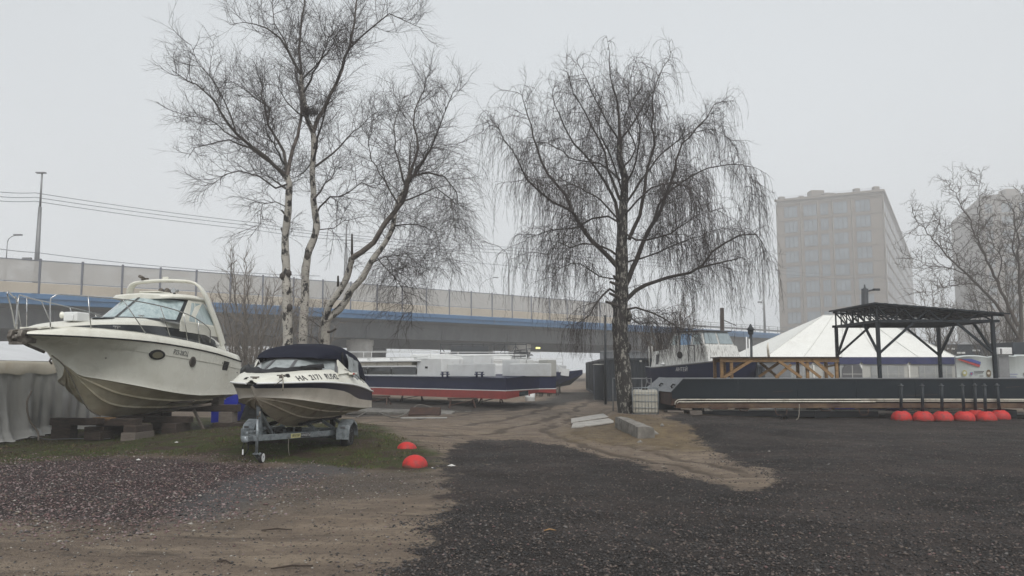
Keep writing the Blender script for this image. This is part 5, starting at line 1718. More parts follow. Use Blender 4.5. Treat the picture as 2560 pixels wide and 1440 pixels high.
PH_U1, PH_F1 = 2.98, .73
PH_U2, PH_F2 = 4.42, .70
o = disc(.26, .13, None).build('porthole', [M['black'], mat('dirty_lens', (.22, .2, .14), .15)], cr, fixn=False); on_hull(o, PH_U1, PH_F1, .012)
o = disc(.14, .14, None, t=.012).build('porthole', [mat('bronze_cover', (.12, .105, .09), .4, .3, var=.4, scale=8), mat('bronze_cover2', (.045, .04, .035), .5)], cr, fixn=False); on_hull(o, PH_U2, PH_F2, .016)
o = MB().box((0, 0, .006), (.30, .26, .012)).build('vent_grille', M['black'], cr); on_hull(o, 6.15, .74, .008)
mb = MB()
for k in range(5): mb.box((0, -.09 + .045 * k, .016), (.26, .014, .01))
g = mb.build('slats', M['ink_grey'], o)
for u, f in ((5.95, .8), (6.9, .62), (1.9, .50)):
    o = MB().lathe([(.018, 0), (.018, .012), (.01, .014)], n=10).build('through_hull', M['anchor'], cr); on_hull(o, u, f, .002)
p, Rm = cr_frame(3.85, .85, .006)
text('Р23-20СЦ', 'registration_number', M['ink_grey'], .17, p, Rm, cr, xs=.85, shear=.12)
# bow eye, mooring line down the stem
MB().tube([cr_pt(1.02, .0, 1.96), cr_pt(.98, 0, 1.90), cr_pt(1.05, 0, 1.84)], .022, 8).build('bow_eye', M['anchor'], cr)
mb = MB().tube([Vector(p) for p in resample([cr_pt(u - .03, .012, c_zk(u) - .012) for u in (1.05, 1.44, 1.8, 2.1, 2.4, 2.8)], .1)], .016, 6)
mb.build('stem_strip', M['rope'], cr)
# dark staining under the flare comes from the shadow; swim platform at the stern
MB().box((-.25, 0, 1.18), (.5, 2.3, .09)).build('swim_platform', M['gel_deck'], cr, bevel=.02)
mb = MB().box((-.12, 0, .86), (.24, .4, .6)); mb.box((-.3, 0, .70), (.34, .1, .4)); mb.build('stern_drive', M['anchor'], cr, bevel=.04)

# ---- timber supports: each block its own thing
def timber(c, d, rz, label, m='timber', rx=0, ry=0, name='timber_block', grp='timbers under the cruiser'):
    o = MB().box((0, 0, 0), d).build(name, M[m], bevel=.012)
    o.location = c; o.rotation_euler = (rx, ry, rz)
    tag(o, label, 'timber', grp)
    return o


def LW(u, y, z):      # cruiser local -> world
    return cr.matrix_world @ cr_pt(u, y, z) if False else (Matrix.Translation(CR_LOC) @ Matrix.Rotation(CR_RZ, 4, 'Z')) @ cr_pt(u, y, z)


A90 = CR_RZ + PI / 2
timber(LW(2.75, -.1, .43), (2.35, .28, .17), A90, 'long dark cross beam carrying the cruiser keel near the bow')
timber(LW(2.75, -.95, .12), (.52, .3, .24), A90, 'lower block of the front pile on the tarpaulin side')
timber(LW(2.75, -.95, .30), (.50, .28, .12), A90 + .08, 'upper block of the front pile on the tarpaulin side')
timber(LW(2.7, .05, .10), (.44, .5, .20), A90, 'lower block in the middle under the keel')
timber(LW(2.68, .0, .26), (.50, .26, .12), A90 + .1, 'upper block in the middle under the keel')
timber(LW(2.85, 1.0, .10), (.36, .9, .20), A90 + .1, 'pale lower block at the grass side of the cruiser', 'timber_grey')
timber(LW(2.85, 1.0, .28), (.34, .7, .16), A90 + .05, 'middle block at the grass side of the cruiser')
timber(LW(2.72, .15, .50), (.5, .22, .08), A90, 'thin packing plank right under the stem', 'wood_new')
timber(LW(4.3, .4, .40), (2.1, .26, .16), A90 + .12, 'second cross beam under the middle of the cruiser')
timber(LW(4.3, 1.1, .16), (.4, .7, .32), A90, 'square block under the second cross beam')
timber(LW(4.3, -.8, .16), (.4, .7, .32), A90, 'square block behind the stem in deep shade')
timber(LW(6.1, .55, .62), (2.6, .24, .2), A90 + .05, 'brown beam under the cruiser stern')
timber(LW(6.1, 1.55, .37), (.4, .35, .3), A90, 'pale upright block under the stern beam', 'timber_grey')
timber(LW(6.1, 1.60, .11), (.8, .4, .22), A90 + .05, 'lowest brown block below the stern')
timber(LW(6.2, -.6, .3), (.4, .4, .6), A90, 'dark block on the far side of the stern')
timber(LW(5.0, .7, .66), (1.7, .12, .07), A90 + .35, 'loose grey plank slanting under the hull', 'timber_grey', ry=-.12)
timber(LW(4.6, .5, .80), (1.6, .14, .06), A90 + .25, 'second loose plank tucked against the hull bottom', 'timber_grey', ry=-.08)
timber(LW(5.3, 1.15, .3), (.07, .07, .72), A90, 'thin slanting prop stick beside the stern beam', 'timber_grey', rx=.3, ry=-.35)
timber(LW(6.5, .95, .88), (.3, .3, .36), A90, 'pale block wedged between beam and transom', 'timber_grey')
timber(LW(3.6, .1, .46), (.3, 2.6, .14), A90, 'long keel timber running fore and aft')

# ================================================================ SPEEDBOAT
SB_L = 4.5
SB_AX = Vector((-4.55, 17.44, 0)); hd = Vector((-.08, -.997, 0)).normalized()
SB_RZ = math.atan2(hd.y, hd.x)
SB_LOC = Vector((-4.30, 18.95, 0)); SB_BRZ = math.atan2(-1, -.085)
sb = thing('speedboat', 'small white and navy speedboat with a navy canopy on a trailer', 'boat', SB_LOC, SB_BRZ)


def sbp(u, y, z): return Vector((SB_L - u, y, z))


s_hb = spl([0, .1, .35, .8, 1.5, 2.5, 4.5], [.08, .22, .44, .72, .97, 1.10, 1.03])
s_zs = spl([0, 1.0, 2.2, 3.4, 4.5], [1.46, 1.47, 1.42, 1.33, 1.20])
s_zk = spl([0, .15, .35, .7, 1.1, 1.5, 2.0, 2.6, 4.5], [1.40, 1.25, 1.10, .92, .76, .64, .56, .53, .55])
s_yc = spl([.25, .5, .8, 1.5, 2.5, 4.5], [0, .30, .52, .80, .95, .98])
s_zc = spl([0, .5, 1.5, 2.6, 3.7, 4.5], [1.22, 1.19, 1.06, .95, .87, .84])
s_bw = spl([0, 1, 2.2, 3.2, 4.0, 4.5], [.09, .11, .15, .26, .34, .36])


def sb_section(u):
    zk, zs, hb, yc = s_zk(u), s_zs(u), s_hb(u), s_yc(u)
    zc = max(s_zc(u), zk + .01)
    if u < .25: yc = 0; zc = zk + .005
    lf = min(1, yc / .4)
    sec = [(0, zk)]
    for f in (.36, .70):
        yy = yc * f; zz = zk + (zc - zk) * f ** .9
        sec += [(yy * .985, zz + .01 * lf), (yy + .035 * lf, zz - .015 * lf), (yy + .04 * lf, zz + .012 * lf)]
    sec += [(yc, zc - .012 * lf), (yc + .05 * lf, zc - .008 * lf), (yc + .045 * lf, zc + .035 * lf)]
    y0, z0 = sec[-1]
    p = 1 + .5 * max(0, 1 - u / 2)
    fb = max(.35, 1 - s_bw(u) / max(.05, zs - z0))
    for f in (fb * .35, fb * .7, fb, fb + .001, (fb + 1) / 2, 1.0):
        sec.append((y0 + (hb - y0) * f ** p, z0 + (zs - z0) * f))
    return sec


sus = [0, .03, .08, .15, .25, .35, .5, .65, .8, 1.0, 1.25, 1.5, 1.8, 2.2, 2.6, 3.0, 3.4, 3.8, 4.2, 4.5]
rows = []
for u in sus:
    s = sb_section(u)
    rows.append([sbp(u, -y, z) for y, z in reversed(s)][:-1] + [sbp(u, y, z) for y, z in s])
n_ = len(rows[0]); mid = n_ // 2
def sb_m(i, j):
    k = abs(j + .5 - mid)
    if k > n_ / 2 - 3.2: return 1
    if k < 8: return 2
    return 0
mb = MB().loft(rows, mf=sb_m); mb.add(rows[-1], [tuple(range(n_))], 0)
M['sb_bottom'] = mat('scuffed_bottom', (0.46, 0.40, 0.31), .5, var=.2, scale=3, dirt=(0.11, 0.035, 0.02), dscale=2.6, damt=1.0)
M['sb_side'] = mat('speedboat_gelcoat', (0.62, 0.57, 0.49), .28, var=.08, scale=2, dirt=(0.3, 0.25, 0.18), dscale=2, damt=.35, coat=.4)
o = mb.build('hull', [M['sb_side'], M['navy'], M['sb_bottom']], sb)
q = o.modifiers.new('es', 'EDGE_SPLIT'); q.split_angle = R(28)
pts = [sbp(u, s_hb(u) + .018, s_zs(u)) for u in sus]
mb = MB().tube(pts, .02, 6); mb.tube([Vector((p.x, -p.y, p.z)) for p in pts], .02, 6); mb.build('rub_rail', M['white'], sb)

# deck moulding: rises to the windscreen
s_zd = spl([0, .4, .9, 1.5, 2.2, 3.0, 3.8, 4.5], [1.50, 1.56, 1.63, 1.70, 1.73, 1.70, 1.62, 1.45])
def sb_deck(u):
    hb, zs, zd = s_hb(u), s_zs(u), s_zd(u)
    k = min(1, u / .5 + .2)
    return [(hb, zs + .012), (hb - .05 * k, zs + (zd - zs) * .35), (hb - .14 * k, zs + (zd - zs) * .75), (hb - .24 * k, zd - .015), (hb * .5, zd + .01), (0, zd + .02)]
rows = []
for u in sus:
    s = [(max(0, y), z) for y, z in sb_deck(u)]
    rows.append([sbp(u, y, z) for y, z in s] + [sbp(u, -y, z) for y, z in reversed(s[:-1])])
mb = MB().loft(rows); mb.add(rows[-1], [tuple(range(11))])
mb.build('deck', M['gel_deck'], sb)


def sb_w0(t): return sbp(1.15 + .95 * abs(t) ** 2.6, t * .93, 1.66 - .02 * t * t)
def sb_w1(t): return sbp(1.75 + .75 * abs(t) ** 2.6, t * .80, 1.93 - .02 * t * t)


def sbs(mb, t0, t1, a0, a1, off=0, n=8, m=0):
    rows = []
    for i in range(n + 1):
        t = t0 + (t1 - t0) * i / n; b, c = sb_w0(t), sb_w1(t)
        nv = Vector((1, 0, 1)).normalized() * off + Vector((0, t * off, 0))
        rows.append([b.lerp(c, a0) + nv, b.lerp(c, a1) + nv])
    return mb.loft(rows, m)


for t0, t1 in ((-.97, -.34), (-.28, .22), (.28, .97)):
    sbs(MB(), t0, t1, .05, .93).build('windscreen', M['vinyl'], sb, fixn=False)
mb = MB(); sbs(mb, -1, 1, -.03, .07, .01, 20); sbs(mb, -1, 1, .92, 1.02, .01, 20)
for a, b in ((-1, -.96), (-.345, -.275), (.215, .285), (.96, 1)): sbs(mb, a, b, 0, 1, .012, 2)
mb.build('windscreen_frame', M['ink_grey'], sb, fixn=False)
# white wing at the end of the windscreen
for s in (1, -1):
    mb = MB(); mb.add([sbp(2.0, s * .98, 1.60), sbp(2.75, s * .99, 1.63), sbp(2.5, s * .86, 1.80), sbp(2.32, s * .84, 1.90), sbp(2.25, s * .88, 1.72)], [(0, 1, 2, 3, 4)])
    mb.build('windscreen_wing', M['gel_deck'], sb, solid=.03)
    mb = MB().box(sbp(2.75, s * 1.07, 1.62), (.36, .10, .05)); mb.build('fairing', M['gel_deck'], sb, bevel=.02)

# canopy
rows = []
zc_ = spl([1.7, 2.0, 2.5, 3.1, 3.7, 4.1, 4.35], [1.95, 2.08, 2.22, 2.28, 2.22, 2.05, 1.78])
wc_ = spl([1.7, 2.2, 2.6, 3.2, 3.8, 4.35], [.62, .80, .90, .95, .95, .90])
bs_ = spl([1.7, 2.3, 2.5, 2.7, 3.4, 4.35], [1.93, 1.92, 1.88, 1.72, 1.60, 1.45])
rrn = np.random.default_rng(8)
for i in range(20):
    u = 1.7 + (4.35 - 1.7) * i / 19
    zt, w, zb = zc_(u), wc_(u), bs_(u)
    row = []
    for j in range(25):
        a = PI * j / 24
        cy = math.cos(a); sy = math.sin(a)
        y = w * math.copysign(abs(cy) ** .72, cy); z = zb + (zt - zb) * abs(sy) ** .62
        arch = .016 * abs(math.sin((u - 1.7) * 4.2))      # bows holding the cloth up
        z -= arch * sy; z += .012 * mn.noise(Vector((u * 3, y * 3, 1))) + .006 * mn.noise(Vector((u * 11, y * 7, 4)))
        y += .012 * mn.noise(Vector((u * 5, z * 6, 7)))
        row.append(sbp(u, y, z))
    rows.append(row)
mb = MB().loft(rows); mb.add(rows[-1], [tuple(range(25))])
mb.build('canopy', M['navy_canvas'], sb, fixn=True)
# hanging clear window flap on the port side
rows = []
for i in range(9):
    u = 2.62 + .95 * i / 8
    row = []
    for j in range(9):
        f = j / 8
        zz = 2.04 - .02 * i - f * (.40 + .02 * i) ; y = .93 + .07 * f + .02 * math.sin(i * 1.9 + f * 5) + .01
        row.append(sbp(u + .10 * f, y, zz))
    rows.append(row)
MB().loft(rows).build('side_curtain', M['vinyl'], sb, fixn=False)
mb = MB().tube([sbp(2.55, .93, 1.66), sbp(2.52, .9, 1.95), sbp(2.6, .88, 2.06)], .018, 6); mb.build('canopy_hoop', M['black'], sb)
# crumpled black cover at the foot of the windscreen
rows = []
for i in range(31):
    t = -1.02 + 1.84 * i / 30
    row = []
    wdt = .34 * math.sin(min(1, (t + 1.05) / .55) * PI / 2) * (1 if t < -.1 else max(.10, 1 - (t + .1) * 1.3))
    for j in range(9):
        f = j / 8
        c = sb_w0(max(-1, min(1, t)))
        n1 = mn.fractal(Vector((t * 3.5, f * 2.5, 3)), 1, 2, 4); n2 = mn.fractal(Vector((t * 3.5, f * 2.5, 13)), 1, 2, 4)
        z = s_zd(SB_L - (c.x + wdt * f)) + .035 + .055 * math.sin(f * PI) + .05 * n1
        if f == 1: z -= .05
        row.append(Vector((c.x + wdt * f + .03 * n2 - .02, t * .93 - .03 * f, max(z, c.z - .03 - f * .25))))
    rows.append(row)
MB().loft(rows).build('crumpled_cover', M['black_canvas'], sb, fixn=False, solid=.02)


def sb_frame(u, k=.5, off=.008):
    def q(u, k):
        s = sb_deck(u); a, b = s[0], s[2]
        return sbp(u, a[0] + (b[0] - a[0]) * k, a[1] + (b[1] - a[1]) * k)
    p = q(u, k); a = (q(u + .05, k) - q(u - .05, k)).normalized(); b = (q(u, k + .2) - q(u, k - .2)).normalized()
    n = b.cross(-a)
    if n.z < 0: n = -n
    n.normalize(); y = n.cross(a).normalized()
    return p + n * off, Matrix((a, y, n)).transposed()


p, Rm = sb_frame(1.55, .62)
reg = [('НА', .80), ('2171', 1.16), ('RUS42', 1.70)]
for s_, u in reg:
    p, Rm = sb_frame(u, .55)
    text(s_, 'registration_number', M['ink'], .185, p, Rm, sb, xs=.95 if len(s_) < 5 else .98, bold=.002)
for u, y, z in ((.66, .42, 1.60), (.34, -.22, 1.54)):
    o = MB().lathe([(.055, 0), (.055, .03), (.04, .035), (.03, .02), (.001, .02)], (0, 0, 0), 18).build('bow_light', [M['black']], sb)
    o.location = sbp(u - .02, y, z - .03); o.rotation_euler = (0, R(50), 0)
for u, y in ((.15, 0), (.34, .42)):
    mb = MB().tube([sbp(u, y - .08, s_zd(u) + .05), sbp(u, y + .08, s_zd(u) + .05)], .014, 6); mb.box(sbp(u, y, s_zd(u) + .02), (.05, .07, .05)); mb.build('cleat', M['anchor'], sb)
MB().box(sbp(2.62, 1.125, 1.62), (.10, .02, .03)).build('side_marker', M['red_paint'], sb)
# engine leg at the back
mb = MB().box((-.25, 0, 1.0), (.4, .5, .7)); mb.box((-.35, 0, .55), (.25, .1, .4)); mb.build('engine', M['black'], sb, bevel=.05)

# ================================================================ TRAILER
tr_ = thing('boat_trailer', 'grey galvanised boat trailer carrying the small speedboat', 'trailer', SB_AX, SB_RZ)
def T(f, y, z): return Vector((f, y, z))      # f forward from the axle, y port
# drawbar V
for s in (1, -1):
    MB().beam(T(2.55, s * .06, .455), T(.55, s * .78, .395), .06, .11).build('drawbar', M['galv'], tr_, bevel=.008)
    MB().beam(T(.55, s * .78, .395), T(-1.1, s * .78, .39), .06, .11).build('side_rail', M['galv'], tr_, bevel=.008)
for f in (.55, -.4, -1.05):
    MB().beam(T(f, -.78, .36), T(f, .78, .36), .07, .07).build('cross_member', M['galv'], tr_, bevel=.006)
MB().tube([T(0, -.98, .29), T(0, .98, .29)], .035, 10).build('axle', M['galv'], tr_)
for s in (1, -1):
    w = MB().lathe([(.12, -.085), (.24, -.085), (.275, -.06), (.285, -.03), (.285, .03), (.275, .06), (.24, .085), (.12, .085)], (0, 0, 0), 28, axis='Y').build('wheel', M['tyre'], tr_)
    w.location = T(0, s * 1.02, .285)
    r_ = MB().lathe([(.0, -.02), (.05, .0), (.07, -.03), (.15, -.03), (.165, .05), (.175, .085)], (0, 0, 0), 24, axis='Y').build('rim', M['pole'], w)
    r_.rotation_euler = (0, 0, 0 if s > 0 else PI)
    # mudguard
    mb = MB(); prof = []
    for a in (0, 25, 45, 90, 135, 155, 180):
        prof.append((.37 * math.cos(R(a)), .285 + .345 * math.sin(R(a)) + (.02 if 30 < a < 150 else 0)))
    rows = [[T(x, s * .90, z), T(x, s * 1.16, z), T(x, s * 1.165, z - .05)] for x, z in prof]
    mb.loft(rows, smooth=False)
    g = mb.build('mudguard', M['galv'], tr_, solid=.008)
    MB().box(T(.375, s * 1.03, .36), (.012, .27, .22)).build('mud_plate', M['galv'], g, bevel=.005)
    MB().box(T(.39, s * 1.04, .50), (.02, .10, .045)).build('marker_light', M['ink_grey'], g, bevel=.008)
    # bunk with its diagonal support
    MB().beam(T(1.0, s * .34, .60), T(-1.2, s * .50, .64), .09, .06).build('bunk', M['black_canvas'], tr_, bevel=.01)
    MB().beam(T(.75, s * .66, .42), T(.60, s * .34, .60), .05, .06).build('bunk_support', M['galv'], tr_)
    MB().beam(T(.0, s * .76, .44), T(-.05, s * .44, .62), .05, .06).build('bunk_support', M['galv'], tr_)
    MB().beam(T(-.8, s * .76, .44), T(-.85, s * .46, .62), .05, .06).build('bunk_support', M['galv'], tr_)
for f, y0, z in ((1.5, .2, .50), (.4, .3, .47)):
    for s in (1, -1):
        o = MB().lathe([(.03, -.07), (.05, -.06), (.05, .06), (.03, .07)], (0, 0, 0), 14, axis='Y').build('keel_roller', M['black'], tr_); o.location = T(f, s * .09, z - .01)
# winch post
MB().beam(T(2.25, 0, .46), T(2.32, 0, 1.16), .085, .085).build('winch_post', M['galv'], tr_, bevel=.008)
MB().beam(T(1.65, 0, .47), T(2.26, 0, .90), .06, .06).build('post_brace', M['galv'], tr_, bevel=.006)
mb = MB().box(T(2.36, 0, 1.20), (.10, .16, .15)); mb.tube([T(2.36, -.13, 1.22), T(2.36, .13, 1.22)], .05, 12); mb.beam(T(2.36, .13, 1.21), T(2.47, .15, 1.29), .025, .02); mb.tube([T(2.47, .13, 1.29), T(2.47, .24, 1.29)], .015, 8)
mb.build('winch', M['anchor'], tr_, bevel=.006)
mb = MB(); mb.add([T(1.9, -.12, .84), T(1.72, 0, .78), T(1.9, .12, .84), T(1.96, .12, .90), T(1.96, -.12, .90)], [(0, 1, 4), (1, 2, 3, 4)]); mb.build('bow_stop', M['black'], tr_, solid=.05)
# coupling, jockey wheel
mb = MB().tube([T(2.4, 0, .47), T(2.72, 0, .47)], .055, 10); mb.box(T(2.82, 0, .47), (.24, .12, .10)); mb.box(T(2.72, 0, .57), (.28, .05, .05)); mb.lathe([(.055, -.05), (.06, 0), (.04, .06)], T(2.9, 0, .46), 14)
mb.build('coupling', M['galv'], tr_, bevel=.01)
mb = MB().tube([T(2.88, -.02, .42), T(2.9, -.05, .30), T(2.86, -.03, .17), T(2.80, .02, .28), T(2.76, 0, .42)], .012, 6); mb.build('safety_cable', M['black'], tr_)
MB().box(T(2.92, -.03, .24), (.02, .02, .09)).build('cable_clip', M['white'], tr_)
jk = .10
MB().tube([T(2.62, jk, .80), T(2.62, jk, .16)], .028, 10).build('jockey_tube', M['galv'], tr_)
MB().beam(T(2.62, .0, .45), T(2.62, jk, .45), .06, .09).build('jockey_clamp', M['galv'], tr_, bevel=.006)
mb = MB().tube([T(2.62, jk, .80), T(2.62, jk, .86)], .014, 6); mb.beam(T(2.62, jk, .86), T(2.72, jk + .08, .86), .02, .02); mb.tube([T(2.72, jk + .08, .85), T(2.72, jk + .08, .95)], .014, 6)
mb.build('jockey_handle', M['anchor'], tr_)
mb = MB()
for s in (1, -1): mb.beam(T(2.62, jk + s * .05, .19), T(2.55, jk + .05 + s * .05, .10), .012, .05)
mb.box(T(2.62, jk, .18), (.07, .13, .015)); mb.build('jockey_fork', M['galv'], tr_)
w = MB().lathe([(.03, -.03), (.085, -.035), (.10, -.015), (.10, .015), (.085, .035), (.03, .03)], (0, 0, 0), 24, axis='Y').build('jockey_wheel', M['tyre'], tr_); w.location = T(2.53, jk + .06, .10)
r_ = MB().lathe([(.01, .02), (.05, .03), (.075, .037), (.08, .036)], (0, 0, 0), 20, axis='Y').build('rim', M['white'], w)
# number plates of the maker on the right drawbar arm
d0 = T(2.55, .06, .455); d1 = T(.55, .78, .395); dv = (d1 - d0).normalized(); nv = Vector((-dv.y, dv.x, 0)).normalized()
if nv.x < 0: nv = -nv
nv = Vector((abs(nv.x), abs(nv.y), 0)).normalized()
up = nv.cross(dv); up = up if up.z > 0 else -up
Rm = Matrix((dv, up.normalized(), nv)).transposed()
for f, s_, pm, tm in ((.50, 'ВЕКТОР', M['yellow'], M['ink']), (.64, 'ПРИЦЕПЫ', M['ink'], M['letter_white'])):
    c = d0.lerp(d1, f) + nv * .034
    pl = MB().box((0, 0, 0), (.285, .085, .004)).build('maker_plate', pm, tr_); pl.matrix_local = Matrix.Translation(c) @ Rm.to_4x4()
    text(s_, 'plate_lettering', tm, .062, (0, 0, .0035), Matrix.Identity(3), pl, extrude=.0008, xs=.9, shear=.2, bold=.001)
# ropes from bow to winch
def rope(pts, label, r=.009, name='rope', m='rope'):
    o = MB().tube([Vector(p) for p in resample([Vector(q) for q in pts], .06)], r, 6).build(name, M[m])
    return tag(o, label, 'rope')


BM = Matrix.Translation(SB_LOC) @ Matrix.Rotation(SB_BRZ, 4, 'Z')
TM = Matrix.Translation(SB_AX) @ Matrix.Rotation(SB_RZ, 4, 'Z')
rope([BM @ sbp(.34, .42, 1.62), BM @ sbp(.16, .50, 1.52), TM @ T(2.36, .0, 1.24)], 'taut rope from the speedboat cleat to the trailer winch')
rope([BM @ sbp(.34, .44, 1.62), BM @ sbp(.12, .54, 1.50), BM @ sbp(.10, .55, 1.32)], 'short loose rope end hanging over the speedboat bow')
rope([BM @ sbp(2.5, .96, 1.72), BM @ sbp(2.8, 1.11, 1.60), BM @ sbp(3.3, 1.17, 1.42)], 'thin dark cord over the speedboat gunwale beside the lettering', .006, m='black')
rope([TM @ T(1.75, .38, .38), TM @ T(1.76, .38, .2), TM @ T(1.74, .40, .06)], 'thin string hanging from the trailer drawbar', .006)
# ================================================================ TARPAULIN TENT AT FAR LEFT
tt = thing('tarp_shelter', 'low tent with grey plastic walls and dull white roof behind the cruiser bow', 'tent', (-12.4, 21, 0))
TTL = Vector((-12.4, 21, 0))
rn = np.random.default_rng(4)
A0, A1 = Vector((-11.9, 15.2, 0)), Vector((-12.5, 25.5, 0))
rows = []
NU, NV = 170, 46
for i in range(NU + 1):
    f = i / NU; base = A0.lerp(A1, f); y = base.y
    row = []
    for j in range(NV + 1):
        g = j / NV         # 0 top .. 1 bottom
        z = 1.62 * (1 - g)
        fold = .075 * math.sin(y * 4.1 + 1.5 * math.sin(y * 1.3)) * (.25 + g) + .04 * math.sin(y * 9.7 + 3 * g + 2 * math.sin(y * 2.7)) * (.3 + g)
        cr_ = .022 * mn.fractal(Vector((y * 3.2, z * .8, 1)), 1, 2.1, 5) + .010 * mn.ridged_multi_fractal(Vector((y * 1.6 + z * 2, z * 1.5 - y * .5, 4)), 1, 2.2, 4, 1, 2) * .6
        flare = (.10 * g + .55 * max(0, g - .86) ** 1.0 * (1.6 + .8 * math.sin(y * 1.9)) + max(0, .6 - (y - 15.2) * .1) * g * g * .8)
        x = base.x + fold + cr_ + flare
        zz = z if g < .93 else .02 + .035 * abs(math.sin(y * 5.3)) + .05 * (1 - g) * 5
        row.append(Vector((x, y + .04 * mn.noise(Vector((y, z * 2, 7))), zz)) - TTL)
    rows.append(row)
M['drape'] = mat('grey_plastic_sheet', (0.31, 0.31, 0.30), .32, col2=(0.22, 0.22, 0.21), scale=1.1, stretch=(1, 1.5, .3), dirt=(0.34, 0.33, 0.31), dscale=1.6, damt=.75, bump=.01, bscale=8)
MB().loft(rows).build('plastic_wall', M['drape'], tt, fixn=False)
rows = []
for i in range(61):
    f = i / 60; b = A0.lerp(A1, f)
    rows.append([Vector((b.x + .03 + .02 * math.sin(b.y * 3), b.y, 1.60 + .02 * math.sin(b.y * 5))) - TTL, Vector((b.x + .035, b.y, 1.86 + .015 * math.sin(b.y * 2.3))) - TTL, Vector((b.x - .05, b.y, 1.93)) - TTL])
MB().loft(rows).build('valance', mat('cream_valance', (.50, .46, .38), .7, var=.15, scale=2, dirt=(.33, .26, .17), dscale=2.5, damt=.6, bump=.02, bscale=4), tt, fixn=False)
rows = []
for i in range(41):
    f = i / 40; b = A0.lerp(A1, f)
    sag = .06 * abs(math.sin(f * PI * 3))
    rows.append([Vector((b.x - .03, b.y, 1.93)) - TTL, Vector((b.x - 1.5, b.y, 2.25 - sag)) - TTL, Vector((b.x - 3.2, b.y, 2.62 - sag)) - TTL, Vector((b.x - 6.4, b.y, 1.93)) - TTL])
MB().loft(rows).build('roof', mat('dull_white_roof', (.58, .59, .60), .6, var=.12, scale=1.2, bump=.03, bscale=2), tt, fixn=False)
mb = MB()
for y in (15.4, 18.6, 22, 25.3):
    f = (y - 15.2) / 10.3; b = A0.lerp(A1, f); mb.tube([Vector((b.x - .12, y, 0)) - TTL, Vector((b.x - .12, y, 1.9)) - TTL], .03, 8)
mb.build('frame_pole', M['pole'], tt)
o = MB().loft([[P(-40 + 10 * i, 0, 26).xy.to_3d() + Vector((0, 0, z)) for z in (1.8, 2.5)] for i in range(2)])
# rolled sheet of plastic and hoses lying between the tarp and the blocks
rope([LW(1.9, -.95, .03), LW(2.1, -1.15, .22), LW(2.0, -1.3, .5), LW(1.9, -1.32, .9), LW(2.0, -1.30, 1.2)], 'twisted strip of plastic hanging beside the bow tarpaulin', .022, m='timber_grey')
rope([LW(2.3, -1.6, .04), LW(2.2, -1.35, .10), LW(2.25, -1.0, .03), LW(2.4, -.5, .04), LW(2.6, 0.2, .03), LW(2.5, .5, .05)], 'dull hose lying under the cruiser', .014, name='hose', m='ink_grey')
# pale tent peak further back on the left
pk = thing('marquee_tent', 'distant pale tent roof at the far left edge', 'tent', P(-40, 925, 38).xy.to_3d())
mb = MB(); mb.add([(-3.5, -3.5, 1.9), (3.5, -3.5, 1.9), (3.5, 3.5, 1.9), (-3.5, 3.5, 1.9), (0, 0, 3.2)], [(0, 1, 4), (1, 2, 4), (2, 3, 4), (3, 0, 4)]); mb.build('roof', M['tent_white'], pk)
mb = MB()
for x in (-3.4, 3.4):
    for y in (-3.4, 3.4): mb.box((x, y, .95), (.1, .1, 1.9))
mb.build('frame_pole', M['pole'], pk)

# blue tarpaulin and dull sheet behind the stern of the cruiser
def sheet(name, label, pts, m, cat, n=24, amp=.05, seed=0, thick=.01, z0=None):
    """bilinear patch from four corners with cloth relief"""
    a, b, c, d = [Vector(p) for p in pts]
    o3 = (a + b + c + d) / 4
    nrm = (b - a).cross(d - a).normalized()
    rows = []
    for i in range(n + 1):
        f = i / n; row = []
        for j in range(n + 1):
            g = j / n
            p = a.lerp(b, f).lerp(d.lerp(c, f), g)
            p = p + nrm * (amp * mn.fractal(Vector((f * 4 + seed, g * 4, seed)), 1, 2, 4) + amp * .6 * math.sin(f * 9 + 2 * g + seed))
            row.append(p - o3)
        rows.append(row)
    o = MB().loft(rows).build(name, M[m], None, fixn=False, solid=thick)
    o.location = o3
    return tag(o, label, cat)


q0 = P(545, 925, 25.6)
bt = thing('covered_dinghy', 'bright blue tarpaulin over a dinghy with white lettering behind the cruiser stern', 'boat', (q0.x, 25.6, 0))
def bq(px, py, D=25.6): q = P(px, py, D); return (q.x - q0.x, q.z)
mb = MB(); rows = []
outl = [bq(528, 1056), bq(574, 1056), bq(590, 1015), bq(606, 985), bq(616, 962), bq(575, 950), bq(530, 955)]
n_o = len(outl)
for k in range(9):
    f = k / 8; yy = 1.3 * f; sc_ = 1 - .25 * f * f
    rows.append([(x * sc_ + .02 * mn.noise(Vector((x * 3, yy * 3, z * 3))), yy, max(0.01, z * (1 - .1 * f)) + .02 * mn.noise(Vector((x * 5, yy * 4, z)))) for x, z in outl + [outl[0]]])
mb.loft(rows, smooth=False); mb.add(rows[0][:-1], [tuple(range(n_o))]); mb.add(rows[-1][:-1], [tuple(range(n_o))])
mb.build('cover', M['blue_tarp'], bt)
x_, z_ = bq(556, 983)
text('SI', 'lettering', M['letter_white'], .2, (x_, -.03, z_), (PI / 2, 0, 0), bt, xs=1.1, shear=.2)
sheet('ground_sheet', 'dark sheet leaning between the blue tarpaulin and the trailer', [G(560, 1050), G(668, 1047), P(650, 975, 27.5), P(612, 968, 27.8)], 'grey_tarp', 'sheet', amp=.04, seed=5)
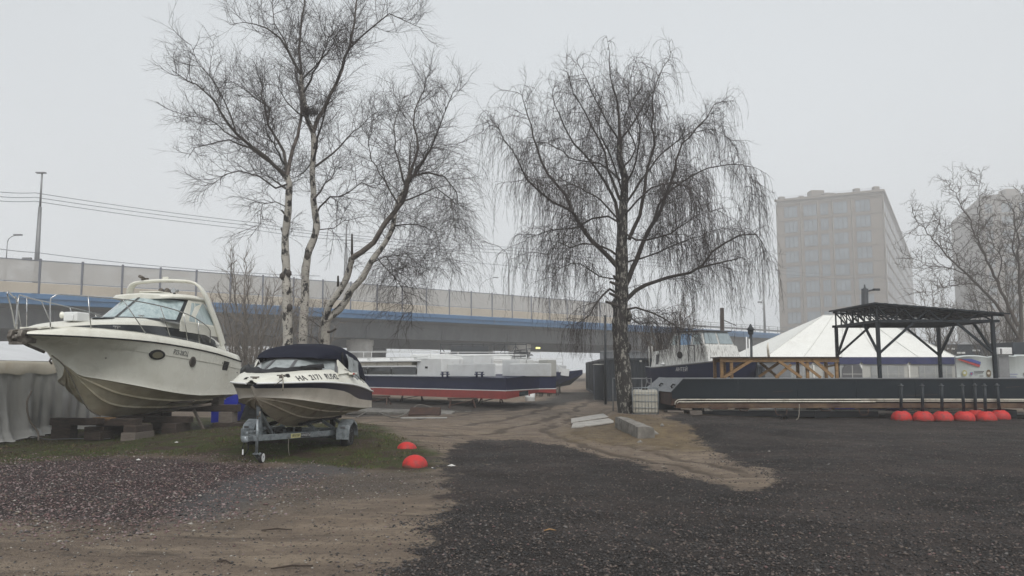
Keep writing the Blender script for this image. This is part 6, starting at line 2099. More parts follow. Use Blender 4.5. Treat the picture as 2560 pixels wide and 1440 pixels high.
# little jet-ski like covered craft, top only visible over the gunwale
o = thing('covered_jet_ski', 'small craft under a pale cover between the two boats', 'jet ski', (P(628, 925, 30).x, 30, 0))
MB().lathe([(.01, .9), (.3, .88), (.55, .7), (.6, .5), (.4, .3), (.2, .2)], n=16).build('hull', M['white_old'], o)
mb = MB().tube([(-.5, 0, 1.55), (-.2, 0, 1.75), (.2, 0, 1.78), (.5, 0, 1.58)], [.08, .14, .15, .06], 10); mb.box((0, 0, 1.2), (.5, .4, .7)); mb.build('cover', M['grey_tarp'], o, bevel=.05)

# ================================================================ FAR CLUTTER LEFT, UNDER THE BRIDGE
def small_boat(px, D, L, rz, label, hullm='white_old', z=.6, h=1.0, cab=True, name='laid_up_boat', grp='laid up boats under the bridge'):
    c = P(px, 925, D); t = thing(name, label, 'boat', (c.x, c.y, 0), rz, grp)
    rows = []
    for i in range(9):
        f = i / 8; x = L / 2 - L * f; w = L * .17 * (1 - (1 - f) ** 2.4) + .03
        zk = z + h * .75 * (1 - f) ** 2.6
        rows.append([(x, -w, z + h + .15 * (1 - f)), (x, -w * .75, z + h * .35 + .3 * (1 - f) ** 2), (x, 0, zk), (x, w * .75, z + h * .35 + .3 * (1 - f) ** 2), (x, w, z + h + .15 * (1 - f))])
    mb = MB().loft(rows, smooth=False); mb.add(rows[-1], [(0, 1, 2, 3, 4)])
    mb.add([r[0] for r in rows] + [r[-1] for r in reversed(rows)], [tuple(range(18))])
    mb.build('hull', M[hullm], t)
    if cab:
        c_ = MB(); w = L * .12
        c_.prism([(-L * .28, z + h), (-L * .26, z + h + .9), (L * .02, z + h + .9), (L * .16, z + h)], -w, w, axis='Y')
        cc = c_.build('cabin', M['white'], t, bevel=.04)
        for s in (1, -1):
            MB().prism([(-L * .22, z + h + .4), (-L * .22, z + h + .75), (L * .01, z + h + .75), (L * .07, z + h + .4)], s * w, s * (w + .02), axis='Y').build('cabin_window', M['glass_dark'], t)
    for x in (-L * .3, L * .15):
        MB().box((x, 0, z / 2 + .05), (.3, L * .24, z + .1)).build('cradle', M['rust'], t)
    return t


small_boat(596, 50, 6.5, R(-75), 'weathered white boat under the bridge left of the willow', h=1.1)
small_boat(640, 58, 6.0, R(-60), 'white cabin boat with dark windows under the bridge', z=.8)
small_boat(668, 46, 5.5, R(-110), 'yellowish open boat stored under the bridge', 'pvc', cab=True, h=.9)
small_boat(575, 66, 8, R(10), 'long white hull far under the bridge', z=1.2)
small_boat(700, 62, 7, R(190), 'pale boat half hidden by the first birch trunk', z=1.0)
o = thing('storage_shed', 'dark shed standing deep under the bridge behind the willow', 'shed', (P(650, 925, 76).x, 76, 0))
mb = MB().box((0, 0, 1.5), (13, 5, 3.0)); mb.build('wall', M['bridge_soffit'], o)
MB().prism([(-6.8, 3.0), (0, 3.7), (6.8, 3.0)], -2.8, 2.8, axis='Y').build('roof', M['conc_pale'], o)
MB().box((2.5, -2.53, 1.2), (2.2, .06, 2.2)).build('door', M['container'], o)

# ================================================================ NAVY / RED RIVER BOAT
rb_A = Vector((-.27, 36, 0)); rb_dir = Vector((-7.5, 7.2, 0)).normalized(); rb_n = Vector((-rb_dir.y, rb_dir.x, 0))
if rb_n.y < 0: rb_n = -rb_n
RL = 22.0; RBm = 4.6
rb = thing('river_boat', 'long river boat with navy and red hull laid up on trestles', 'boat', rb_A)


def rp(a, b, z): return rb_dir * a + rb_n * b + Vector((0, 0, z))


def rb_outline(inset=0.0):      # plan outline, starts at near bend A, goes to far left, round the back, to the blunt end
    return [(0.0 + 0, inset), (RL, inset), (RL, RBm - inset), (-1.6, RBm - inset), (-2.55, RBm * .62), (-2.6, RBm * .5), ]


# end plate goes from A to (1.34,39.5): a = dot, b = dot
e = Vector((1.34 + .27, 3.5, 0)); ea, eb = e.dot(rb_dir), e.dot(rb_n)
plan = [(0, 0), (RL, 0), (RL, RBm), (ea * .8, RBm), (ea, eb)]


def band(z0, z1, name, m, off=0.0, zend=None, zend0=None):
    mb = MB(); n = len(plan)
    cx = sum(p[0] for p in plan) / n; cy = sum(p[1] for p in plan) / n
    def q(p, z):
        d = Vector((p[0] - cx, p[1] - cy)); d.normalize()
        return rp(p[0] + d.x * off, p[1] + d.y * off, z)
    for i in range(n):
        j = (i + 1) % n
        za = z0[i] if isinstance(z0, list) else z0; zb = z0[j] if isinstance(z0, list) else z0
        ya = z1[i] if isinstance(z1, list) else z1; yb = z1[j] if isinstance(z1, list) else z1
        mb.add([q(plan[i], za), q(plan[j], zb), q(plan[j], yb), q(plan[i], ya)], [(0, 1, 2, 3)])
    if name in ('hull', 'bottom'):
        mb.add([q(p, (z0[i] if isinstance(z0, list) else z0)) for i, p in enumerate(plan)], [tuple(reversed(range(n)))])
        mb.add([q(p, (z1[i] if isinstance(z1, list) else z1)) for i, p in enumerate(plan)], [tuple(range(n))])
    return mb


zt = [1.30, 1.36, 1.36, 1.40, 1.44]
band(.80, zt, 'hull', None).build('hull', M['navy_hull'], rb)
band(.76, .80, 'stripe', None, .012).build('stripe', M['white'], rb)
band([.40, .42, .42, .55, .62], .76, 'bottom', None, -.004).build('bottom', M['red_hull'], rb)
# gunwale lip
mb = MB(); n = len(plan)
for i in range(n):
    j = (i + 1) % n
    mb.beam(rp(*plan[i], zt[i] + .02), rp(*plan[j], zt[j] + .02), .12, .06)
mb.build('gunwale', M['navy_hull'], rb)
# recess in the stern plate
pA, pB = rp(0, 0, 0), rp(ea, eb, 0)
dv = (pB - pA); L_ = dv.length; dv.normalize(); nn = Vector((dv.y, -dv.x, 0))
MB().beam(pA + dv * L_ * .38 + nn * .005 + Vector((0, 0, .60)), pA + dv * L_ * .64 + nn * .005 + Vector((0, 0, .62)), .02, .22).build('stern_recess', M['glass_dark'], rb)
MB().beam(pA + dv * L_ * .66 + nn * .02 + Vector((0, 0, .62)), pA + dv * L_ * .67 + nn * .02 + Vector((0, 0, .62)), .05, .28).build('rudder_bracket', M['red_hull'], rb)
# bollards on deck
for a in (.9, 2.0):
    mb = MB()
    for d in (-.18, .18): mb.tube([rp(a * 2.2 + d, .25, 1.34), rp(a * 2.2 + d, .25, 1.62)], .05, 8)
    mb.beam(rp(a * 2.2 - .32, .25, 1.50), rp(a * 2.2 + .32, .25, 1.50), .05, .05); mb.beam(rp(a * 2.2 - .28, .25, 1.60), rp(a * 2.2 + .28, .25, 1.60), .05, .04)
    mb.build('mooring_bitts', M['navy_hull'], rb)
# blank white cabin and windowed cabin
def rbox(name, a0, a1, b0, b1, z0, z1, m, bev=.03):
    mb = MB(); vs = [rp(a, b, z) for z in (z0, z1) for a, b in ((a0, b0), (a1, b0), (a1, b1), (a0, b1))]
    mb.add(vs, [(3, 2, 1, 0), (4, 5, 6, 7), (0, 1, 5, 4), (1, 2, 6, 5), (2, 3, 7, 6), (3, 0, 4, 7)])
    return mb.build(name, M[m], rb, bevel=bev)


rbox('cabin', 5.0, 6.9, .55, 4.1, 1.36, 2.28, 'white')
rbox('porthole', 6.05, 6.25, .535, .56, 1.78, 1.88, 'black', 0)
rbox('cabin_wall', 6.92, 20, .62, 4.0, 1.36, 1.46, 'white')
for k in range(6):
    a = 7.1 + k * 2.1
    rbox('cabin_window', a, a + 1.98, .64, .66, 1.46, 1.83, 'glass_dark', 0)
rbox('interior', 7.2, 19.8, 1.9, 3.8, 1.46, 1.8, 'tent_wall')
rbox('roof', 6.92, 20.2, .45, 4.15, 1.84, 1.93, 'white')
rbox('roof_recess', 7.4, 20.0, .60, 4.1, 1.93, 2.12, 'pvc')
rbox('roof_edge', 6.6, 20.2, .40, 4.2, 2.12, 2.20, 'white')
for k in range(7): rbox('roof_rib', 7.0 + k * 2, 7.1 + k * 2, .5, 4.1, 2.2, 2.34, 'white', 0)
rbox('roof_rail', 6.0, 20.2, .5, .56, 2.34, 2.38, 'white', 0); rbox('roof_rail', 5.4, 20.2, 4.0, 4.06, 2.34, 2.38, 'white', 0)
rbox('low_bulwark', 1.6, 5.0, .9, .96, 1.38, 2.0, 'white'); rbox('low_bulwark', -1.0, 1.6, 1.9, 1.96, 1.40, 2.0, 'white')
rbox('hatch_box', 4.2, 5.1, 2.0, 3.4, 2.0, 2.45, 'white')
for a_, zb_ in ((-.6, 2.0), (1.6, 2.0), (3.8, 2.0), (6.0, 2.3), (8.5, 2.36), (11, 2.36), (13.5, 2.36)):
    MB().tube([rp(a_, .7, zb_), rp(a_, .7, zb_ + .38)], .02, 6).build('rail_post', M['white'], rb)
MB().tube([rp(-.6, .7, 2.38), rp(3.8, .7, 2.38), rp(6.0, .7, 2.68), rp(13.5, .7, 2.74)], .02, 6).build('deck_rail', M['white'], rb)
rbox('hatch_box', 1.2, 2.4, 2.2, 3.2, 1.4, 2.2, 'white'); rbox('vent_box', -.4, .2, 2.4, 3.0, 1.4, 2.18, 'tent_wall'); rbox('deck_locker', 3.0, 3.7, 1.2, 1.8, 1.4, 1.72, 'navy_hull')
# trestles below
def trestle(c, w, label, rz=0, m='rust', h=.42):
    t = thing('steel_trestle', label, 'trestle', c, rz, 'trestles under the river boats')
    MB().beam((-w / 2, 0, h), (w / 2, 0, h), .09, .08).build('top_bar', M[m], t)
    for s in (-1, 1):
        for q in (-.22, .22): MB().beam((s * w * .38, 0, h - .03), (s * w * .45, q, 0), .05, .05).build('leg', M[m], t)
    MB().beam((-w * .4, -.12, h * .35), (w * .4, .12, h * .8), .04, .04).build('brace', M[m], t)
    return t


for k, (px, py) in enumerate([(945, 1012), (1030, 1004), (1155, 1020), (1228, 1010), (1245, 1009)][:4]):
    g = G(px, py); trestle(g, 1.3, ['trestle under the far end of the navy hull', 'trestle in shade under the navy hull, second from the far end', 'near trestle with a crate on top beside the white bag', 'trestle in shade close to the stern of the navy hull'][k], rz=R(-20 + 15 * k))
g = G(1148, 1003); o = MB().box(g + Vector((0, 0, .52)), (.5, .3, .2)).build('wooden_crate', M['wood_new'], bevel=.01); tag(o, 'small orange-brown crate wedged under the navy hull', 'crate')
g = G(1188, 1006); o = MB().lathe([(.02, .7), (.13, .55), (.11, .35), (.16, .1), (.1, .02)], (g.x, g.y, 0), 10).build('plastic_bag', M['white']); tag(o, 'white plastic bag hanging by the trestle under the hull', 'bag')
g = G(1325, 1003); o = thing('white_barrel', 'white barrel under the stern of the navy hull', 'barrel', g); MB().lathe([(.26, 0), (.27, .02), (.27, .2), (.28, .22), (.27, .24), (.27, .6), (.25, .62)], n=20).build('drum', M['white'], o); MB().lathe([(.255, .62), (.255, .64), (.2, .645)], n=20).build('lid', M['pvc'], o)


def garden_set(px, py, label, rz):
    g = G(px, py); t = thing('metal_chair', label, 'chair', g, rz, 'black chairs by the lane')
    MB().box((0, 0, .45), (.55, .5, .05)).build('seat', M['black'], t)
    for x in (-.25, .25):
        for y in (-.22, .22): MB().tube([(x, y, 0), (x, y, .45)], .025, 6).build('leg', M['black'], t)
    mb = MB().box((0, .24, .75), (.55, .04, .3)); mb.tube([(-.25, .23, .45), (-.25, .25, .9)], .02, 6); mb.tube([(.25, .23, .45), (.25, .25, .9)], .02, 6); mb.build('backrest', M['black'], t)


garden_set(1362, 991, 'black chair standing just past the navy hull stern', R(10)); garden_set(1384, 989, 'black chair nearest the lane beside the stern', R(-20)); garden_set(1345, 990, 'black chair half hidden by the white barrel', R(60))
g = G(1370, 984); t = thing('metal_table', 'low dark table behind the black chairs', 'table', g); MB().box((0, 0, .55), (1.9, .7, .05)).build('tabletop', M['black'], t)
for x in (-.85, .85): MB().box((x, 0, .27), (.06, .6, .54)).build('leg', M['black'], t)

# ---- second river boat behind
def P2(px, D, z): q = P(px, 925, D); return Vector((q.x, q.y, z))
r2 = thing('river_boat', 'white decked river boat behind the first one with a navy upturned bow', 'boat', P2(1180, 55, 0))
o2 = P2(1180, 55, 0)
bow = P2(1456, 58, 0); st_ = P2(930, 66, 0)
ax_ = (bow - st_).normalized(); nn_ = Vector((-ax_.y, ax_.x, 0)); L2_ = (bow - st_).length
def q2(a, b, z): return st_ + ax_ * a + nn_ * b + Vector((0, 0, z)) - o2
rows = []
for i in range(13):
    f = i / 12; a = L2_ * f
    w = 2.6 * (1 - max(0, (f - .82) / .18) ** 1.8) + .05
    zt2 = 1.25 + .42 * max(0, (f - .72) / .28) ** 1.5; zb2 = .35 + 1.05 * max(0, (f - .84) / .16) ** 2
    rows.append([q2(a, w, zt2), q2(a, w * .95, zb2 + .32), q2(a, w * .8, zb2), q2(a, -w * .8, zb2), q2(a, -w * .95, zb2 + .32), q2(a, -w, zt2)])
mb = MB().loft(rows, mf=lambda i, j: 1 if j in (1, 2, 3) and i < 10 else 0, smooth=False); mb.add(rows[0], [tuple(range(6))])
mb.add([r[0] for r in rows] + [r[-1] for r in reversed(rows)], [tuple(range(26))])
mb.build('hull', [M['navy_hull'], M['red_hull']], r2)
mb = MB(); f0, f1 = .25, .90
vs = [q2(L2_ * f, b, z) for z in (1.25, 2.06) for f, b in ((f0, -2.2), (f1, -1.5), (f1, 1.5), (f0, 2.2))]
mb.add(vs, [(3, 2, 1, 0), (4, 5, 6, 7), (0, 1, 5, 4), (1, 2, 6, 5), (2, 3, 7, 6), (3, 0, 4, 7)]); mb.build('deckhouse', M['white'], r2, bevel=.03)
mb = MB(); vs = [q2(L2_ * f, b, z) for z in (2.06, 2.42) for f, b in ((.3, -1.6), (.62, -1.6), (.62, 1.6), (.3, 1.6))]
mb.add(vs, [(3, 2, 1, 0), (4, 5, 6, 7), (0, 1, 5, 4), (1, 2, 6, 5), (2, 3, 7, 6), (3, 0, 4, 7)]); mb.build('upper_house', M['white'], r2, bevel=.03)
mb = MB()
for z in (2.25, 2.5): mb.tube([q2(L2_ * .3, -2.2, z), q2(L2_ * .95, -1.5, z)], .025, 6)
for f in np.linspace(.62, .95, 9): mb.tube([q2(L2_ * f, -2.2 + .7 * (f - .3) / .65, 2.06), q2(L2_ * f, -2.2 + .7 * (f - .3) / .65, 2.5)], .022, 6)
mb.build('deck_rail', M['white'], r2)
for f in (.5, .66, .8, .87): MB().lathe([(.12, -.05), (.12, .05)], q2(L2_ * f, -2.2 + .7 * (f - .25) / .65, 1.95), 12, axis='Y').build('side_lamp', M['black'], r2)
mb = MB().beam(q2(L2_ * .93, -1.3, 1.6), q2(L2_ * .97, -1.2, 1.5), .1, .5); mb.beam(q2(L2_ * .915, -1.35, 2.1), q2(L2_ * .965, -1.2, 1.5), .08, .12); mb.build('gangway', M['white'], r2)
for f in (.34, .42, .50, .58):
    MB().beam(q2(L2_ * f, -1.62, 2.24), q2(L2_ * (f + .05), -1.62, 2.24), .03, .2).build('cabin_window', M['glass_dark'], r2)
for f, hh in ((.70, .35), (.77, .22), (.84, .4)):
    MB().box(q2(L2_ * f, -.4, 2.06 + hh / 2), (.9, .7, hh)).build('roof_box', M['white'] if hh > .3 else M['tent_wall'], r2, bevel=.02)
# third boat: low white roofs and loose gear
r3 = thing('river_boat', 'third white river boat furthest back with gear stacked on its roof', 'boat', P2(1120, 70, 0))
o3_ = P2(1120, 70, 0)
for nm, x0, x1, z0, z1, m, dd in (('hull', -12, 9, .5, 1.5, 'navy_hull', 4.4), ('deckhouse', -11, 7.5, 1.5, 2.5, 'white', 4), ('roof', -10.5, 5.5, 2.5, 2.7, 'white', 4.3), ('upper_house', -3, 6.8, 2.7, 3.05, 'white', 3.4)):
    MB().box(((x0 + x1) / 2, 0, (z0 + z1) / 2), (x1 - x0, dd, z1 - z0)).build(nm, M[m], r3, bevel=.04)
for x in (-11, -7, -3, 1, 4.5, 8): MB().tube([(x, -2.0, 2.5), (x, -2.0, 3.2)], .03, 6).build('rail_post', M['white'], r3)
MB().tube([(-11, -2.0, 3.2), (8, -2.0, 3.2)], .03, 6).build('roof_rail', M['white'], r3)
o = MB().box(P2(1181, 66, 2.62), (.0 + .75, .4, .28)).build('red_locker', M['red_paint'], bevel=.02); tag(o, 'small red locker on the roof of the white river boats', 'locker')
for px, s in ((1223, .12), (1229, .1)):
    o = MB().beam(P2(px, 54, 2.06), P2(px - 3, 54, 2.62), .09, .09).build('striped_post', M['ink']); tag(o, 'short black post standing on the white deck, ' + ('left one' if px == 1223 else 'right one') + ' of the pair', 'post', 'black posts on the white deck')
# dark work barge and scaffold under the bridge
wb = thing('work_barge', 'dark barge with lattice frame and lit windows under the bridge', 'barge', P2(1205, 84, 0)); wo_ = P2(1205, 84, 0)
MB().box((0, 0, 1.6), (9.0, 4, 1.6)).build('hull', M['bridge_soffit'], wb)
MB().box((-1.2, 0, 3.3), (3.8, 3, 1.7)).build('cabin', M['container'], wb)
for k in range(3): MB().box((.8 + k * .45, -1.6, 3.2), (.3, .06, .35)).build('lit_window', M['white'], wb)
mb = MB()
for x in np.linspace(-4.2, 4.6, 9): mb.beam((x, -1.9, 2.4), (x, -1.9, 4.4), .08, .08)
for x in np.linspace(-4.2, 3.5, 8): mb.beam((x, -1.9, 2.4 if int(x * 3) % 2 else 4.2), (x + 1.1, -1.9, 4.2 if int(x * 3) % 2 else 2.4), .06, .06)
for z in (2.6, 3.4, 4.3): mb.beam((-4.2, -1.9, z), (4.6, -1.9, z), .08, .08)
mb.build('lattice', M['dark_metal'], wb)
sc_ = thing('stacked_frames', 'dark heap of folded frames on the roof left of the yellow lamp', 'frames', P2(1302, 62, 2.3))
mb = MB()
rq = np.random.default_rng(2)
for k in range(14): mb.beam((rq.uniform(-.9, -.3), 0, .05 + k * .065), (rq.uniform(.4, 1.0), rq.uniform(-.4, .4), .05 + k * .07 + rq.uniform(-.1, .12)), .05, .05)
for x in (-.5, .0, .5): mb.beam((x, 0, 0), (x, 0, .95), .06, .06)
mb.build('bar', M['ink'], sc_)
# horizontal pipes lying on the river boat roofs
for k in range(4):
    a = P2(1075 + 35 * k, 50, 2.22 + .02 * k); b = P2(1330 + 20 * k, 52, 2.12 + .05 * k)
    o = MB().tube([a, b], .03, 6).build('white_pipe', M['white']); tag(o, ['lowest', 'second', 'third', 'topmost'][k] + ' of the long white pipes lying over the river boat decks', 'pipe', 'white pipes over the decks')

# ---- ground things by the lane
g0, g1 = G(905, 1040), G(1090, 1036)
sl_ = MB()
o = MB().box((0, 0, 0), (4.6, .9, .14)).build('concrete_slab', M['conc'], bevel=.03); o.location = (G(985, 1036) + Vector((0, 0, .08))); o.rotation_euler = (R(5), R(1.5), R(-6)); tag(o, 'rough long concrete slab lying beside the lane behind the trailer', 'slab')
o = MB().box((0, 0, 0), (1.15, .5, .22)).build('steel_plate', M['rust'], bevel=.02); o.location = (G(1062, 1040) + Vector((0, 0, .1))); o.rotation_euler = (R(30), 0, R(-4)); tag(o, 'rusty dark plate propped at the end of the slab', 'plate')
o = MB().box((0, 0, 0), (1.6, .5, .03)).build('wet_board', M['snow_plate'], bevel=.01); o.location = (G(1060, 1047) + Vector((0, 0, .03))); o.rotation_euler = (0, 0, R(3)); tag(o, 'thin pale board flat on the ground in front of the rusty plate', 'board')
rope([G(890, 1046) + Vector((0, 0, .04)), G(930, 1035) + Vector((0, 0, .12)), G(985, 1047) + Vector((0, 0, .05)), G(1020, 1040) + Vector((0, 0, .15)), G(1050, 1025) + Vector((0, 0, .22)), G(1110, 1030) + Vector((0, 0, .06)), G(1180, 1032) + Vector((0, 0, .04))], 'long grey cable snaking past the concrete slab', .022, name='cable', m='conc')

# ================================================================ RED HALF-BALL BOLLARDS NEAR THE TRAILER
def dome(c, r, h, label, flat=1.0, name='concrete_bollard', grp='red half ball bollards'):
    prof = [(r, 0), (r, .04)] + [(r * math.cos(R(a)), .04 + (h - .04) * math.sin(R(a))) for a in (10, 22, 34, 46, 58, 70, 80)] + [(.004, h)]
    o = MB().lathe(prof, n=36).build(name, M['red_dome']); o.location = c
    return tag(o, label, 'bollard', grp)


g = G(1037, 1168); o = dome(g + Vector((0, 0, -.01)), .225, .225, 'nearer red half ball bollard on the gravel edge by the trailer'); o.rotation_euler = (R(2), R(4), 0)
g = G(1017, 1128); o = dome(g + Vector((0, 0, -.005)), .212, .20, 'farther red half ball bollard with chipped rim behind the nearer one'); o.rotation_euler = (R(-2), R(4), 0)
# bits on the ground
for k, (px, py, s) in enumerate([(441, 1119, .06), (1128, 1168, .07), (1085, 1174, .05), (1080, 1172, .04), (345, 1152, .05)]):
    g = G(px, py)
    v = [tuple(np.array(p) * np.array([1, 1, .5]) * s * rng.uniform(.7, 1.2)) for p in OCT_V]
    o = MB().add(v, OCT_F).build('stone', M['conc_pale'] if k != 2 else M['ink']); o.location = g + Vector((0, 0, ground_h(g.x, g.y)[0] + s * .2))
    tag(o, ['pale stone in the grass below the cruiser blocks', 'white scrap of stone at the edge of the dark millings', 'dark lump beside the near red bollard', 'small pale stone beside the near red bollard', 'little white stone on the purple gravel'][k], 'stone', 'loose stones')
for k, (px, py, L, rz) in enumerate([(692, 1326, .32, .1), (730, 1424, .35, .3), (560, 1410, .16, -.4), (1375, 1330, .13, .2)]):
    g = G(px, py); o = MB().tube([(-L / 2, 0, 0), (0, .02, .01), (L / 2, -.01, 0)], [.006, .009, .005], 6).build('stick', M['timber'] if k < 3 else M['wood_new']); o.location = g + Vector((0, 0, ground_h(g.x, g.y)[0] + .015)); o.rotation_euler = (0, 0, rz)
    tag(o, ['dark stick lying on the sandy dirt', 'dark curved stick at the bottom edge of the sandy dirt', 'short dark twig near the bottom left', 'pale wood chip on the dark millings'][k], 'stick', 'sticks on the ground')
# ================================================================ CONTAINERS
def container(c, L, W, H, rz, label):
    t = thing('storage_container', label, 'container', c, rz, 'dark storage containers')
    # corrugated shell
    mb = MB()
    def wall(p0, p1):
        p0 = Vector(p0); p1 = Vector(p1); d = p1 - p0; n = int(d.length / .28); nrm = Vector((d.y, -d.x, 0)).normalized()
        rows = []
        for i in range(n + 1):
            for k, off in ((0, 0), (.45, 0), (.55, -.045), (.95, -.045)):
                f = min(1, (i + k) / n)
                if i == n and k: break
                p = p0 + d * f + nrm * (off)
                rows.append([(p.x, p.y, .12), (p.x, p.y, H - .12)])
        mb.loft(rows, smooth=False)
    wall((0, 0, 0), (W, 0, 0)); wall((0, L, 0), (0, 0, 0)); wall((W, 0, 0), (W, L, 0)); wall((W, L, 0), (0, L, 0))
    mb.build('shell', M['container'], t, fixn=False)
    fr = MB()
    for x in (0, W):
        for y in (0, L): fr.box((x, y, H / 2), (.16, .16, H))
    for z in (.07, H - .07):
        for x in (0, W): fr.box((x, L / 2, z), (.14, L - .17, .135))
        for y in (0, L): fr.box((W / 2, y, z), (W - .17, .14, .135))
    fr.build('frame', M['container'], t, bevel=.01)
    MB().box((W / 2, L / 2, H - .03), (W - .05, L - .05, .04)).build('roof', M['container'], t)
    MB().box((W * .32, -.09, H / 2), (.05, .04, H - .35)).build('door_bar', M['tent_wall'], t)
    MB().box((W * .78, -.09, H * .93), (.12, .03, .1)).build('sticker', M['tent_wall'], t)
    return t


c0 = G(1515, 1003)
ddir = Vector((P(1462, 925, 74).x - c0.x, 74 - c0.y, 0)).normalized()
crz = math.atan2(ddir.y, ddir.x) - PI / 2
for k in range(4):
    p = c0 + ddir * (k * 6.5)
    container(p, 6.05, 2.45, 2.35, crz, ['front container behind the weeping birch trunk', 'second container back along the lane', 'third container back along the lane', 'farthest container along the lane'][k])
xd = Vector((ddir.y, -ddir.x, 0))
container(c0 + xd * 2.75 + ddir * .8, 6.05, 2.3, 2.25, crz, 'container between the birch trunk and the old blue boat')
container(c0 + xd * 5.3 + ddir * 1.4, 6.05, 3.6, 2.0, crz, 'lower container mostly hidden by the old blue boat')
# vented locker against the first container
o = thing('metal_locker', 'narrow metal locker against the side of the front container', 'locker', c0 + ddir * 2.2 - xd * .28, crz)
MB().box((0, 0, 1.0), (.5, 1.7, 2.0)).build('body', M['container'], o, bevel=.02)
for y in (-.5, .0, .5): MB().box((-.26, y, 1.1), (.02, .08, 1.7)).build('strip', M['frame_grey'], o)
MB().box((0, 0, 2.02), (.55, 1.8, .05)).build('lid', M['tent_wall'], o)
# corrugated fence behind
f0, f1 = P(1500, 925, 62), P(1760, 925, 60)
fn = thing('sheet_metal_fence', 'light grey corrugated fence rising behind the containers', 'fence', (f0.x, f0.y, 0))
rows = []
n = 110
for i in range(n + 1):
    p = f0.lerp(f1, i / n) - f0; o_ = .05 if i % 4 in (1, 2) else 0
    rows.append([(p.x, p.y - o_, 0), (p.x, p.y - o_, 3.1)])
MB().loft(rows, smooth=False).build('sheet', M['corr'], fn, fixn=False)
mb = MB()
for z in (2.5, 3.12): mb.beam(Vector((0, -.1, z)), f1 - f0 + Vector((0, -.1, z - f1.z + f0.z)), .06, .08)
mb.build('rail', M['pole'], fn)
# poles
def simple_pole(px, pyb, pyt, D, r, label, m='dark_metal', extra=None, name='pole'):
    b = P(px, 925, D); top = P(px, pyt, D)
    t = thing(name, label, 'pole', (b.x, b.y, 0))
    MB().tube([(0, 0, 0), (top.x - b.x, 0, top.z)], [r, r * .8], 10).build('shaft', M[m], t)
    if extra: extra(t, Vector((top.x - b.x, 0, top.z)))
    return t


simple_pole(1513, 1010, 788, 40, .065, 'dark thin pole standing in front of the containers, left of the birch')
def wood_x(t, top):
    MB().beam(top + Vector((.1, 0, -.8)), top + Vector((.9, 0, -1.15)), .05, .05).build('wire_bracket', M['ink_grey'], t)
simple_pole(1805, 930, 770, 52, .16, 'brown wooden pole behind the old blue boat', 'timber', wood_x)
def lantern(t, top):
    MB().lathe([(.05, 0), (.14, .06), (.17, .28), (.24, .30), (.10, .46), (.03, .62)], top, 12).build('lantern_head', M['dark_metal'], t)
simple_pole(1877, 940, 838, 44, .10, 'dark lamp post with pointed lantern beside the white tent', extra=lantern)
simple_pole(1866, 940, 842, 40, .04, 'thin white mast left of the lantern post', 'white')
simple_pole(1873, 940, 847, 40.6, .04, 'second thin white mast close to the lantern post', 'white')
def cams(t, top):
    MB().lathe([(.16, -.35), (.16, 0), (.08, .1), (.05, .35)], top, 12).build('pole_cap', M['dark_metal'], t)
    mb = MB().beam(top + Vector((0, 0, -.25)), top + Vector((.62, -.2, -.1)), .14, .12); mb.box(top + Vector((.8, -.3, -.10)), (.5, .2, .18)); mb.build('camera', M['dark_metal'], t)
    MB().box(top + Vector((-.1, 0, -2.3)), (1.0, .3, .12)).build('bracket', M['dark_metal'], t)
simple_pole(2162, 940, 722, 64, .33, 'thick dark pole with cameras behind the canopy', extra=cams)
o = MB().tube([P(1922, 893, 44), P(1919, 868, 44), P(1920, 856, 44)], [.07, .06, .02], 8).build('rolled_flag', M['pvc']); tag(o, 'small pale rolled flag sticking up at the tent corner', 'flag')

# ================================================================ IBC TANK
ib = G(1613, 1037, .18); ib.z = .12
t = thing('liquid_tank', 'white plastic tank in a wire cage behind the birch trunk', 'tank', ib, R(-8)); t.scale = (.9, .9, .92)
MB().box((0, 0, .56), (.92, .92, .86)).build('bottle', M['ibc'], t, bevel=.07)
mb = MB()
for s in (-1, 1):
    for k in range(9):
        x = -.48 + .12 * k
        mb.tube([(x, s * .48, .1), (x, s * .48, 1.06)], .009, 6); mb.tube([(s * .48, x, .1), (s * .48, x, 1.06)], .009, 6)
    for z in (.12, .34, .58, .82, 1.06):
        mb.tube([(-.48, s * .485, z), (.48, s * .485, z)], .011, 6); mb.tube([(s * .485, -.48, z), (s * .485, .48, z)], .011, 6)
mb.build('cage', M['galv'], t)
MB().lathe([(.11, 0), (.11, .06), (.08, .07)], (0, 0, .99), 16).build('lid', M['black'], t)
MB().box((0, 0, .05), (1.0, 1.0, .1)).build('pallet', M['galv'], t)
t = thing('empty_cage', 'bare metal cage frame standing behind the white tank', 'cage', (ib.x - .25, ib.y + 1.3, .1), R(10))
mb = MB()
for x in (-.55, .55):
    for y in (-.5, .5): mb.tube([(x, y, 0), (x, y, 1.3)], .022, 6)
for z in (.1, 1.3):
    mb.tube([(-.55, -.5, z), (.55, -.5, z), (.55, .5, z), (-.55, .5, z), (-.55, -.5, z)], .02, 6)
mb.tube([(-.3, -.5, 1.3), (-.2, -.5, .9), (.3, -.5, .85), (.4, -.5, 1.25)], .012, 6)
mb.build('bar', M['pole'], t)
o = MB().box((0, 0, .45), (1.0, .05, .75)).build('metal_sheet', M['container'], bevel=.01); o.location = G(1668, 1033, .1); tag(o, 'grey metal sheet standing behind the pontoon timbers', 'sheet')

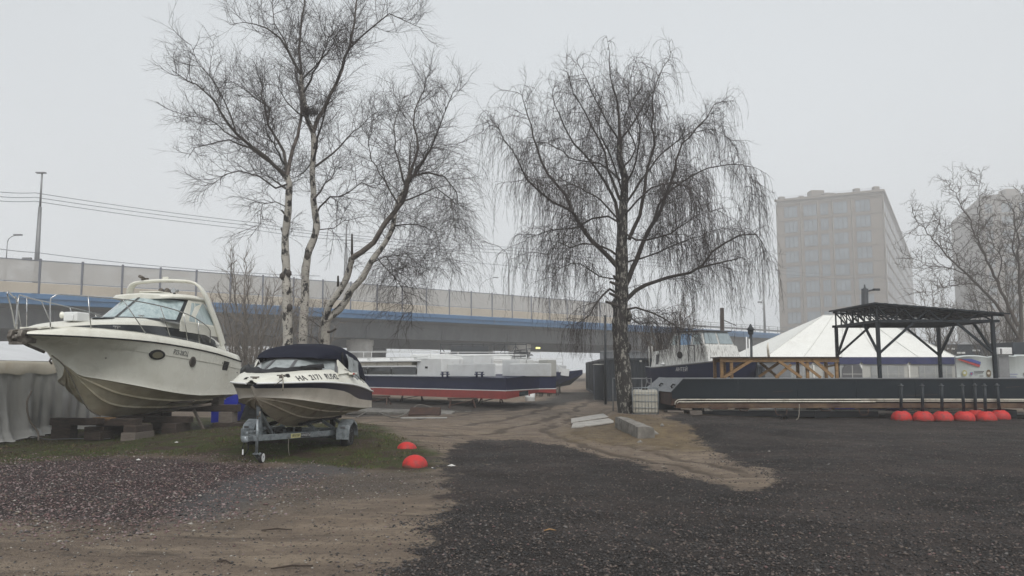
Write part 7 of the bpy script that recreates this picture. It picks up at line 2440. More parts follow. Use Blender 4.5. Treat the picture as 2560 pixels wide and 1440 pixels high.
# ================================================================ CONCRETE BLOCK, BOARDS
pa, pb = Vector((3.03, 23.9, 0)), Vector((3.12, 20.15, 0))
mb = MB(); rows = []
for i in range(13):
    f = i / 12; p = pa.lerp(pb, f)
    j = lambda: rng.uniform(-.012, .012)
    w = .36 + .06 * f; bt_ = .33 - .05 * f * f
    rows.append([(p.x + j(), p.y, -.1), (p.x + j(), p.y, bt_ * .5), (p.x + .02 + j(), p.y, bt_ + j()), (p.x + w * .5, p.y, bt_ + .01 + j()), (p.x + w - .02, p.y + j(), bt_ - .02 + j()), (p.x + w + j(), p.y, bt_ * .5), (p.x + w, p.y, -.1)])
mb.loft(rows, smooth=False)
e_ = rows[-1]; c_ = Vector((pb.x + .25, pb.y - .05, .13))
mb.add(e_, [tuple(range(7))])
mb.add(rows[0], [tuple(reversed(range(7)))])
o = mb.build('concrete_block', M['conc']); tag(o, 'long rough concrete block retaining soil at the foot of the weeping birch', 'block')
for k, (px, py, s) in enumerate([(1632, 1094, .16), (1600, 1106, .09), (1655, 1088, .08)]):
    g = G(px, py); v = [tuple(np.array(p) * s * rng.uniform(.75, 1.2)) for p in OCT_V]
    o = MB().add(v, OCT_F).build('rubble_stone', M['conc'], bevel=.01); o.location = g + Vector((0, 0, ground_h(g.x, g.y)[0])); tag(o, ['broken lump of concrete beside the block end', 'smaller lump of concrete below the block end', 'bit of concrete right of the block end'][k], 'stone')


def slab(c4, z, th, m, name, label, cat):
    mb = MB(); top = [Vector((p.x, p.y, z + dz)) for p, dz in c4]; n = len(top)
    mb.add([v + Vector((0, 0, -th)) for v in top] + top, [tuple(reversed(range(n))), tuple(range(n, 2 * n))] + [(i, (i + 1) % n, n + (i + 1) % n, n + i) for i in range(n)])
    return tag(mb.build(name, M[m], bevel=.008), label, cat)


slab([(G(1428, 1072), .0), (G(1534, 1060), .03), (G(1534, 1048), .03), (G(1432, 1060), .0)], .03, .04, 'snow_plate', 'pale_board', 'nearer long pale board lying left of the concrete block', 'board')
slab([(G(1428, 1059), .0), (G(1530, 1047), .05), (G(1566, 1041), .12), (G(1560, 1036), .12), (G(1428, 1049), .0)], .04, .04, 'snow_plate', 'pale_board', 'farther pale board slanting behind the nearer one', 'board')

# ================================================================ PONTOON
PY0, PY1 = 28.0, 32.6
pt = thing('pontoon', 'long dark pontoon with sloping bow plate resting on timber piles', 'pontoon', (5.96, PY0, 0))
PX = 5.96
ZD, ZL, ZB = 1.39, .93, .47
XE = 24.0
prof = [(0, ZD), (XE, ZD), (XE, .70), (-.28, .70), (-.42, ZL)]      # front side plate outline relative x, z
def side_plate(y, nrm):
    mb = MB(); mb.prism([(-.40, .71), (XE, .71), (XE, ZD), (0, ZD), (-.42, ZL)], y - .01, y + .01, axis='Y'); return mb
side_plate(.01, -1).build('side_plate', M['pontoon'], pt)
side_plate(PY1 - PY0 - .01, 1).build('side_plate', M['pontoon'], pt)
W_ = PY1 - PY0
mb = MB(); mb.add([(0, -.01, ZD + .004), (XE, -.01, ZD + .004), (XE, W_ + .01, ZD + .004), (0, W_ + .01, ZD + .004)], [(0, 1, 2, 3)]); mb.build('deck', M['bow_plate'], pt)
for x_ in np.arange(1.9, XE, 2.05): MB().tube([(x_, -.003, .715), (x_, -.003, ZD - .02)], .009, 5).build('weld_seam', M['pontoon'], pt)
for x_, z_, l_ in ((3.1, .95, .7), (7.7, .82, 1.1), (11.2, 1.1, .5), (14.5, .9, .9)): MB().beam((x_, -.002, z_), (x_ + l_, -.002, z_ + .03), .004, .012).build('scrape', M['rust'], pt)
MB().beam((0, -.02, ZD + .012), (XE, -.02, ZD + .012), .04, .03).build('deck_edge', M['pole'], pt)
mb = MB(); mb.add([(0, -.02, ZD + .008), (-.44, -.02, ZL), (-.50, 1.2, ZL - .01), (-.58, W_, ZL), (0, W_, ZD + .008)], [(0, 1, 2, 3, 4)]); mb.build('bow_plate', M['bow_plate'], pt, solid=.015)
mb = MB(); mb.box((-.28, W_ / 2, .69), (.30, W_ - .1, .44)); mb.build('bow_face', M['rust'], pt, bevel=.01)
for y in (.35, 2.6):
    o = MB().tube([(-.30, y, 1.03), (-.36, y, 1.13), (-.30, y, 1.20), (-.21, y, 1.17), (-.20, y, 1.08)], .03, 8).build('tow_ring', M['black'], pt)
    MB().beam((-.38, y + .25, ZL + .05), (-.22, y + .22, ZL + .24), .02, .02).build('bar', M['black'], pt)
mb = MB().tube([(-.32, -.03, .50), (-.30, -.04, .60), (-.22, -.05, .675), (0, -.05, .685), (3, -.05, .68), (8, -.05, .69), (14, -.05, .68), (XE, -.05, .69)], .022, 8)
mb.build('fender_pipe', M['pvc'], pt)
mb = MB().tube([(-.26, -.09, .56), (-.20, -.10, .605), (3, -.10, .615), (6.5, -.10, .61), (6.6, -.1, .61)], .02, 8); mb.tube([(6.1, -.09, .625), (10, -.10, .63), (12.2, -.1, .63)], .018, 8); mb.tube([(12.0, -.09, .65), (18, -.10, .63), (XE, -.1, .63)], .02, 8)
mb.build('fender_pipe', M['pvc'], pt)
MB().beam((-.3, .03, .47), (XE, .03, .47), .2, .17).build('rubbing_beam', M['rustwood'], pt, bevel=.015)
MB().box((XE / 2, W_ / 2, .62), (XE - 1, W_ - .5, .14)).build('bottom', M['rust'], pt)
for k, x in enumerate([2.05, 3.35, 4.9, 6.2, 8.1, 9.9, 11.9, 13.8, 15.8, 17.6]):
    w_ = .42 if k % 3 != 0 else .34
    d_ = .26 if k % 2 else .12
    MB().tube([(x - w_ / 2, -.02, .42), (x - w_ / 2 + .02, -.06, .42 - d_ * .75), (x - w_ / 2 + .08, -.07, .42 - d_), (x + w_ / 2 - .08, -.07, .42 - d_), (x + w_ / 2 - .02, -.06, .42 - d_ * .75), (x + w_ / 2, -.02, .42)], .016, 6).build('rebar_loop', M['rust'], pt)
# supports under the pontoon
def pblock(px, py, d, label, m='timber', rz=0, z=0, D=None, rx=0, ry=0):
    g = G(px, py); zz = ground_h(g.x, g.y)[0]
    o = MB().box((0, 0, 0), d).build('timber_block', M[m], bevel=.012); o.location = (g.x, (D or g.y), z + d[2] / 2 + zz * .8); o.rotation_euler = (rx, ry, rz); return tag(o, label, 'timber', 'timbers under the pontoon')


pblock(1722, 1044, (.42, .45, .16), 'lowest block of the pile under the pontoon bow', 'timber_grey', D=28.1)
pblock(1722, 1036, (.30, .3, .14), 'middle block of the pile under the pontoon bow', 'conc', z=.16, D=28.1)
pblock(1720, 1030, (.62, .4, .08), 'flat top plank of the pile under the pontoon bow', 'rust', z=.30, D=28.1)
pblock(1680, 1046, (.55, .16, .12), 'slanting raw plank at the tip of the pontoon', 'timber_grey', rz=-.35, D=27.9, rx=.3)
pblock(1660, 1040, (.6, .3, .12), 'dark plank lying left of the bow pile', 'timber', rz=.25, D=28.3)
pblock(1668, 1027, (.3, .3, .2), 'black greasy block behind the slanting plank', 'ink', z=.16, D=28.4)
pblock(1815, 1030, (.42, .5, .42), 'raw wood box support between the beams', 'wood_new', D=30.6)
for k, px in enumerate((2055, 2520)):
    pblock(px, 1046, (.5 if k == 0 else .7, .8, .3), ['dark block pile under the middle of the pontoon', 'dark block pile under the right end of the pontoon'][k], 'ink', D=29)
mb = MB()
o = MB().beam((6.3, 28.6, .18), (13.0, 28.8, .14), .18, .2).build('steel_beam', M['ink'], bevel=.01); tag(o, 'black beam lying on the ground under the pontoon', 'beam')
o = MB().beam((6.35, 28.5, .30), (13.2, 28.6, .27), .07, .035).build('pale_strip', M['tent_wall'], bevel=.005); tag(o, 'pale strip lying on top of the black beam', 'strip')
o = MB().beam((13.6, 28.5, .17), (18.5, 28.7, .15), .12, .04).build('pale_strip', M['tent_wall'], bevel=.005); tag(o, 'second pale strip farther right under the pontoon', 'strip')
# pallet, blue sheets and pipes seen underneath
g = G(1940, 1028); t = thing('small_pallet', 'small whitish pallet tilted on the ground below the pontoon', 'pallet', g + Vector((0, 0, .06)), R(8))
for k in range(7): MB().box((-.45 + k * .15, 0, .05), (.07, .9, .02), rz=.25).build('slat', M['white'], t)
for y in (-.35, .35): MB().box((0, y, .02), (1.1, .06, .04)).build('runner', M['white'], t)
for k, (px, D, w, c) in enumerate([(1985, 34, 2.6, 'tent_wall'), (2030, 35.5, 3.4, 'blue_tarp'), (2170, 34.5, 2.8, 'blue_tarp'), (2250, 36, 3.0, 'navy')]):
    q = P(px, 925, D); t = MB().box((0, 0, .18), (w, .9, .3)).build('folded_tarpaulin', M[c], bevel=.08); t.location = (q.x, q.y, 0); t.rotation_euler = (0, R(6), R(12 - 6 * k))
    tag(t, ['pale blue folded sheet under the pontoon left part', 'blue folded tarpaulin under the middle of the pontoon', 'crumpled blue tarpaulin behind the leftmost red bollard foot', 'dark blue bundle under the pontoon right of the crumpled one'][k], 'tarpaulin', 'tarpaulins behind the pontoon')
for k in range(6):
    a = P(2060 + 45 * k, 925, 30 + .5 * k); b = P(2300 + 45 * k, 925, 29.0 + .25 * k)
    o = MB().tube([(a.x, a.y, .38 - .02 * k), (b.x, b.y, .16)], .022, 6).build('steel_pipe', M['galv']); tag(o, ['leftmost', 'second', 'third', 'fourth', 'fifth', 'rightmost'][k] + ' slanting steel pipe stacked under the pontoon', 'pipe', 'pipes under the pontoon')
for k, (a, b) in enumerate([((2022, 1000), (2046, 1035)), ((2046, 1035), (2058, 1000)), ((2060, 1005), (2094, 1030))]):
    A = P(a[0], a[1], 31); B = P(b[0], b[1], 31); o = MB().beam(A, B, .1, .05).build('scrap_plank', M['wood_new']); tag(o, ['first', 'second', 'third'][k] + ' raw plank from the left tilted under the pontoon', 'plank', 'planks under the pontoon')
rope([P(1998, 1010, 27.8), P(1998, 1030, 27.75), P(1996, 1044, 27.7), P(1990, 1050, 27.5)], 'grey cord hanging from the pontoon to the ground', .014)
g = G(1960, 1052); o = MB().tube([(0.1 * math.cos(a), .0, .1 + .1 * math.sin(a)) for a in np.linspace(0, 2 * PI, 16)], .022, 8).build('rubber_ring', M['black']); o.location = g; tag(o, 'small black ring lying at the foot of the black beam', 'ring')

# ================================================================ BOLLARDS WITH POSTS
bx = [(2254, 1052, 'leftmost'), (2308, 1053, 'second from the left'), (2357, 1053, 'third from the left'), (2411, 1053, 'fourth from the left'), (2440, 1049.5, 'set back between fourth and fifth'), (2465, 1053, 'fifth, in front of its neighbours'), (2500, 1049.5, 'rightmost')]
for k, (px, py, w) in enumerate(bx):
    g = G(px, py)
    t = thing('marker_post', 'dark pole in a red half ball base, ' + w, 'bollard', g, rng.uniform(0, 6), 'red based marker posts by the pontoon')
    r = .335; h = .34
    prof = [(r * .97, 0), (r, .04)] + [(r * math.cos(R(a)) ** .9, .04 + (h - .04) * math.sin(R(a)) ** .85) for a in (12, 25, 38, 50, 60)] + [(.16, h - .012), (.07, h - .02)]
    MB().lathe(prof, n=36).build('base', M['red_dome'], t)
    tl = Vector((-.04 + .012 * k if k < 4 else -.09 + .01 * k, 0, 0))
    MB().tube([(0, 0, h - .05), tl + Vector((0, 0, 1.17))], .052, 12).build('pole', M['dark_metal'], t)
    MB().lathe([(.075, 0), (.085, .012), (.03, .035), (.03, .05), (.05, .055), (.01, .075)], tl + Vector((0, 0, 1.17)), 14).build('cap', M['bow_plate'], t)

# ================================================================ WOODEN TABLE ON THE PONTOON
wt_loc = Vector((7.62, 29.4, ZD + .006))
t = thing('wooden_trestle_table', 'long raw wood trestle table with crossed legs on the pontoon', 'table', wt_loc)
LT = 4.35; HT = .76
for y in (0, 1.1):
    MB().beam((0, y, HT - .09), (LT, y, HT - .09), .05, .15).build('side_board', M['wood_new'], t, bevel=.005)
MB().box((LT / 2, .55, HT + .005), (LT + .12, 1.35, .035)).build('tabletop', M['timber'], t, bevel=.006)
for x in (.06, .42, 3.2, LT - .08):
    for y in (.06, 1.05): MB().beam((x, y, 0), (x, y, HT - .02), .11, .09).build('leg', M['wood_new'], t, bevel=.005)
def brc(a, b, w=.1): MB().beam(a, b, .045, w).build('brace', M['wood_new'], t, bevel=.004)
brc((.10, -.03, .02), (1.15, -.03, .66)); brc((.35, 1.1, .02), (1.3, 1.1, .66)); brc((2.0, .0, .03), (2.6, .02, .5)); brc((1.75, 1.0, .6), (2.45, 1.0, 0)); brc((2.1, -.03, .66), (2.95, -.03, .02)); brc((1.55, .5, .05), (2.35, .5, .6))
brc((2.9, -.03, .62), (3.65, -.03, .02)); brc((3.4, -.03, .68), (4.1, -.03, .05), .12); brc((LT - .45, .3, .4), (LT + .05, .3, .5), .06)

# ================================================================ CANOPY ON THE PONTOON
cnp = thing('metal_canopy', 'dark steel canopy with trussed sloping roof on the pontoon', 'canopy', (P(2199, 925, 28.9).x, 28.9, ZD))
CL = P(2488, 925, 28.9).x - P(2199, 925, 28.9).x; CW = 3.7; CH = 3.42 - ZD; RH0 = 4.06 - ZD; RH1 = 3.70 - ZD
def rz_(x): return RH0 + (RH1 - RH0) * (x / (CL + .35))
for y in (0, CW):
    for x in (0, CL): MB().beam((x, y, 0), (x, y, CH), .115, .115).build('post', M['dark_metal'], cnp, bevel=.006)
    MB().beam((-.15, y, CH + .04), (CL + .25, y, CH + .04), .09, .10).build('bottom_chord', M['dark_metal'], cnp, bevel=.005)
    MB().beam((-.1, y, rz_(-.1) - .04), (CL + .42, y, rz_(CL + .42) - .04), .07, .06).build('top_chord', M['dark_metal'], cnp)
    n = 9; xs = [CL * k / n for k in range(n + 1)]
    for k in range(n):
        za, zb = (CH + .06, rz_(xs[k+1]) - .05) if k % 2 else (rz_(xs[k]) - .05, CH + .06)
        MB().beam((xs[k], y, za), (xs[k+1], y, zb), .05, .05).build('truss_bar', M['dark_metal'], cnp)
    for x in (0, CL * .17, CL): MB().beam((x, y, CH), (x, y, rz_(x) - .03), .05, .05).build('truss_post', M['dark_metal'], cnp)
    # knee braces along the long side
    zb_ = CH * .44
    MB().beam((0, y, zb_), (1.32, y, CH), .075, .075).build('knee_brace', M['dark_metal'], cnp)
    MB().beam((CL, y, zb_), (CL - 1.32, y, CH), .075, .075).build('knee_brace', M['dark_metal'], cnp)
for x in (0, CL):
    MB().beam((x, -.1, CH + .041), (x, CW + .1, CH + .041), .08, .095).build('end_beam', M['dark_metal'], cnp, bevel=.005)
    MB().beam((x, 0, CH * .44), (x, 1.15, CH), .075, .075).build('knee_brace', M['dark_metal'], cnp)
    MB().beam((x, CW, CH * .44), (x, CW - 1.15, CH), .075, .075).build('knee_brace', M['dark_metal'], cnp)
for k in range(1, 7):
    y = CW * k / 7
    MB().beam((0, y, CH + .05), (0, y, rz_(0) - .04), .04, .04).build('truss_post', M['dark_metal'], cnp)
    MB().beam((0, y, rz_(0) - .04), (0, y - CW / 7, CH + .06), .035, .035).build('truss_bar', M['dark_metal'], cnp)
    MB().beam((0, y, CH + .06), (CL, y, CH + .06), .04, .05).build('joist', M['dark_metal'], cnp)
    for kk in range(0, 8, 2):
        xa = CL * kk / 8
        MB().beam((xa, y, rz_(xa) - .05), (xa + CL / 8, y, CH + .08), .03, .03).build('truss_bar', M['dark_metal'], cnp)
for k in range(9):
    x = -.05 + (CL + .4) * k / 8
    MB().beam((x, -.1, rz_(x) - .005), (x, CW + .1, rz_(x) - .005), .05, .045).build('purlin', M['dark_metal'], cnp)
mb = MB(); rows = []
for k in range(57):
    x = -.16 + (CL + .68) * k / 56; o_ = .015 if k % 4 in (0, 1) else 0
    rows.append([(x, -.22, rz_(x) + .03 + o_), (x, CW + .22, rz_(x) + .03 + o_)])
mb.loft(rows, smooth=False).build('roof', M['dark_metal'], cnp, fixn=False, solid=.012)
MB().beam((-.17, -.23, rz_(-.17) + .02), (CL + .52, -.23, rz_(CL + .52) + .02), .02, .05).build('roof_edge', M['dark_metal'], cnp)
MB().beam((-.17, -.23, rz_(-.17) + .02), (-.17, CW + .23, rz_(-.17) + .02), .02, .05).build('roof_edge', M['dark_metal'], cnp)

# ================================================================ OLD WHEELHOUSE BOAT
# bow towards the right and the viewer
wbL = 9.0
M['glass_blue'] = mat('blue_tinted_pane', (0.22, 0.36, 0.55), 0.1, var=.2, scale=3)
bs0 = P(1650, 925, 41.5); bb = P(1880, 925, 36.3)
wd = Vector((bb.x - bs0.x, bb.y - bs0.y, 0)); wl = wd.length; wd.normalize()
wh = thing('old_launch', 'old navy blue launch with rust streaked white wheelhouse behind the pontoon', 'boat', (bs0.x, bs0.y, 0), math.atan2(wd.y, wd.x))
wbL = wl
hb_ = spl([0, .15, .4, .7, .88, 1], [.95, 1.25, 1.4, 1.25, .8, .04]); zs_ = spl([0, .12, .35, .65, .85, 1], [1.84, 1.80, 1.86, 1.99, 2.09, 2.16])
rows = []
for i in range(25):
    f = i / 24; w, z = hb_(f), zs_(f); zk = .35 + .9 * max(0, (f - .8) / .2) ** 2
    k = .86 - .25 * max(0, (f - .6) / .4)
    row = [(f * wbL + .45 * max(0, (f - .8) / .2) * (zz - .4) * .4, s * ww, zz) for s, ww, zz in ((1, w, z), (1, w * (k + .08), z * .55 + .2), (1, w * k * .9, zk + .35), (1, 0.001, zk), (-1, w * k * .9, zk + .35), (-1, w * (k + .08), z * .55 + .2), (-1, w, z))]
    rows.append(row)
mb = MB().loft(rows); mb.add(rows[0], [tuple(range(7))]); mb.build('hull', M['navy_hull'], wh)
mb = MB().loft([[r[0], (r[0][0], 0, r[0][2] + .05), r[-1]] for r in rows]); mb.build('deck', M['bow_plate'], wh)
mb = MB()
for s in (0, -1): mb.tube([Vector(r[s]) + Vector((0, 0, .03)) for r in rows], .035, 8)
mb.build('gunwale', M['pole'], wh)
mb = MB().tube([(-.02, -.5, 1.45), (.02, -.98, 1.3), (.35, -1.12, 1.05), (.9, -1.22, .98)], .03, 6); mb.build('stern_strip', M['pole'], wh)
def cabin(name, pr, w0, w1, m='white_old'):
    """prism in xz with width narrowing upwards"""
    zlo = min(p[1] for p in pr); zhi = max(p[1] for p in pr)
    vs = []
    for s in (1, -1):
        for x, z in pr:
            w = w0 + (w1 - w0) * (z - zlo) / (zhi - zlo); vs.append((x, s * w, z))
    n = len(pr)
    fs = [tuple(range(n)), tuple(reversed(range(n, 2 * n)))] + [(i, i + n, (i + 1) % n + n, (i + 1) % n) for i in range(n)]
    return MB().add(vs, fs).build(name, M[m], wh, bevel=.02)


k_ = wbL / 9.0
cabin('aft_cabin', [(.7 * k_, 1.8), (.85 * k_, 2.62), (2.3 * k_, 2.74), (2.3 * k_, 1.8)], 1.05, .92)
cabin('lower_house', [(2.31 * k_, 1.8), (2.31 * k_, 2.70), (6.3 * k_, 2.86), (6.75 * k_, 2.0)], 1.12, 1.04)
cabin('wheelhouse', [(2.6 * k_, 2.72), (2.8 * k_, 3.32), (3.2 * k_, 3.50), (5.75 * k_, 3.52), (6.15 * k_, 2.84)], 1.04, .86)
MB().box((4.6 * k_, 0, 3.55), (2.7 * k_, 1.95, .05)).build('roof', M['ink_grey'], wh, bevel=.01)
MB().box((2.55 * k_, -.3, 3.0), (.35, .5, .55)).build('vent_box', M['white_old'], wh, bevel=.02)
def wwin(x0, x1, z0, z1, sl0=0, sl1=0, m='glass', name='window', y0=1.0):
    def yy(z): return -(1.04 + (.86 - 1.04) * (z - 2.72) / .8) - .012
    a = [(x0, z0), (x1, z0), (x1 + sl1, z1), (x0 + sl0, z1)]
    c = [((x0 + x1) / 2, (z0 + z1) / 2)]
    def gr(s): 
        cx, cz = c[0]; return [(cx + (p[0] - cx) * s, yy(cz + (p[1] - cz) * s), cz + (p[1] - cz) * s) for p in a]
    o1 = MB().add([(p[0], p[1] , p[2]) for p in gr(1.12)], [(0, 1, 2, 3)]).build('window_frame', M['white'], wh, fixn=False)
    o2 = MB().add([(p[0], p[1] - .006, p[2]) for p in gr(1.0)], [(0, 1, 2, 3)]).build(name, M[m], wh, fixn=False)
wwin(2.95 * k_, 3.5 * k_, 2.92, 3.36, .05, 0, 'curtain'); wwin(3.75 * k_, 4.85 * k_, 2.90, 3.44, 0, 0, 'glass_blue'); wwin(5.05 * k_, 5.92 * k_, 2.90, 3.42, 0, -.22 * k_, 'curtain')
MB().prism([(1.25 * k_, 1.98), (1.3 * k_, 2.45), (1.62 * k_, 2.48), (1.5 * k_, 1.98)], -1.03, -1.0, axis='Y').build('cabin_door_window', M['ink_grey'], wh)
MB().lathe([(.17, 0), (.17, .03), (.1, .035)], (3.9 * k_, -1.12, 2.42), 20, axis='Y').build('round_vent', M['black'], wh)
# front windows of the wheelhouse
for s in (-1, 1):
    a = Vector((6.11 * k_, s * .06, 2.92)); b = Vector((6.11 * k_, s * .92, 2.92)); c = Vector((5.79 * k_, s * .82, 3.46)); d = Vector((5.79 * k_, s * .06, 3.46))
    off = Vector((.02, 0, .02)); MB().add([p + off for p in (a, b, c, d)], [(0, 1, 2, 3)]).build('front_window', M['glass'], wh, fixn=False)
mb = MB()
for x, z in ((4.9, 2.85), (5.5, 2.86)): mb.tube([(x * k_, -1.2, 2.1), (x * k_, -1.2, z)], .02, 6)
mb.tube([(4.9 * k_, -1.2, 2.85), (5.5 * k_, -1.2, 2.86)], .02, 6); mb.build('grab_rail', M['ink'], wh)
mb = MB(); 
for x in (.1, .35): mb.tube([(x, -.8, 1.8), (x, -.82, 2.9)], .025, 6)
mb.build('stern_post', M['white_old'], wh)
o = MB().lathe([(.09, 0), (.11, .05), (.09, .1)], (2.2 * k_, -1.15, 1.95), 12).build('spotlight', M['white'], wh)
yh = -(hb_(.52) * .985 + .02)
text('АНТЕЙ', 'boat_name', M['letter_white'], .26, (wbL * .50, -1.405, 1.72), (PI / 2, 0, 0), wh, xs=.9, shear=.15)

# ================================================================ WHITE EVENT TENT
TY = 50.0
M['tent_seam'] = mat('tent_seam', (0.62, 0.62, 0.59), .7, var=.1, scale=3)
tl_, tr2 = P(1915, 925, TY).x, P(2393, 925, TY).x
ev = thing('event_tent', 'big white event tent with navy valance behind the canopy', 'tent', ((tl_ + tr2) / 2, TY, 0))
hw = (tr2 - tl_) / 2; EZ = 2.50; RZt = 5.45; DY = 10.0
rl, rr2 = P(2064, 925, 55).x - (tl_ + tr2) / 2, P(2185, 925, 55).x - (tl_ + tr2) / 2
def patch(a, b, c, d, n=16, sag=.12, seed=0):
    rows = []
    for i in range(n + 1):
        f = i / n; row = []
        for j in range(n + 1):
            g = j / n; p = Vector(a).lerp(Vector(b), f).lerp(Vector(d).lerp(Vector(c), f), g)
            p.z -= sag * math.sin(f * PI) * math.sin(g * PI) + .03 * mn.noise(Vector((f * 3 + seed, g * 5, 1))) * math.sin(g * PI)
            row.append(p)
        rows.append(row)
    return rows
mb = MB()
fl, fr_, bl, br = (-hw, 0, EZ), (hw, 0, EZ), (-hw, DY, EZ), (hw, DY, EZ); R0, R1 = (rl, 5, RZt), (rr2, 5, RZt)
mb.loft(patch(fl, fr_, R1, R0)); mb.loft(patch(br, bl, R0, R1)); mb.loft(patch(bl, fl, R0, R0)); mb.loft(patch(fr_, br, R1, R1))
mb.build('roof', M['tent_white'], ev, fixn=False)
for f_ in (.2, .4, .6, .8):
    a_ = Vector(fl).lerp(Vector(fr_), f_); b_ = Vector(R0).lerp(Vector(R1), f_)
    pts_ = [a_.lerp(b_, g_) - Vector((0, .01, .12 * math.sin(f_ * PI) * math.sin(g_ * PI) - .02)) for g_ in np.linspace(0, 1, 13)]
    MB().tube(pts_, .018, 5).build('roof_seam', M['tent_seam'], ev, fixn=False)
for a_, b_ in ((fl, R0), (fr_, R1), (R0, R1)): MB().tube([Vector(a_) + Vector((0, 0, .01)), Vector(b_) + Vector((0, 0, .01))], .03, 6).build('roof_ridge', M['tent_seam'], ev, fixn=False)
mb = MB(); rows = []
for i in range(81):
    f = i / 80; x = -hw + 2 * hw * f; s_ = abs(((f * 4) % 1) - .5) * 2
    h_ = .44 - (.16 if s_ > .97 else 0)
    rows.append([(x, -.02 - .015 * math.sin(f * 60), EZ), (x, -.03 - .02 * math.sin(f * 47), EZ - h_)])
mb.loft(rows); mb.loft([[(hw + .02, DY * k / 10, EZ), (hw + .03, DY * k / 10, EZ - .44)] for k in range(11)]); mb.loft([[(-hw - .02, DY * k / 10, EZ), (-hw - .03, DY * k / 10, EZ - .44)] for k in range(11)])
mb.build('valance', M['tent_blue'], ev, fixn=False)
for k in range(4):
    x0 = -hw + .05 + k * hw / 2; x1 = x0 + hw / 2 - .02
    mb = MB(); mb.loft([[(x0 + (x1 - x0) * i / 12, .06 + .02 * math.sin(i * 1.7), 0), (x0 + (x1 - x0) * i / 12, .06 + .015 * math.sin(i * 1.3), EZ - .1)] for i in range(13)])
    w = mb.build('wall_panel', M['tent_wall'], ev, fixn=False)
    w2 = MB().box(((x0 + x1) / 2 + .1, .02, 1.45), (x1 - x0 - .9, .02, 1.0)).build('window_film', M['tent_grey'], ev)
    g = MB()
    for q in (-.33, 0, .33): g.box(((x0 + x1) / 2 + .1 + q * (x1 - x0 - .9), .005, 1.45), (.03, .02, 1.0))
    g.box(((x0 + x1) / 2 + .1, .004, 1.45), (x1 - x0 - .9, .02, .03)); g.build('window_bar', M['tent_wall'], w2)
for x in (-hw, -hw / 2, 0, hw / 2, hw): MB().box((x, .03, (EZ - .5) / 2), (.09, .08, EZ - .5)).build('pole', M['tent_white'], ev)
mb = MB(); vs = [(-hw + .1, DY, 0), (hw - .1, DY, 0), (hw - .1, DY, EZ), (-hw + .1, DY, EZ)]; mb.add(vs, [(0, 1, 2, 3)]); mb.add([(hw - .05, .1, 0), (hw - .05, DY, 0), (hw - .05, DY, EZ), (hw - .05, .1, EZ)], [(0, 1, 2, 3)]); mb.add([(-hw + .05, .1, 0), (-hw + .05, DY, 0), (-hw + .05, DY, EZ), (-hw + .05, .1, EZ)], [(0, 1, 2, 3)]); mb.build('back_wall', M['tent_wall'], ev, fixn=False)
q = P(2130, 925, TY); o = MB().prism([(-.62, .9), (-.62, 1.75), (-.45, 2.02), (.45, 2.02), (.62, 1.75), (.62, .9)], -.02, .01, axis='Y').build('arched_window', M['ink_grey'], ev); o.location = (q.x - (tl_ + tr2) / 2, -.03, 0)
g = MB().box((0, -.025, 1.45), (.04, .01, 1.1)); g.box((0, -.025, 1.45), (1.2, .01, .04)); g.build('window_bar', M['tent_wall'], o)
# dark grey wall left of the tent, behind the launch
o = thing('grey_shed', 'flat grey shed wall between the old launch and the white tent', 'shed', (P(1905, 925, 46).x, 46.5, 0)); MB().box((0, 1, 1.1), (3.6, 2, 2.2)).build('wall', M['corr'], o); MB().box((0, 1, 2.22), (3.8, 2.2, .06)).build('roof', M['container'], o)

# ================================================================ BANNER FENCE
BD = 48.0
x0, x1 = P(2392, 925, BD).x, P(2640, 925, BD).x
bf = thing('banner_fence', 'white printed banner screen right of the event tent', 'banner', (x0, BD, 0))
W0 = x1 - x0
def topz(x):      # sagging upper edge
    s = x / 1.95
    return 2.42 + .10 * abs(math.sin(s * PI)) ** .7 if x < 3.6 else 2.55
rows = []
for i in range(81):
    x = W0 * i / 80; rows.append([(x, .03 * math.sin(x * 2.4), 0), (x, .03 * math.sin(x * 2.4 + .5), 1.2), (x, .03 * math.sin(x * 2.4 + 1), topz(x) - .04), (x, -.06, topz(x)), (x, .2, topz(x) + .07)])
MB().loft(rows).build('sheet', M['banner'], bf, fixn=False)
for x in np.arange(0, W0, 1.95): MB().tube([(x, .12, 0), (x, .12, 2.6)], .03, 8).build('post', M['pole'], bf)
yb = -.075
mb = MB()
def stripe(a, b, c, d, m): MB().add([(p[0], yb, p[1]) for p in (a, b, c, d)], [(0, 1, 2, 3)]).build('stripe', M[m], bf, fixn=False)
stripe((.15, 2.36), (.85, 2.37), (1.42, 2.18), (1.38, 2.0), 'fl_blue'); stripe((.02, 2.33), (.25, 2.37), (1.38, 2.02), (1.32, 1.86), 'fl_red')
def emb(x, z, r, m1, m2, nm='emblem', sh=1.25):
    n = 22
    a = MB().add([(x + r * math.cos(2*PI*i/n), yb, z + r * sh * math.sin(2*PI*i/n)) for i in range(n)], [tuple(range(n))]).build(nm, M[m1], bf, fixn=False)
    MB().add([(x + r * .55 * math.cos(2*PI*i/n), yb - .004, z + r * .1 + r * .5 * math.sin(2*PI*i/n)) for i in range(n)], [tuple(range(n))]).build('emblem_centre', M[m2], a, fixn=False)
def shield(x, z, r, m1, m2):
    a = MB().add([(x + p * r, yb, z + q * r) for p, q in ((-1, 1), (1, 1), (1, -.2), (.55, -.85), (0, -1.25), (-.55, -.85), (-1, -.2))], [tuple(range(7))]).build('shield', M[m1], bf, fixn=False)
    MB().add([(x + p * r * .5, yb - .004, z + q * r * .5) for p, q in ((-1, 1), (1, 1), (.8, -.7), (0, -1.2), (-.8, -.7))], [tuple(range(5))]).build('shield_centre', M[m2], a, fixn=False)
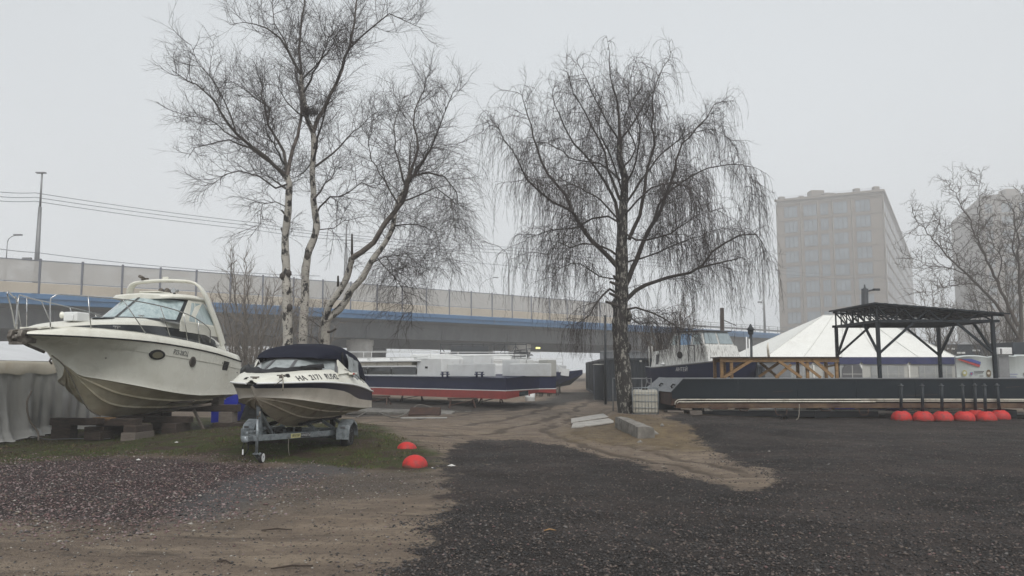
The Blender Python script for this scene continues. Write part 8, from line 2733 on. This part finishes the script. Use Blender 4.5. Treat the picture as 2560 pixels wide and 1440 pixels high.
emb(.42, 1.52, .15, 'gold', 'banner'); shield(.82, 1.48, .09, 'ink_blue', 'fl_red'); emb(1.85, 1.50, .15, 'bronze', 'pvc', sh=1.5); shield(4.0, 1.45, .09, 'ink_grey', 'ink')
def lines(x, z, ws, m, h=.045, gap=.085):
    for k, w in enumerate(ws): MB().box((x + w / 2, yb, z - k * gap), (w, .004, h)).build('print_line', M[m], bf)
lines(.98, 1.62, (.60, .55, .0001), 'ink_grey'); lines(1.0, 1.40, (.2,), 'ink_grey', .02); lines(1.28, 1.35, (.25,), 'ink_grey', .05)
lines(2.95, 1.45, (.62, .55), 'ink_blue', .04, .16); lines(2.72, 1.62, (.2, .24), 'ink_blue', .05, .1); lines(4.15, 1.5, (.3, .26, .3), 'ink_grey', .03, .09)
# dark container and white unit behind the banner
o = MB().box((0, 0, 0), (4.2, 2.4, 1.7)).build('dark_cabin', M['container'], bevel=.02); q = P(2590, 925, 50.5); o.location = (q.x, q.y, 2.55); tag(o, 'dark blue-grey cabin box above the banner at the right edge', 'cabin')
q = P(2510, 925, 47.6); t = thing('air_conditioner', 'white air conditioner box on top of the banner screen', 'air conditioner', (q.x, q.y, 2.62))
MB().box((0, 0, .2), (.8, .5, .4)).build('case', M['white'], t, bevel=.03); MB().box((-.27, -.26, .18), (.1, .02, .32)).build('grille', M['ink_grey'], t); MB().box((0, .1, -1.3), (.6, .3, 2.5)).build('stand', M['pole'], t)
# dark embankment/parked stuff behind tent, right
o = thing('dark_building', 'low dark hall with small lights behind the tent corner', 'building', (P(2460, 925, 66).x, 66, 0)); MB().box((0, 2, 1.9), (11, 4, 3.8)).build('wall', M['container'], o)
for k, (px, py) in enumerate([(2369, 872), (2382, 872), (2397, 882), (2408, 882), (2436, 876), (2445, 876)]):
    q = P(px, py, 65.9) - Vector((P(2460, 925, 66).x, 66, 0)); MB().box((q.x, q.y, q.z), (.3, .06, .14)).build('small_light', M['white'], o)
# ================================================================ HAZE (closed box of fog round the yard, sky outside)
hz = MB().box((45, 200, 47), (660, 535, 96)).build('haze', [], fixn=False)
hm = bpy.data.materials.new('fog'); hm.use_nodes = True
nt = hm.node_tree; nt.nodes.remove(nt.nodes['Principled BSDF'])
pv = nt.nodes.new('ShaderNodeVolumePrincipled'); pv.inputs['Density'].default_value = HAZE_DENSITY
pv.inputs['Color'].default_value = (0.985, 0.99, 0.995, 1); pv.inputs['Anisotropy'].default_value = 0.15
nt.links.new(pv.outputs[0], nt.nodes['Material Output'].inputs['Volume'])
hz.data.materials.clear(); hz.data.materials.append(hm)
hz['kind'] = 'stuff'; hz['label'] = 'thin grey fog over the whole yard'
